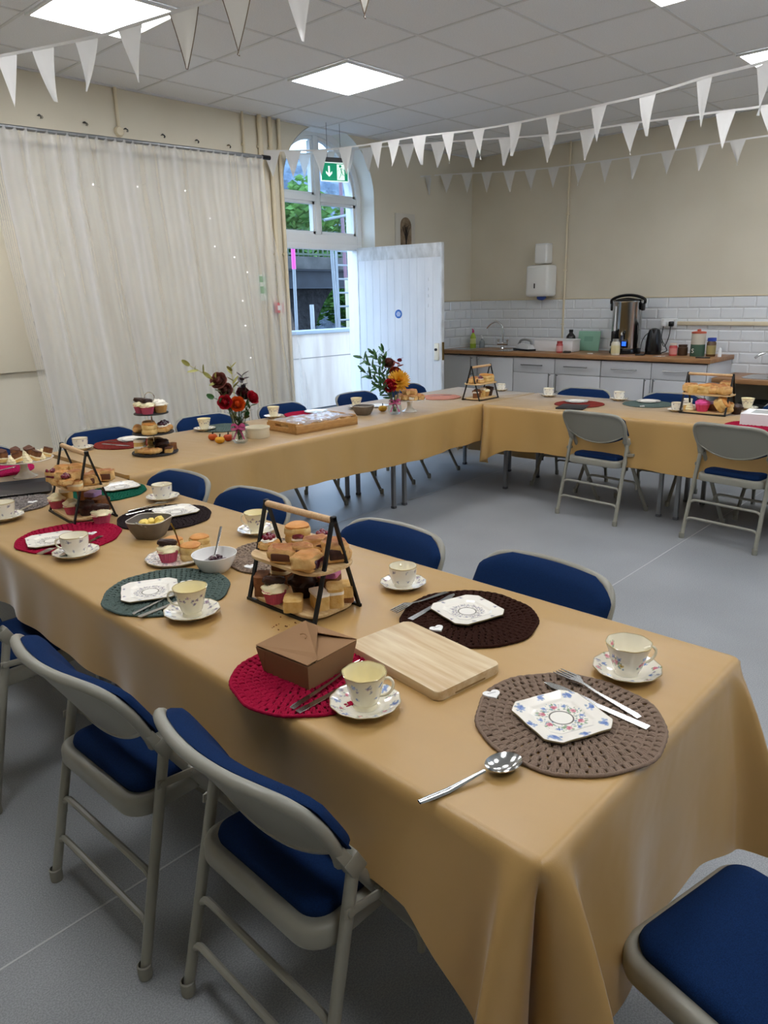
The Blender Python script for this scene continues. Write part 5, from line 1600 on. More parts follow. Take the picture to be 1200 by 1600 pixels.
cup_saucer('garland', 428, 653, 'cream cup standing behind the wrapped tray, before a chair back', 'saucer behind the wrapped tray', .8, 1.0)
cup_saucer('garland', 557, 638, 'cream cup behind the grey bowl on the long table', 'saucer behind the grey bowl on the long table', .8, 1.0)
p = P(590, 635, MZ); plate('plain', 'plain white plate right of the grey bowl on the long table', (p.x, p.y, CZ+.0005), 0)
p = P(688, 621, MZ); mat_('salmon crochet placemat at the corner of the long table', (p.x, p.y, MZ), Y_SALM, 2, .92)
cutlery('knife', (672, 619), (706, 617), 'knife on the salmon mat', ZP+.0005, .002)
# kitchen side table
cup_saucer('sprig', 857, 620, 'white cup beside the rust red mat on the kitchen side table', 'saucer beside the rust red mat on the kitchen side table', .6, 1.0)
p = P(905, 632, MZ); mat_('rust red crochet placemat under a plate on the kitchen side table', (p.x, p.y, MZ), Y_RUST, 2, 1.0)
p = P(901, 628, ZP); plate('plain', 'plain white plate on the kitchen side rust red mat', (p.x, p.y, ZP), 0)
heart_tag(889, 636, 'white heart tag on the kitchen side rust red mat', ZP, -.4)
t = thing('slate_board', 'black square plate in front of the kitchen side rust red mat', 'plate'); p = P(895, 637, CZ); t.location = p; t.rotation_euler = (0, 0, .25)
b = B(); b.box((0, 0, .006), (.22, .2, .011), bev=.003); b.build('slab', M('slate', '#232326', .6), t)
cup_saucer('sprig', 967, 626, 'white cup between the two kitchen side chairs', 'saucer between the two kitchen side chairs', .6, 1.0)
p = P(1012, 632, MZ); mat_('grey green crochet placemat on the kitchen side table', (p.x, p.y, MZ), Y_GREEN, 2, .98)
p = P(1013, 628, ZP); plate('plain', 'plain white plate on the kitchen side grey green mat', (p.x, p.y, ZP), 0)
heart_tag(1004, 635, 'white heart tag on the kitchen side grey green mat', ZP, -.4)
cup_saucer('sprig', 1057, 643, 'small patterned cup tucked beside the right food stand', 'saucer tucked beside the right food stand', .6, .9)
cup_saucer('sprig', 1073, 636, 'second small patterned cup behind the left leg of the right food stand', 'second saucer behind the left leg of the right food stand', .6, .85)
cup_saucer('garland', 1167, 640, 'cream cup behind the dark muffin on the kitchen side table', 'saucer behind the dark muffin', .6, 1.0)
cup_saucer('sprig', 783, 611, 'white cup behind the small food stand at the table corner', 'saucer behind the small food stand at the table corner', .6, .9)
p = P(1185, 667, MZ); mat_('crimson crochet placemat at the right edge under the white box', (p.x, p.y, MZ), Y_RED, 2, 1.05)
t = thing('cake_box', 'white card cake box with clear window on the crimson mat at the right edge', 'box'); p = P(1203, 662, CZ+.006); t.location = p; t.rotation_euler = (0, 0, .1)
b = B(); b.box((0, 0, .035), (.24, .3, .07), bev=.002); b.build('carton', M('white card', '#ecebea', .6), t, smooth=False)
b = B(); b.box((0, 0, .0703), (.15, .2, .001)); b.build('window_film', M('film grey', '#b9bab8', .15), t, smooth=False)
# ================================================================== food materials
SPONGE = M('yellow sponge', '#dfbe7c', .9, var=('#d0a458', 60, 4), bump=(220, .6, .002))
SPONGEB = M('brown sponge', '#8a5a34', .9, var=('#6d4325', 60, 4), bump=(220, .6, .002))
CHOC = M('dark chocolate', '#2b1812', .45, var=('#3b2218', 50, 3), bump=(90, .5, .003))
CHOCM = M('milk chocolate', '#5d3522', .5, bump=(80, .3, .002))
CREAM = M('butter cream', '#efe2b8', .6, bump=(120, .3, .002), sss=.1)
CREAMW = M('white cream', '#f3ecdb', .6, bump=(120, .3, .002))
CASE = M('pink paper case', '#d4607c', .75, transl=.15)
CASEG = M('tan paper case', '#c79a5c', .75)
SCONE = M('scone side', '#e2c488', .85, var=('#cfa860', 30, 4), bump=(120, .5, .003))
SCONET = M('scone crust', '#bf7a33', .5, var=('#d99d52', 22, 5), bump=(90, .4, .002))
PASTRY = M('baked pastry', '#d3a262', .6, var=('#e3bd7c', 35, 5), bump=(110, .6, .003))
PASTRYP = M('pale pastry', '#ddb878', .6, var=('#c99350', 30, 4), bump=(110, .6, .003))
def browned(mt, top):
    nt = mt.node_tree; N = nt.nodes; L = nt.links; b = N['Principled BSDF']; tc = N['Texture Coordinate']
    sx = N.new('ShaderNodeSeparateXYZ'); L.new(tc.outputs['Normal'], sx.inputs[0])
    nz = N.new('ShaderNodeTexNoise'); nz.inputs['Scale'].default_value = 45; L.new(tc.outputs['Object'], nz.inputs['Vector'])
    ad = N.new('ShaderNodeMath'); ad.operation = 'MULTIPLY_ADD'; ad.inputs[1].default_value = .9; L.new(nz.outputs['Fac'], ad.inputs[0]); L.new(sx.outputs['Z'], ad.inputs[2])
    mr = N.new('ShaderNodeMapRange'); mr.inputs['From Min'].default_value = .75; mr.inputs['From Max'].default_value = 1.45; L.new(ad.outputs[0], mr.inputs['Value'])
    mx = N.new('ShaderNodeMix'); mx.data_type = 'RGBA'; L.new(mr.outputs['Result'], mx.inputs['Factor'])
    L.new(b.inputs['Base Color'].links[0].from_socket, mx.inputs['A']); mx.inputs['B'].default_value = (*lin(top), 1)
    L.new(mx.outputs['Result'], b.inputs['Base Color'])
browned(PASTRY, '#9a5a22'); browned(PASTRYP, '#b87a35')
JAM = M('berry jam', '#6d0f24', .15, coat=.6, bump=(60, .5, .003))
JAMD = M('dark jam', '#3a0a1c', .2, coat=.5, bump=(60, .6, .003))
ICEP = M('pink icing', '#d477a4', .5, var=('#b566a8', 30, 3)); ICEL = M('lilac icing', '#a987b8', .5)
FRUIT = M('fruit cake', '#4a2a1c', .75, var=('#2a1510', 60, 4), bump=(90, .7, .004))
HOTP = M('bright pink icing', '#e0559a', .5)

def cupcake(label, case=CASE, ice=CREAM, top='finger', s=1., grp='cupcakes'):
    t = thing('cupcake', label, 'cupcake', group=grp)
    b = B(); n = 64
    rr = lambda k, r: r*(1+.035*(1 if k % 2 else -1))
    b.rings([[(rr(k, r)*math.cos(2*PI*k/n), rr(k, r)*math.sin(2*PI*k/n), z) for k in range(n)] for r, z in ((.021, 0), (.0245, .015), (.0295, .034), (.0285, .034), (.022, .018))], True, True, True)
    b.build('paper_case', case, t, smooth=False)
    if ice:
        b = B(); b.ico((0, 0, .034), (.031, .031, .016), 3, .28, 2.2, 5, zmin=.030); b.ico((.004, .003, .043), (.021, .021, .011), 3, .3, 2.5, 9); b.build('icing', ice, t)
    if top == 'finger':
        b = B(); b.ico((0, 0, .055), (.026, .012, .010), 3, .25, 3, 2, rot=(0, .12, -.9), power=.6); b.build('chocolate_piece', CHOC, t)
    elif top == 'berry':
        b = B()
        for k in range(7): b.ico((.012*math.cos(k*.9), .012*math.sin(k*.9), .052+.004*(k % 2)), .007, 2)
        b.build('berries', JAM, t)
    return t
def scone(label, jam=False, grp='scones'):
    t = thing('scone', label, 'scone', group=grp)
    b = B(); b.lathe([(.0, 0), (.030, 0), (.034, .006), (.0335, .016), (.031, .021), (.034, .027), (.034, .038), (.031, .043)], 36, wob=lambda a, z: 1+.04*math.sin(3*a+z*90)+.03*math.sin(7*a+1)); b.build('crumb', SCONE, t)
    b = B(); b.lathe([(.0315, .041), (.031, .046), (.024, .050), (.012, .0515), (0, .051)], 36, wob=lambda a, z: 1+.04*math.sin(3*a+z*40)+.02*math.sin(5*a)); b.build('crust', SCONET, t)
    if jam:
        b = B(); b.ico((-.028, 0, .023), (.012, .017, .009), 2, .3, 3, 4); b.build('jam_filling', JAM, t)
        b = B(); b.ico((-.029, 0, .015), (.010, .02, .006), 2, .3, 3, 6); b.build('cream_filling', CREAMW, t)
    return t
def cake_slice(label, layers, w=.06, d=.04, name='cake_slice', grp='cake slices', top=None):
    """layers: list of (material, thickness)"""
    t = thing(name, label, 'cake', group=grp); z = 0; rn = random.Random(len(label))
    nm = {SPONGE: 'sponge', SPONGEB: 'sponge', CHOC: 'chocolate_layer', CHOCM: 'chocolate_layer', CREAM: 'cream_layer', CREAMW: 'cream_layer', FRUIT: 'fruit_sponge', ICEP: 'icing', ICEL: 'icing', JAM: 'jam_layer', PASTRY: 'pastry_layer', PASTRYP: 'pastry_layer', HOTP: 'icing'}
    for i, (mt, h) in enumerate(layers):
        b = B(); gg = .0015*(1 if mt in (CREAM, CREAMW, JAM) else 0)
        r = bmesh.ops.create_cube(b.bm, size=1.); bmesh.ops.subdivide_edges(b.bm, edges=b.bm.edges[:], cuts=4, use_grid_fill=True)
        for v in b.bm.verts:
            p = v.co.copy(); k = 1-.1*(abs(p.x*2)**6*abs(p.y*2)**6)
            q = V(p.x*(w+gg)*k, p.y*(d+gg)*k, z+(p.z+.5)*h)
            v.co = q + V(noise.noise(q*70+V(i, 0, 0)), noise.noise(q*70+V(0, 5, i)), noise.noise(q*60+V(9, 0, 0))*.6)*.0016
            v.co.z = max(v.co.z, 0)
        b.build(nm.get(mt, 'layer'), mt, t, ang=60); z += h
    if top is not None:
        b = B()
        for k in range(5): b.ico((rn.uniform(-w*.35, w*.35), rn.uniform(-d*.3, d*.3), z+.003), .007, 2, .3, 4, k)
        b.build('topping', top, t)
    return t
def puff(label, fill=CHOCM, s=(.036, .026, .019), name='pastry', mt=PASTRY, grp='filled pastries', seed=1):
    t = thing(name, label, 'pastry', group=grp)
    b = B(); b.ico((0, 0, s[2]*1.05), (s[0], s[1], s[2]*1.05), 4, .20, 2.0, seed, power=.55, zmin=0); b.build('crust', mt, t)
    if fill:      # the open cut face towards local -y shows the filling
        b = B(); b.box((0, -s[1]*.80, s[2]*.92), (s[0]*1.35, s[1]*.5, s[2]*1.05), bev=.004); b.build('filling', fill, t)
    return t
def tart(label, mt=JAM, grp='jam pastries', cream=True):
    t = thing('jam_pastry', label, 'pastry', group=grp)
    b = B(); b.ico((0, 0, .012), (.034, .026, .013), 3, .2, 3, 3, power=.6, zmin=0); b.build('pastry_base', PASTRYP, t)
    if cream: b = B(); b.ico((0, 0, .026), (.027, .021, .008), 3, .3, 3, 5, zmin=.015); b.build('cream', CREAMW, t)
    b = B()
    for k in range(6): b.ico((.014*math.cos(k*1.05)*(k > 0), .010*math.sin(k*1.05)*(k > 0), .034+.006*(k == 0)), .0095, 2, .15, 3, k)
    b.build('berries', mt, t)
    return t
def muffin(label, mt=CHOC, grp='chocolate muffins'):
    t = thing('muffin', label, 'muffin', group=grp)
    b = B(); b.lathe([(0, 0), (.022, 0), (.029, .03), (.029, .034)], 28, wob=lambda a, z: 1+.03*math.sin(14*a)); b.build('muffin_base', mt, t)
    b = B(); b.ico((0, 0, .038), (.034, .034, .02), 3, .3, 2.5, 8, zmin=.03); b.build('muffin_top', mt, t)
    return t
def roll(label, grp='pastry rolls', L_=.075, r=.019, mt=PASTRY, fill=None):
    t = thing('pastry_roll', label, 'pastry', group=grp)
    b = B(); n = 14
    rg = []
    for k in range(15):
        u = k/14*2-1; rr = r*(1-.55*abs(u)**2.5)*(1+.10*math.sin(k*1.9)); y = .012*u*u
        rg.append([(u*L_/2, y+rr*math.cos(2*PI*q/n), max(0, r*.92+rr*.95*math.sin(2*PI*q/n))) for q in range(n)])
    b.rings(rg); b.build('crust', mt, t)
    if fill: b = B(); b.ico((L_*.42, .01, r*.95), (.008, r*.6, r*.55), 2, .2, 3, 2); b.build('filling', fill, t)
    return t
def swirl(label, grp='cream puffs'):
    t = thing('cream_puff', label, 'cream', group=grp)
    b = B(); b.lathe([(0, 0), (.016, 0), (.02, .007), (.017, .012), (.0185, .016), (.013, .022), (.013, .026), (.006, .033), (0, .037)], 28, wob=lambda a, z: 1+.09*math.sin(6*a+z*260)); b.build('cream', CREAM, t)
    return t
def put(t, px, py, z, rz=0., rx=0., ry=0., s=1.):
    s *= 1.12 if t.name.startswith(('pastry', 'jam_pastry')) else 1.25 if t.name.startswith('cake_slice') else 1.
    p = P(px, py, z); t.location = (p.x, p.y, z); t.rotation_euler = (rx, ry, rz); t.scale = (s,)*3; return t
def putl(t, stand, lx, ly, z, rz=0., s=1., rx=0., ry=0., dz=0.):
    """place on a stand: local coordinates of the stand"""
    s *= 1.15 if stand in (S2, S3, S4) else 1.
    a = stand.rotation_euler.z; c, q = math.cos(a), math.sin(a)
    t.location = stand.location + V(lx*c-ly*q, lx*q+ly*c, z+dz); t.rotation_euler = (rx, ry, rz+a); t.scale = (s,)*3; return t

# ================================================================== stands
def frame_stand(label, loc, rz, L_=.27, W_=.165, H_=.262, z2=.128):
    t = thing('food_stand', label, 'food stand', loc, rz)
    hw, hl = W_/2, L_/2
    for e in (-1, 1):
        b = B()
        for s in (-1, 1):
            b.rings([[(e*hl+dx, s*y+dy, z) for dx, dy in ((-.006, -.003), (.006, -.003), (.006, .003), (-.006, .003))] for y, z in ((hw, .0), (hw*.5, H_*.5), (.002, H_+.008))])
        b.box((e*hl, 0, H_+.002), (.012, .016, .02), bev=.003); b.build('side_frame', BLACK, t, smooth=False)
    b = B()
    for s in (-1, 1): b.box((0, s*hw, .004), (L_+.012, .008, .008))
    for e in (-1, 1): b.box((e*hl*.55, 0, .0045), (.010, W_, .007))
    b.build('base_frame', BLACK, t, smooth=False)
    b = B(); b.tube([(-hl+.004, 0, H_), (hl-.004, 0, H_)], .0095, 14); b.build('handle', WOODH, t)
    b = B(); b.prism(rrect(L_*.99, W_*1.0, .045, 8), .009, .018, bev=.002, seg=2); b.build('shelf', WOODL, t)
    b = B(); b.prism(rrect(L_*1.08, W_*1.02, .055, 8), z2, z2+.009, bev=.002, seg=2); b.build('shelf', WOODL, t)
    return t
S1 = frame_stand('two tier black frame food stand with wooden handle, nearest on the near table', (1.218, 1.451, CZ), PI/2)
S2 = frame_stand('two tier black frame food stand with wooden handle beside the black tray', (1.245, 2.815, CZ), PI/2-.10)
pa = (P(719, 625, CZ)+P(752, 627, CZ))/2
S4 = frame_stand('small looking two tier food stand at the corner where the two cloths meet', (pa.x+.135, pa.y+.0, CZ), .02, z2=.125)
S3 = frame_stand('two tier food stand on the kitchen side table at the right', (5.19, 1.80, CZ), PI/2-.02, L_=.30, W_=.18)
zU, zL = CZ+.1375, CZ+.0185
# near stand, upper shelf
put(scone('tall golden scone with jam at the back of the near stand upper shelf', True), 466, 846, zU, .9, s=1.1)
put(tart('cherry cream pastry at the left end of the near stand upper shelf'), 421, 856, zU, .3, s=.85)
put(puff('chocolate filled pastry at the front left of the near stand upper shelf', CHOCM, seed=2), 444, 877, zU, -1.0, s=1.0)
put(puff('square puff pastry at the front of the near stand upper shelf', JAMD, (.034, .030, .019), mt=PASTRYP, seed=5), 481, 889, zU, .4, s=1.05)
put(puff('layered chocolate pastry behind the square puff on the near stand', CHOCM, seed=8), 495, 862, zU, -.6, s=1.)
put(tart('small cherry topped pastry at the back right of the near stand upper shelf'), 504, 849, zU, .2, s=.8)
put(puff('raisin pastry slice standing behind the right legs of the near stand', FRUIT, (.030, .028, .026), seed=11), 524, 876, zU, -.5, s=1.0)
put(roll('twisted pastry end sticking out at the right of the near stand upper shelf', fill=None, L_=.07, r=.015), 541, 872, zU, .9, s=.95)
put(roll('curled pastry between scone and puff on the near stand', L_=.06, r=.014, fill=CHOCM), 470, 868, zU, .2, s=.9)
put(puff('upper puff resting on the front pastries of the near stand', CHOCM, (.028, .022, .014), seed=71), 473, 866, zU+.02, -.7, s=.9)
# near stand, lower shelf
put(cupcake('pink cased cupcake with chocolate piece at the front left of the near stand lower shelf'), 430, 940, zL, .4, s=1.12)
put(cake_slice('brown loaf slice behind the cupcake at the left end of the near stand lower shelf', [(SPONGEB, .045)], .05, .03), 411, 926, zL, .7)
put(cake_slice('brown cake cube at the back left of the near stand lower shelf', [(SPONGEB, .03), (CREAM, .008), (SPONGEB, .02)], .045, .04), 443, 912, zL, .3)
put(muffin('dark chocolate muffin in the middle of the near stand lower shelf'), 474, 930, zL, .4, s=1.15)
put(cake_slice('yellow sponge slice lying at the front edge of the near stand lower shelf', [(SPONGE, .024)], .055, .04), 459, 950, zL, .8)
put(cake_slice('lemon sponge slice with cream edge behind the front leg of the near stand', [(SPONGE, .03), (CREAMW, .006)], .05, .03), 500, 948, zL, 1.2)
put(cake_slice('yellow cake slice with white cream at the right front of the near stand lower shelf', [(SPONGE, .03), (CREAMW, .006), (SPONGE, .006)], .055, .035), 524, 943, zL, .9)
put(cake_slice('brown slice at the right end of the near stand lower shelf', [(SPONGEB, .012), (SPONGE, .025)], .045, .03), 542, 936, zL, .8)
put(cake_slice('pink iced cake cube at the back right of the near stand lower shelf', [(SPONGEB, .042), (ICEP, .012)], .045, .045), 516, 926, zL, .5)
put(puff('dark fruit pastry at the back of the near stand lower shelf', FRUIT, seed=14), 488, 920, zL, .2)

# second stand
put(cake_slice('jam layered pastry slice at the far end of the second stand upper shelf', [(PASTRYP, .016), (JAM, .008), (PASTRY, .012)], .05, .05, top=JAM), 86, 751, zU, 0.3, s=.84)
put(puff('pale puff pastry leaning at the far end of the second stand upper shelf', None, (.036, .03, .024), mt=PASTRYP, seed=4), 99, 744, zU, 0.4, s=.84)
put(puff('pale puff pastry in the middle of the second stand upper shelf', None, (.034, .03, .024), mt=PASTRYP, seed=6), 121, 742, zU, 1.2, s=.84)
put(tart('berry jam pastry at the front of the second stand upper shelf, left one', JAM, cream=False), 94, 757, zU, 0.3, s=.84)
put(tart('berry jam pastry at the front of the second stand upper shelf, right one', JAM, cream=False), 110, 760, zU, 0.8, s=.84)
put(cake_slice('custard pastry square at the front edge of the second stand upper shelf', [(PASTRY, .012), (CREAM, .008), (PASTRY, .010)], .05, .035), 118, 764, zU, -0.8, s=.84)
put(puff('brown pastry behind the black legs of the second stand', CHOCM, seed=9), 140, 757, zU, -0.7, s=1.0)
put(puff('cream filled pastry at the right of the second stand upper shelf', CREAM, seed=12), 155, 748, zU, -0.9, s=.84)
put(puff('round brown pastry at the right end of the second stand upper shelf', CHOCM, (.03, .03, .024), seed=15), 168, 751, zU, -0.7, s=.84)
put(cupcake('pink cased cupcake at the left end of the second stand lower shelf', top=None), 90, 793, zL, 0.4, s=1.08)
put(cupcake('pink cased cupcake behind the front leg of the second stand', CASE, CREAM, None), 114, 802, zL, 0.4, s=1.08)
put(cake_slice('sponge slice with white edge between the two cupcakes on the second stand', [(SPONGE, .045), (CREAMW, .01)], .05, .03), 106, 788, zL, 0.8, s=1.0)
put(cake_slice('brown cake square at the back of the second stand lower shelf', [(SPONGEB, .05)], .05, .04), 136, 780, zL, 0.3, s=1.0)
put(muffin('dark chocolate muffin on the second stand lower shelf'), 136, 804, zL, 0.3, s=1.0)
put(cake_slice('lilac iced cake cube on the second stand lower shelf', [(SPONGEB, .04), (ICEL, .014)], .045, .04), 148, 793, zL, 0.5, s=1.0)
put(cake_slice('brown loaf slice at the right end of the second stand lower shelf', [(SPONGEB, .04)], .05, .035), 160, 797, zL, 0.2, s=1.0)
put(puff('pale puff pastry on top of the heap on the second stand, left one', None, (.032, .026, .022), mt=PASTRYP, seed=61), 99, 752, zU+.028, 0.8, s=.84)
put(puff('pale puff pastry on top of the heap on the second stand, right one', None, (.032, .026, .02), mt=PASTRY, seed=63), 117, 750, zU+.028, 0.2, s=.84)
put(tart('berry pastry lying over the front pastries of the second stand', JAM, cream=False), 104, 757, zU+.022, 1.1, s=.84)
c_ = cupcake('large pink cupcake with chocolate piece on the cloth right of the second stand'); put(c_, 160, 818, CZ, .5, s=1.2)

# white cake stand with cake cubes at the left edge
def cake_stand(label, loc, r, h, mt):
    t = thing('cake_stand', label, 'cake stand', loc)
    b = B(); b.lathe([(0, 0), (.055, 0), (.057, .004), (.04, .012), (.022, .03), (.016, h*.6), (.022, h*.9), (.03, h-.004)], 36); b.build('pedestal', mt, t)
    b = B(); b.lathe([(0, h-.005), (r*.6, h-.004), (r*.96, h+.002), (r, h+.006), (r*.99, h+.008), (r*.9, h+.003), (0, h+.001)], 56, wob=lambda a, z: 1+.012*math.cos(14*a)*(z > h)); b.build('stand_plate', mt, t)
    return t
WCH = M('white china', '#ece9e2', .15, coat=.4)
WCHS = M('sprigged china', '#e9e5dc', .15, coat=.4, var=('#d8d2c6', 30, 2))
p = P(40, 745, CZ); CS1 = cake_stand('white china cake stand with cake cubes and cream at the left edge', p, .14, .085, WCHS)
rn = random.Random(5)
cubes = [(-.10, -.03), (-.045, -.075), (-.03, .0), (.02, -.09), (.045, -.02), (.06, .05), (.095, -.05), (-.07, .06), (.0, .075)]
for k, (x, y) in enumerate(cubes):
    t = cake_slice('chocolate topped cake cube piled on the white cake stand at the left edge', [(SPONGE, .012), (CREAM, .006), (SPONGEB, .02), (CHOCM, .005)], .036, .034, 'cake_cube', 'cake cubes on the left cake stand')
    putl(t, CS1, x, y, .0875, rn.uniform(0, 3), 1.05, rx=rn.uniform(-.35, .35), ry=rn.uniform(-.35, .35), dz=.006)
for k, (x, y) in enumerate([(-.085, -.085), (-.06, -.035), (.0, -.045), (.055, -.085), (.075, -.005), (.02, .03), (-.02, -.112), (.1, .01), (-.1, .03)]):
    putl(swirl('cream puff between the cake cubes on the white cake stand at the left edge', 'cream puffs on the left cake stand'), CS1, x, y, .0885, k, 1.0)
# white cake stand by the right vase
p = P(640, 643, CZ); CS2 = cake_stand('plain white cake stand heaped with small pastries, right of the right vase', p, .12, .085, WCH)
for k in range(11):
    a = k*2.4; r = .028*math.sqrt(k)
    t = puff('small golden pastry heaped on the plain white cake stand', CREAMW if k % 2 else JAMD, (.026, .022, .016), seed=k, grp='pastries on the plain cake stand')
    putl(t, CS2, r*math.cos(a), r*math.sin(a), .0885, k*.7, 1.2)
for k in range(4):
    t = puff('small golden pastry heaped on the plain white cake stand', CREAMW, (.024, .022, .016), seed=k+20, grp='pastries on the plain cake stand')
    putl(t, CS2, .034*math.cos(k*1.6), .034*math.sin(k*1.6), .122, k*.7, 1.2)

# three tier slate stand
p = P(243, 708, CZ)
TS = thing('cake_stand', 'three tier round slate cake stand with ring handle on the long table', 'cake stand', p)
SLATE = M('round slate', '#2b2a2b', .6)
for nm, r, z in (('tier', .125, .006), ('tier', .112, .115), ('tier', .092, .222)):
    b = B(); b.lathe([(0, z), (r, z), (r+.001, z+.003), (r, z+.006), (0, z+.006)], 40); b.build('tier', SLATE, TS)
for z0, z1 in ((.012, .115), (.121, .222)):
    b = B(); b.lathe([(0, z0), (.008, z0), (.005, z0+.012), (.0042, (z0+z1)/2), (.005, z1-.012), (.008, z1), (0, z1)], 14); b.build('post', CHROME, TS)
b = B(); b.lathe([(.004, .228), (.0035, .285), (0, .287)], 10); b.build('post', CHROME, TS)
b = B(); b.tube([(.026*math.cos(2*PI*k/28)*.70, -.026*math.cos(2*PI*k/28)*.72, .312+.026*math.sin(2*PI*k/28)) for k in range(28)], .0028, 8, closed=True); b.build('ring_handle', CHROME, TS)
b = B()
for k in range(3): b.ico((.09*math.cos(k*2.1), .09*math.sin(k*2.1), .003), .006, 1, zmin=0)
b.build('foot', BLACKP, TS)
cd = V(math.cos(YAW), math.sin(YAW), 0); sd = V(math.sin(YAW), -math.cos(YAW), 0)   # away from / right of the camera
def pts_(t, right, away, z, rz=0., s=1.): 
    s *= 1.22; t.location = TS.location + sd*right + cd*away + V(0, 0, z); t.rotation_euler = (0, 0, rz); t.scale = (s,)*3
pts_(cupcake('pink cupcake with chocolate piece, left on the top slate tier'), -.05, -.01, .228, .3, 1.05)
pts_(cupcake('pink cupcake with chocolate piece, front on the top slate tier'), -.002, -.052, .228, 1.0, 1.05)
pts_(cupcake('tan cased cupcake with white cream, right on the top slate tier', CASEG, CREAMW, None), .055, .0, .228, .2, 1.05)
pts_(cupcake('tan cased cupcake behind the front one on the top slate tier', CASEG, CREAMW, None), .02, .05, .228, .2, 1.)
pts_(roll('flaky pastry at the left of the middle slate tier', L_=.075, r=.02), -.075, -.02, .121, 1.0)
pts_(scone('round glazed bun at the back of the middle slate tier'), -.035, .05, .121, 1.0, .9)
pts_(scone('round glazed bun at the front of the middle slate tier'), .005, -.075, .121, .2, 1.0)
pts_(tart('dark berry pastry at the right of the middle slate tier', JAMD), .06, -.02, .121, .6, 1.1)
pts_(tart('dark berry pastry at the back right of the middle slate tier', JAMD), .055, .05, .121, .1, 1.0)
pts_(cake_slice('cream layered cake slice at the left of the bottom slate tier', [(SPONGE, .02), (CREAMW, .01), (SPONGE, .018), (CREAMW, .012)], .055, .045), -.075, -.02, .012, .8)
pts_(scone('pale bun at the back of the bottom slate tier'), -.01, .05, .012, .3, 1.1)
pts_(muffin('dark chocolate muffin on the bottom slate tier'), .04, -.005, .012, .3, 1.0)
pts_(roll('small sausage roll, left one at the front of the bottom slate tier', L_=.05, r=.017, fill=SPONGEB), -.03, -.085, .012, .2)
pts_(roll('sausage roll at the front centre of the bottom slate tier', L_=.08, r=.016, fill=SPONGEB), .02, -.095, .012, -.35)
pts_(cake_slice('flat biscuit slice at the right of the bottom slate tier', [(SPONGE, .018), (CHOCM, .004)], .06, .035), .085, -.03, .012, .9)
pts_(cake_slice('brown slice at the back right of the bottom slate tier', [(SPONGEB, .03)], .05, .035), .08, .035, .012, .3)

# corner stand (S4) and kitchen side stand (S3)
for k, (x, y, f) in enumerate([(-.10, 0, 'a'), (-.05, -.03, 'b'), (-.03, .03, 'a'), (.03, -.01, 'c'), (.075, -.03, 'd'), (.09, .03, 'c')]):
    q = {'a': lambda: puff('brown pastry on the left half of the corner stand upper shelf' if k == 0 else 'brown pastry behind the others on the corner stand upper shelf', CHOCM, seed=k, grp='x'),
         'b': lambda: tart('dark berry pastry on the corner stand upper shelf'), 'c': lambda: scone('pale scone in the middle of the corner stand upper shelf' if k == 3 else 'scone at the right end of the corner stand upper shelf', k != 3),
         'd': lambda: scone('tall golden scone with jam on the corner stand upper shelf', True)}[f]()
    putl(q, S4, x, y, .1345, k*.8, 1.05)
putl(cake_slice('brown cake square at the left of the corner stand lower shelf', [(SPONGEB, .035), (CREAMW, .006)], .045, .04), S4, -.095, -.02, .0185, .5)
putl(muffin('brown nut muffin at the left of the corner stand lower shelf', SPONGEB), S4, -.05, .0, .0185, .3)
putl(cake_slice('tall cream topped sponge in the middle of the corner stand lower shelf', [(SPONGE, .05), (CREAMW, .015)], .035, .035), S4, -.015, -.03, .0185, .4)
putl(cupcake('tan cupcake with pale icing on the corner stand lower shelf', CASEG, CREAM, None), S4, .035, -.02, .0185, .4, 1.1)
putl(muffin('dark chocolate muffin at the right of the corner stand lower shelf'), S4, .09, -.015, .0185, .1, 1.15)
rr = [(.12, .02, 'puff', 'pinkish pastry at the left end'), (.075, .05, 'wedge', 'yellow cake wedge at the left front'), (.05, -.03, 'roll', 'long bread roll at the back left'), (.015, .05, 'scone', 'small round bun in front'), (.0, -.02, 'puff', 'golden pastry in the middle'), (-.05, .04, 'roll', 'twisted roll at the right front'), (-.085, .0, 'roll', 'twisted roll across the right end'), (-.09, -.05, 'puff', 'coiled pastry standing at the back right'), (-.115, .045, 'puff', 'brown pastry at the right end')]
for k, (x, y, kd, lb) in enumerate(rr):
    lb += ' of the kitchen side stand upper shelf'
    q = puff(lb, JAMD if k == 0 else CHOCM, (.036, .03, .024), seed=k+30) if kd == 'puff' else roll(lb, L_=.10, r=.021, fill=SPONGEB) if kd == 'roll' else scone(lb) if kd == 'scone' else cake_slice(lb, [(SPONGE, .04)], .07, .05)
    putl(q, S3, x, y, .1375, k*.7, 1.1, dz=0.02 if k in (6, 7) else 0)
putl(cake_slice('pale cake cube at the left end of the kitchen side stand lower shelf', [(SPONGE, .03), (CREAMW, .01)], .045, .04), S3, .12, .04, .0185, .3)
putl(swirl('cream puff at the left of the kitchen side stand lower shelf'), S3, .095, .06, .0185, 0, 1.3)
putl(cake_slice('brown cake with chocolate top at the back of the kitchen side stand lower shelf', [(SPONGEB, .045), (CHOC, .02)], .05, .045), S3, .055, -.02, .0185, .3)
putl(cupcake('bright pink cupcake in the middle of the kitchen side stand lower shelf', M('bright pink case', '#d9486f', .7), HOTP, None), S3, .015, .05, .0185, .3, 1.35)
putl(cake_slice('lilac iced cake behind the pink cupcake on the kitchen side stand', [(SPONGEB, .04), (ICEL, .015)], .05, .045), S3, -.03, -.02, .0185, .3)
q = scone('large pale scone leaning upright on the kitchen side stand lower shelf'); putl(q, S3, -.085, .045, .0185, 0., 1.25, ry=-.9, dz=.036)
q = scone('second pale scone at the right end of the kitchen side stand lower shelf'); putl(q, S3, -.12, -.03, .0185, .3, 1.1)
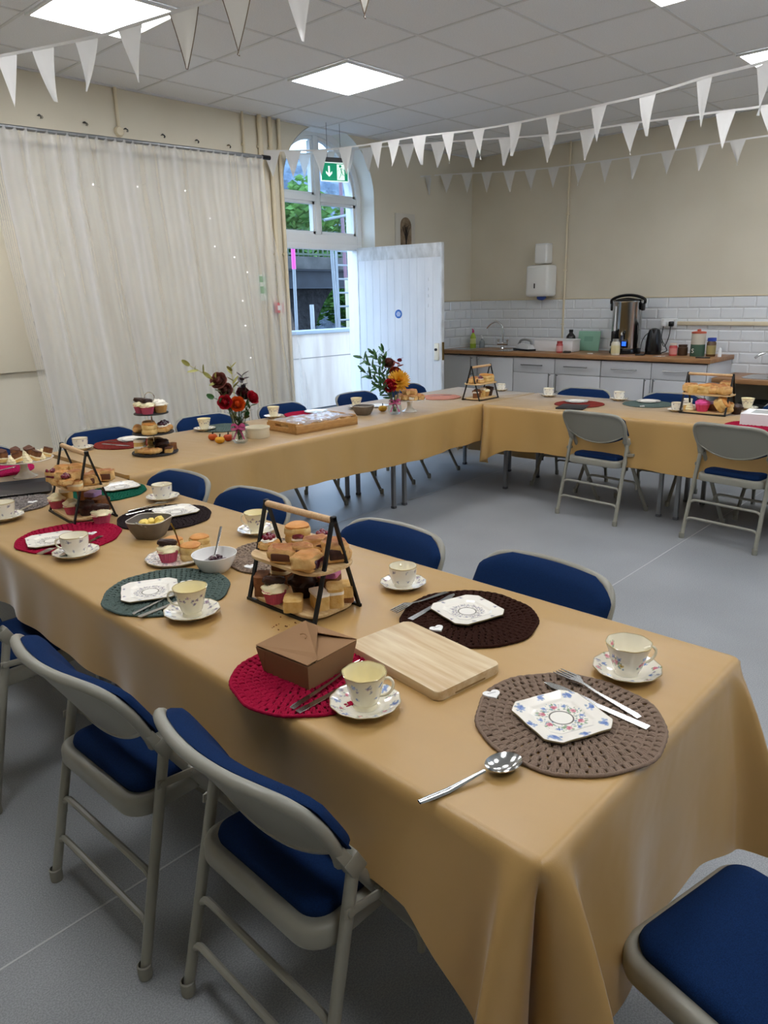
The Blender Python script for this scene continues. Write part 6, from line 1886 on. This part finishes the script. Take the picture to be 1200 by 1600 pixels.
put(muffin('dark chocolate muffin on the cloth right of the kitchen side stand'), 1150, 647, CZ, .2, s=1.2)

# ================================================================== plate with scones and cupcake, bowls
p = P(276, 874, CZ); plate('chintz', 'round chintz patterned plate with cupcake and scones on the near table', (p.x, p.y, CZ+.0005), 0, scale=1.12)
zq = CZ+.006
put(cupcake('pink cupcake with chocolate piece on the chintz plate'), 264, 876, zq, .4, s=1.12)
put(scone('scone at the front right on the chintz plate'), 300, 873, zq, .4, s=1.05)
put(scone('glazed scone behind at the right on the chintz plate'), 313, 858, zq, 1.4, s=1.0)
put(scone('pale scone behind the cupcake on the chintz plate'), 272, 862, zq, 1.4, s=1.0)
t = thing('cake_knife', 'thin gold handled knife standing upright on the chintz plate', 'knife'); p0 = P(284, 872, zq)
d0 = P(282, 868, zq); t.location = p0
b = B(); b.tube([(0, 0, .0), (-.004, 0, .05), (-.012, 0, .085)], [.0018, .0024, .0024], 8); b.build('blade', M('rose gold', '#b5623c', .25, metal=1.), t)
b = B(); b.tube([(-.012, 0, .085), (-.018, 0, .105), (-.026, 0, .125)], [.0026, .0034, .0022], 8); b.build('handle', M('yellow gold', '#caa24a', .2, metal=1.), t)
# grey bowls
STONEW = M('grey stoneware', '#6f6860', .4, var=('#665f58', 40, 3)); STONEI = M('pale stoneware rim', '#cfc8bb', .4)
def grey_bowl(label, loc, rz):
    t = thing('bowl', label, 'bowl', loc, rz)
    b = B(); b.rings([[(x*.0, y, z) if False else (x, y, z) for x, y in rrect(w, w, w*.28, 6)] for w, z in ((.085, 0), (.092, .004), (.118, .03), (.138, .062), (.1385, .066), (.134, .066), (.112, .03), (.088, .008))], True, True, True)
    b.build('shell', STONEW, t)
    b = B(); b.tube([(x, y, .0665) for x, y in rrect(.1365, .1365, .038, 6)], .0017, 6, closed=True); b.build('rim', STONEI, t)
    return t
p = P(236, 838, CZ); GB = grey_bowl('square grey bowl of butter with a knife on the near table', p, .55)
t = thing('butter', 'lumps of yellow butter in the square grey bowl', 'butter', p)
b = B(); BUT = M('butter', '#ecd069', .5, sss=.1)
for k in range(7): b.ico((.03*math.cos(k*1.3)+.01, .03*math.sin(k*1.3)-.005, .034+.007*(k % 3)), .019, 2, .35, 3, k)
b.build('butter_lump', BUT, t)
q = cutlery('knife', (211, 818), (240, 826), 'butter knife resting inside the square grey bowl', CZ+.069, -.022)
p = P(568, 648, CZ); grey_bowl('square grey bowl with a spoon on the long table by the small cup', p, .3)
def tspoon(label, loc, rz, tilt, mt=STEEL):
    t = thing('spoon', label, 'spoon', loc, rz)
    b = B(); b.rings([[(x, w_*math.cos(q), .002+.0012*math.sin(q)) for q in [2*PI*k/8 for k in range(8)]] for x, w_ in ((0, .004), (.03, .0048), (.08, .003), (.1, .0032))]); b.build('handle', mt, t)
    b = B(); va = b.grid(lambda u, v: (.118+.022*v*math.cos(2*PI*u), .014*v*math.sin(2*PI*u), .0006+.005*v*v), 24, 7, True); vb = b.grid(lambda u, v: (.118+.022*v*math.cos(2*PI*u), .014*v*math.sin(2*PI*u), -.0006+.005*v*v), 24, 7, True)
    for i in range(24): b.bm.faces.new((va[-1][i], va[-1][(i+1) % 24], vb[-1][(i+1) % 24], vb[-1][i]))
    b.build('spoon_bowl', mt, t)
    t.rotation_euler = (0, tilt, rz); return t
pp = V(p.x, p.y, 0)
tspoon('spoon leaning in the square grey bowl on the long table', pp-sd*.085+V(0, 0, CZ+.105), math.atan2(sd.y, sd.x), .75)
# white jam bowl
p = P(337, 891, CZ)
t = thing('bowl', 'white round bowl of dark jam with a spoon on the near table', 'bowl', p)
b = B(); b.lathe([(0, .002), (.036, .001), (.038, 0), (.04, .001), (.05, .014), (.062, .036), (.069, .054), (.0695, .0565), (.067, .0565), (.06, .038), (.046, .014), (.03, .006), (0, .005)], 56); b.build('shell', M('white bowl glaze', '#efede8', .2, coat=.3), t)
t = thing('jam', 'pool of dark berry jam inside the white bowl', 'jam', (p.x, p.y, CZ))
b = B(); b.ico((.004, .004, .022), (.047, .046, .012), 3, .25, 3, 3, zmin=.014); b.ico((.014, .016, .032), (.022, .018, .011), 3, .4, 4, 5); b.build('jam_pool', JAMD, t)
tspoon('steel spoon standing in the white jam bowl', V(p.x, p.y, CZ)+sd*.012+cd*.075+V(0, 0, .118), math.atan2(-cd.y, -cd.x)-.25, .92)
# cream ramekin, long table
p = P(403, 683, CZ)
t = thing('ramekin', 'cream ribbed straight sided dish right of the left vase', 'bowl', p+V(0, 0, 0))
b = B(); b.lathe([(0, 0), (.064, 0), (.067, .004), (.067, .05), (.070, .052), (.070, .062), (.066, .063), (.063, .058), (.062, .008), (0, .006)], 44); b.build('dish', M('cream stoneware', '#d9d0b6', .35), t)
t.scale = (1.1, 1.1, 1.05)

# wooden tray of wrapped pastries
F_, Rr, Lf = P(464, 680, CZ), P(559, 663, CZ), P(413, 671, CZ)
ex = (Rr-F_); ln = .50; ex.normalize(); ey = V(-ex.y, ex.x, 0)
t = thing('wooden_tray', 'wooden handled tray of pastries under cling film on the long table', 'tray', F_, math.atan2(ex.y, ex.x))
ln = (Rr-F_).length; wd = .31
b = B(); b.box((ln/2, wd/2, .006), (ln, wd, .010)); b.build('tray_base', WOODT, t, smooth=False)
for nm, c_, s_ in (('side', (ln/2, .006, .028), (ln, .012, .05)), ('side', (ln/2, wd-.006, .028), (ln, .012, .05))):
    b = B(); b.box(c_, s_, bev=.002); b.build('side', WOODT, t)
for x in (.006, ln-.006):
    b = B(); b.box((x, wd/2, .018), (.012, wd-.024, .03)); b.box((x, wd/2, .061), (.012, wd-.024, .014), bev=.003)
    for s in (-1, 1): b.box((x, wd/2+s*(wd/4+.03), .044), (.012, wd/2-.085, .024))
    b.build('handle_end', WOODT, t, smooth=False)
tr = t; rn = random.Random(12); ca, sa = math.cos(t.rotation_euler.z), math.sin(t.rotation_euler.z)
k = 0
for i in range(5):
    for j in range(3):
        lx, ly = .06+i*(ln-.12)/4, .06+j*.095
        q = puff('golden pastry under the cling film on the wooden tray', JAMD if (i+j) % 3 == 0 else CREAMW, (.036, .032, .022), seed=40+k, mt=PASTRY if k % 2 else PASTRYP, grp='pastries under cling film')
        putl(q, tr, lx, ly, .0115, rn.uniform(0, 3), 1.1); k += 1
def film_mat():
    mt = bpy.data.materials.new('cling film'); mt.use_nodes = True
    nt = mt.node_tree; N = nt.nodes; L = nt.links; N.remove(N['Principled BSDF'])
    t_ = N.new('ShaderNodeBsdfTransparent'); t_.inputs['Color'].default_value = (.95, .96, .97, 1)
    g = N.new('ShaderNodeBsdfGlossy'); g.inputs['Roughness'].default_value = .2
    d_ = N.new('ShaderNodeBsdfDiffuse'); d_.inputs['Color'].default_value = (.85, .86, .88, 1)
    mx = N.new('ShaderNodeMixShader'); mx.inputs['Fac'].default_value = .45; m2 = N.new('ShaderNodeMixShader'); m2.inputs['Fac'].default_value = .45
    L.new(g.outputs[0], mx.inputs[1]); L.new(d_.outputs[0], mx.inputs[2]); L.new(t_.outputs[0], m2.inputs[1]); L.new(mx.outputs[0], m2.inputs[2])
    L.new(m2.outputs[0], N['Material Output'].inputs['Surface'])
    return mt
def ff(u, v):
    x, y = .02+u*(ln-.04), .016+v*(wd-.032); e = min(u, 1-u, v, 1-v)
    z = .070+.012*noise.noise(V(x*14, y*14, 0))+.0025*noise.noise(V(x*40, y*40, 3))-.012*max(0, .05-e)/.05
    return (x, y, z)
b = B(); b.grid(ff, 60, 36); o = b.build('cling_film', film_mat(), None, ang=25)
tag(o, 'crinkled clear cling film stretched over the wooden tray', 'cling film', None, tr.location, tr.rotation_euler.z)
# crumbs beside the near stand
b = B(); rn = random.Random(3)
for k in range(14):
    p = P(rn.uniform(425, 470), rn.uniform(964, 985), CZ); b.ico((p.x, p.y, CZ+.0012), rn.uniform(.0008, .0026), 1, .4, 3, k)
tag(b.build('crumbs', SPONGEB), 'scatter of brown crumbs on the cloth in front of the near food stand', 'crumbs', kind='stuff')

# ================================================================== pumpkins
def pumpkin(label, px, py, c, r, grp='little pumpkins'):
    p = P(px, py, CZ); t = thing('pumpkin', label, 'pumpkin', p, .3, grp)
    b = B(); n = 40
    rg = []
    for i in range(13):
        a = -PI/2+PI*i/12; rg.append([((r*math.cos(a)*(1+.09*abs(math.cos(4*2*PI*k/n/2*1.0)))+.0003)*math.cos(2*PI*k/n), (r*math.cos(a)*(1+.09*abs(math.cos(4*2*PI*k/n/2*1.0)))+.0003)*math.sin(2*PI*k/n), r*.78+r*.78*math.sin(a)-.12*r*max(0, math.sin(a))**6) for k in range(n)])
    b.rings(rg, True, True, True); b.build('flesh', M('pumpkin '+c, c, .7, bump=(260, .5, .002)), t)
    b = B(); b.tube(catmull([(0, 0, r*1.35), (.002, 0, r*1.6), (.009, .004, r*1.95)], 4), [.0055]*3+[.004]*6, 7); b.build('stalk', M('pumpkin stalk', '#2c241a', .8), t)
pumpkin('orange little pumpkin, left of the group of three by the vase', 333, 688, '#c9571c', .027)
pumpkin('yellow little pumpkin, front of the group of three by the vase', 344, 693, '#cf9420', .028)
pumpkin('dark orange little pumpkin touching the left vase', 357, 689, '#b5441c', .028)
pumpkin('mustard little pumpkin beside the right vase', 598, 643, '#b98d28', .03)

# ================================================================== flowers
STEM = M('stem green', '#4a5a2c', .6); LEAF = M('leaf green', '#2f5a30', .5, var=('#3f6e3a', 20, 2)); OLIVE = M('olive leaf', '#a3a056', .6, var=('#8c8a46', 20, 2)); DKLEAF = M('burgundy leaf', '#33202a', .5)
VG = GLASS; RIB = M('magenta ribbon', '#b8306f', .4, alpha=.72)
def petal(b, c, ax, up, w, l, curl, n=5):
    """cupped petal: starts at c, grows along up, leaning outwards along ax"""
    side = ax.cross(up).normalized()
    def f(u, v):
        x = (u*2-1); ww = w*math.sin(PI*min(.98, .12+.80*v))**.7
        return c + side*(x*ww) + up*(l*v*(1-.25*curl*v)) + ax*(l*curl*v*v*.9 - .22*w*(x*x)*(1-v*.6) + .12*w)
    b.grid(f, n, 5)
def flower_axes(d):
    d = d.normalized(); a, s = frame_for(d); return d, a, s
def rose(label, head, base, mt, r=.04, grp='roses', cat='flower', face=None):
    t = thing('rose', label, cat, head, 0, grp)
    face = (face or (head-base)).normalized(); d, a, s = flower_axes(face)
    b = B(); rn = random.Random(int(head.x*1000))
    b.ico(d*r*.18, r*.42, 2, .12, 3, 2); b.ico(-d*r*.15, r*.5, 2)
    for (n, rad, l, curl, off) in ((3, .20, 1.0, -.12, .0), (3, .30, 1.0, -.04, .0), (4, .42, .98, .06, -.05), (5, .54, .92, .20, -.12), (6, .64, .82, .45, -.18), (6, .70, .75, .8, -.25)):
        for k in range(n):
            q = 2*PI*(k+rn.uniform(-.15, .15))/n+rad*9; ax = a*math.cos(q)+s*math.sin(q)
            petal(b, ax*(rad*r*.62)-d*r*(.45-off), ax, d, r*(.36+rad*.62), r*1.1*l, curl)
    b.build('petals', mt, t, ang=180)
    bl = base-head
    b = B(); b.tube(catmull([-d*r*.4, -d*r*.8+bl*.15, bl*.6-V(0, 0, .01), bl], 4), .0024, 6); b.build('stem', STEM, t)
    b = B()
    for q in (0, 2, 4): 
        ax = a*math.cos(q)+s*math.sin(q); petal(b, -d*r*.5, ax, (d*.2+ax*.9).normalized(), r*.25, r*.9, .2)
    b.build('sepal', LEAF, t, ang=180)
    return t
def sprig_plant(label, pts, mt, n=9, l=.05, w=.011, grp='leaf sprigs', name='leaf_sprig', seed=1, spread=.8):
    base = pts[0]; t = thing(name, label, 'foliage', base, 0, grp); rn = random.Random(seed)
    cl = catmull([p-base for p in pts], 8)
    b = B(); b.tube(cl, .0018, 6); b.build('stem', STEM if mt is not OLIVE else OLIVE, t)
    b = B()
    for k in range(n):
        i = int(len(cl)*(.35+.62*k/max(1, n-1))); i = min(i, len(cl)-1)
        dr = (cl[min(i+1, len(cl)-1)]-cl[max(0, i-1)]).normalized(); a, s = frame_for(dr); q = k*2.4+rn.random()
        ax = a*math.cos(q)+s*math.sin(q); up = (dr*(.75 if k < n-1 else 1.5)+ax*spread).normalized()
        petal(b, cl[i], ax, up, w*rn.uniform(.8, 1.1), l*rn.uniform(.8, 1.15), .12)
    b.build('leaves', mt, t, ang=180)
    return t
def mum(label, head, base, mt, r=.055):
    t = thing('chrysanthemum', label, 'flower', head); face = (EYE-head).normalized()*.6+V(0, 0, .5); d, a, s = flower_axes(face); b = B(); rn = random.Random(3)
    for ring, (n, el, l) in enumerate(((10, 1.25, .45), (16, .95, .62), (22, .65, .8), (26, .32, .95), (28, .0, 1.), (24, -.3, .95))):
        for k in range(n):
            q = 2*PI*(k+rn.uniform(-.3, .3))/n+ring; ax = a*math.cos(q)+s*math.sin(q); up = (ax*math.cos(el)+d*math.sin(el)).normalized()
            petal(b, d*.002*(5-ring), d, up, r*.10, r*l, .18, 3)
    b.build('petals', mt, t, ang=180)
    bl = base-head; b = B(); b.tube(catmull([V(0, 0, 0), bl*.3-d*.01, bl], 6), .003, 6); b.build('stem', STEM, t)
    return t
def vase(label, p, h=.185, s=1.):
    t = thing('vase', label, 'vase', p)
    b = B(); b.lathe([(r*s, z*h/.185) for r, z in ((.001, .0), (.03, .0), (.045, .012), (.052, .04), (.046, .07), (.03, .094), (.028, .105), (.034, .14), (.042, .182), (.043, .185), (.041, .184), (.032, .14), (.026, .105), (.028, .094), (.043, .07), (.048, .04), (.042, .016), (.028, .006), (.001, .006))], 36); b.build('glass_body', VG, t)
    b = B(); b.lathe([(.031*s, .092*h/.185), (.0325*s, .1*h/.185), (.031*s, .108*h/.185)], 24)
    # bow with two loops and tails
    zz = .1*h/.185; w3 = sd*.62
    for sg_ in (-1, 1):
        o = -cd*.030*s
        lp = catmull([o, o+w3*sg_*.03+V(0, 0, .016), o+w3*sg_*.062+V(0, 0, .010), o+w3*sg_*.066-V(0, 0, .010), o+w3*sg_*.03-V(0, 0, .010), o], 5)
        wv = (cd*.5+V(0, 0, 1)).normalized()*.008
        b.rings([[q+V(0, 0, zz)-cd*.012-wv, q+V(0, 0, zz)-cd*.012+wv] for q in lp], False)
        tl = catmull([o, o+w3*sg_*.022-V(0, 0, .03), o+w3*sg_*.05-cd*.018-V(0, 0, .07)], 5)
        b.rings([[q+V(0, 0, zz)-sd*.006, q+V(0, 0, zz)+sd*.006] for q in tl], False)
    b.build('ribbon', RIB, t, ang=180)
    return t
REDR = M('red rose petals', '#b10f26', .6, transl=.15); ORR = M('orange rose petals', '#dd5a12', .6, transl=.15); DUSK = M('dusky rose petals', '#94574a', .65, var=('#74403a', 25, 3)); DARKR = M('dark red petals', '#5a0e20', .6); MUMY = M('yellow petals', '#e0a52a', .6, transl=.15)
v1 = P(376, 692, CZ); VA = vase('clear glass vase with magenta ribbon, left one on the long table', v1)
Yv = v1.y
def hd(px, py, dy=0.): return PY(px, py, Yv+dy)
bs = lambda k: v1+V(.012*math.cos(k), .012*math.sin(k), .02)
rose('orange rose at the front of the left bouquet', hd(371, 631, -.03), bs(0), ORR, .042, face=V(-.5, -.75, .25))
rose('red rose left of the orange rose', hd(351, 628, -.01), bs(1), REDR, .040, face=V(-.65, -.6, .3))
rose('red rose at the right of the left bouquet', hd(396, 620, -.01), bs(2), REDR, .040, face=V(.2, -.8, .45))
rose('dark red rose behind the orange rose', hd(381, 614, .03), bs(3), DARKR, .042, face=V(-.2, -.7, .6))
rose('dusky brown rose high on the left bouquet', hd(341, 594, .0), bs(4), DUSK, .046, face=V(-.7, -.5, .4))
rose('dusky brown rose below the highest rose of the left bouquet', hd(352, 609, .02), bs(5), DUSK, .040, face=V(-.6, -.6, .2))
sprig_plant('long olive leaf sprig arching out to the left of the left bouquet', [bs(1), hd(352, 612, .02), hd(330, 591, .0), hd(296, 571, -.01)], OLIVE, 11, .05, .012, seed=3)
sprig_plant('upright olive leaf sprig in the middle of the left bouquet', [bs(2), hd(366, 615, .03), hd(363, 590, .03), hd(360, 570, .03)], OLIVE, 9, .05, .012, seed=5)
sprig_plant('dark burgundy leaf sprig at the top right of the left bouquet', [bs(3), hd(376, 620, .02), hd(377, 600, .01), hd(379, 586, .0)], DKLEAF, 10, .045, .017, seed=7, spread=1.3)
sprig_plant('dark green leaf at the lower left of the left bouquet', [bs(4), hd(360, 640, .0), hd(346, 627, .0), hd(334, 622, -.01)], LEAF, 3, .045, .018, seed=8, spread=.4)
sprig_plant('short green leaves low in the left bouquet', [bs(5), hd(374, 655, .0), hd(376, 640, -.02), hd(384, 634, -.03)], LEAF, 8, .04, .014, seed=9, spread=1.2)
for k, (x, y) in enumerate(((358, 640), (366, 648), (388, 642), (392, 634), (345, 612), (384, 606))):
    sprig_plant('small dark green filler sprig low in the left bouquet' if k < 4 else 'small dark green filler sprig high in the left bouquet', [bs(k), hd(375, 665, .01), hd(x, y, .01)], LEAF if k % 2 else M('dull leaf', '#5a5f33', .6), 9, .04, .013, grp='filler leaves low' if k < 4 else 'filler leaves high', seed=40+k, spread=1.1)
v2 = P(617, 647, CZ); Yv2 = v2.y; VB = vase('clear glass vase with magenta ribbon, right one by the plain cake stand', v2, .17)
hd2 = lambda px, py, dy=0.: PY(px, py, Yv2+dy); bs2 = lambda k: v2+V(.01*math.cos(k), .01*math.sin(k), .02)
mum('big yellow chrysanthemum in the right bouquet', hd2(623, 597, -.05), bs2(0), MUMY, .088)
rose('red rose left of the yellow chrysanthemum', hd2(610, 602, -.05), bs2(1), REDR, .045, face=V(-.5, -.75, .2))
rose('orange brown rose behind the yellow chrysanthemum', hd2(618, 580, .02), bs2(2), M('rust rose petals', '#a3401c', .6), .045, face=V(-.3, -.6, .7))
rose('dusky brown rose at the top of the right bouquet', hd2(607, 566, .03), bs2(3), DUSK, .045, face=V(-.4, -.5, .8))
sprig_plant('dark red sprig at the top right of the right bouquet', [bs2(4), hd2(617, 600, .03), hd2(621, 575, .02), hd2(624, 562, .02)], M('red sprig leaf', '#8c0f22', .6), 8, .04, .018, seed=11, spread=1.3)
for k, (pt_, lb) in enumerate((([hd2(606, 610), hd2(588, 580), hd2(562, 556)], 'long green leaf sprig reaching to the upper left of the right bouquet'), ([hd2(606, 610, .02), hd2(594, 570, .02), hd2(583, 552, .02)], 'green leaf sprig beside the longest one of the right bouquet'), ([hd2(608, 605, .03), hd2(603, 575, .04), hd2(599, 548, .04)], 'tall upright green leaf sprig of the right bouquet'), ([hd2(608, 618), hd2(590, 598, -.02), hd2(568, 580, -.02)], 'low green leaf sprig on the left of the right bouquet'), ([hd2(610, 622, -.02), hd2(598, 608, -.04), hd2(588, 606, -.05)], 'drooping green leaf sprig of the right bouquet'))):
    sprig_plant(lb, [bs2(k)]+pt_, LEAF, 20 if k < 4 else 9, .062, .012, seed=20+k)
# ================================================================== light
wd_ = bpy.data.worlds.new('overcast sky'); scene.world = wd_; wd_.use_nodes = True
nt = wd_.node_tree; N = nt.nodes; L = nt.links
bg = N['Background']
tc = N.new('ShaderNodeTexCoord'); sp_ = N.new('ShaderNodeSeparateXYZ'); L.new(tc.outputs['Generated'], sp_.inputs[0])
rp = N.new('ShaderNodeValToRGB'); e = rp.color_ramp.elements
e[0].position = .0; e[0].color = (.60, .82, 1.12, 1); e[1].position = .5; e[1].color = (.52, .77, 1.15, 1)
L.new(sp_.outputs['Z'], rp.inputs['Fac']); L.new(rp.outputs['Color'], bg.inputs['Color'])
bg.inputs['Strength'].default_value = 3.9
scene.view_settings.view_transform = 'Standard'
scene.view_settings.look = 'None'
scene.view_settings.gamma = 1
scene.view_settings.use_curve_mapping = False
scene.view_settings.exposure = 0.42
scene.cycles.use_denoising = True
scene.cycles.max_bounces = 10
scene.cycles.diffuse_bounces = 5
scene.cycles.transparent_max_bounces = 24
scene.cycles.sample_clamp_indirect = 6
scene.cycles.caustics_reflective = False
scene.cycles.caustics_refractive = False
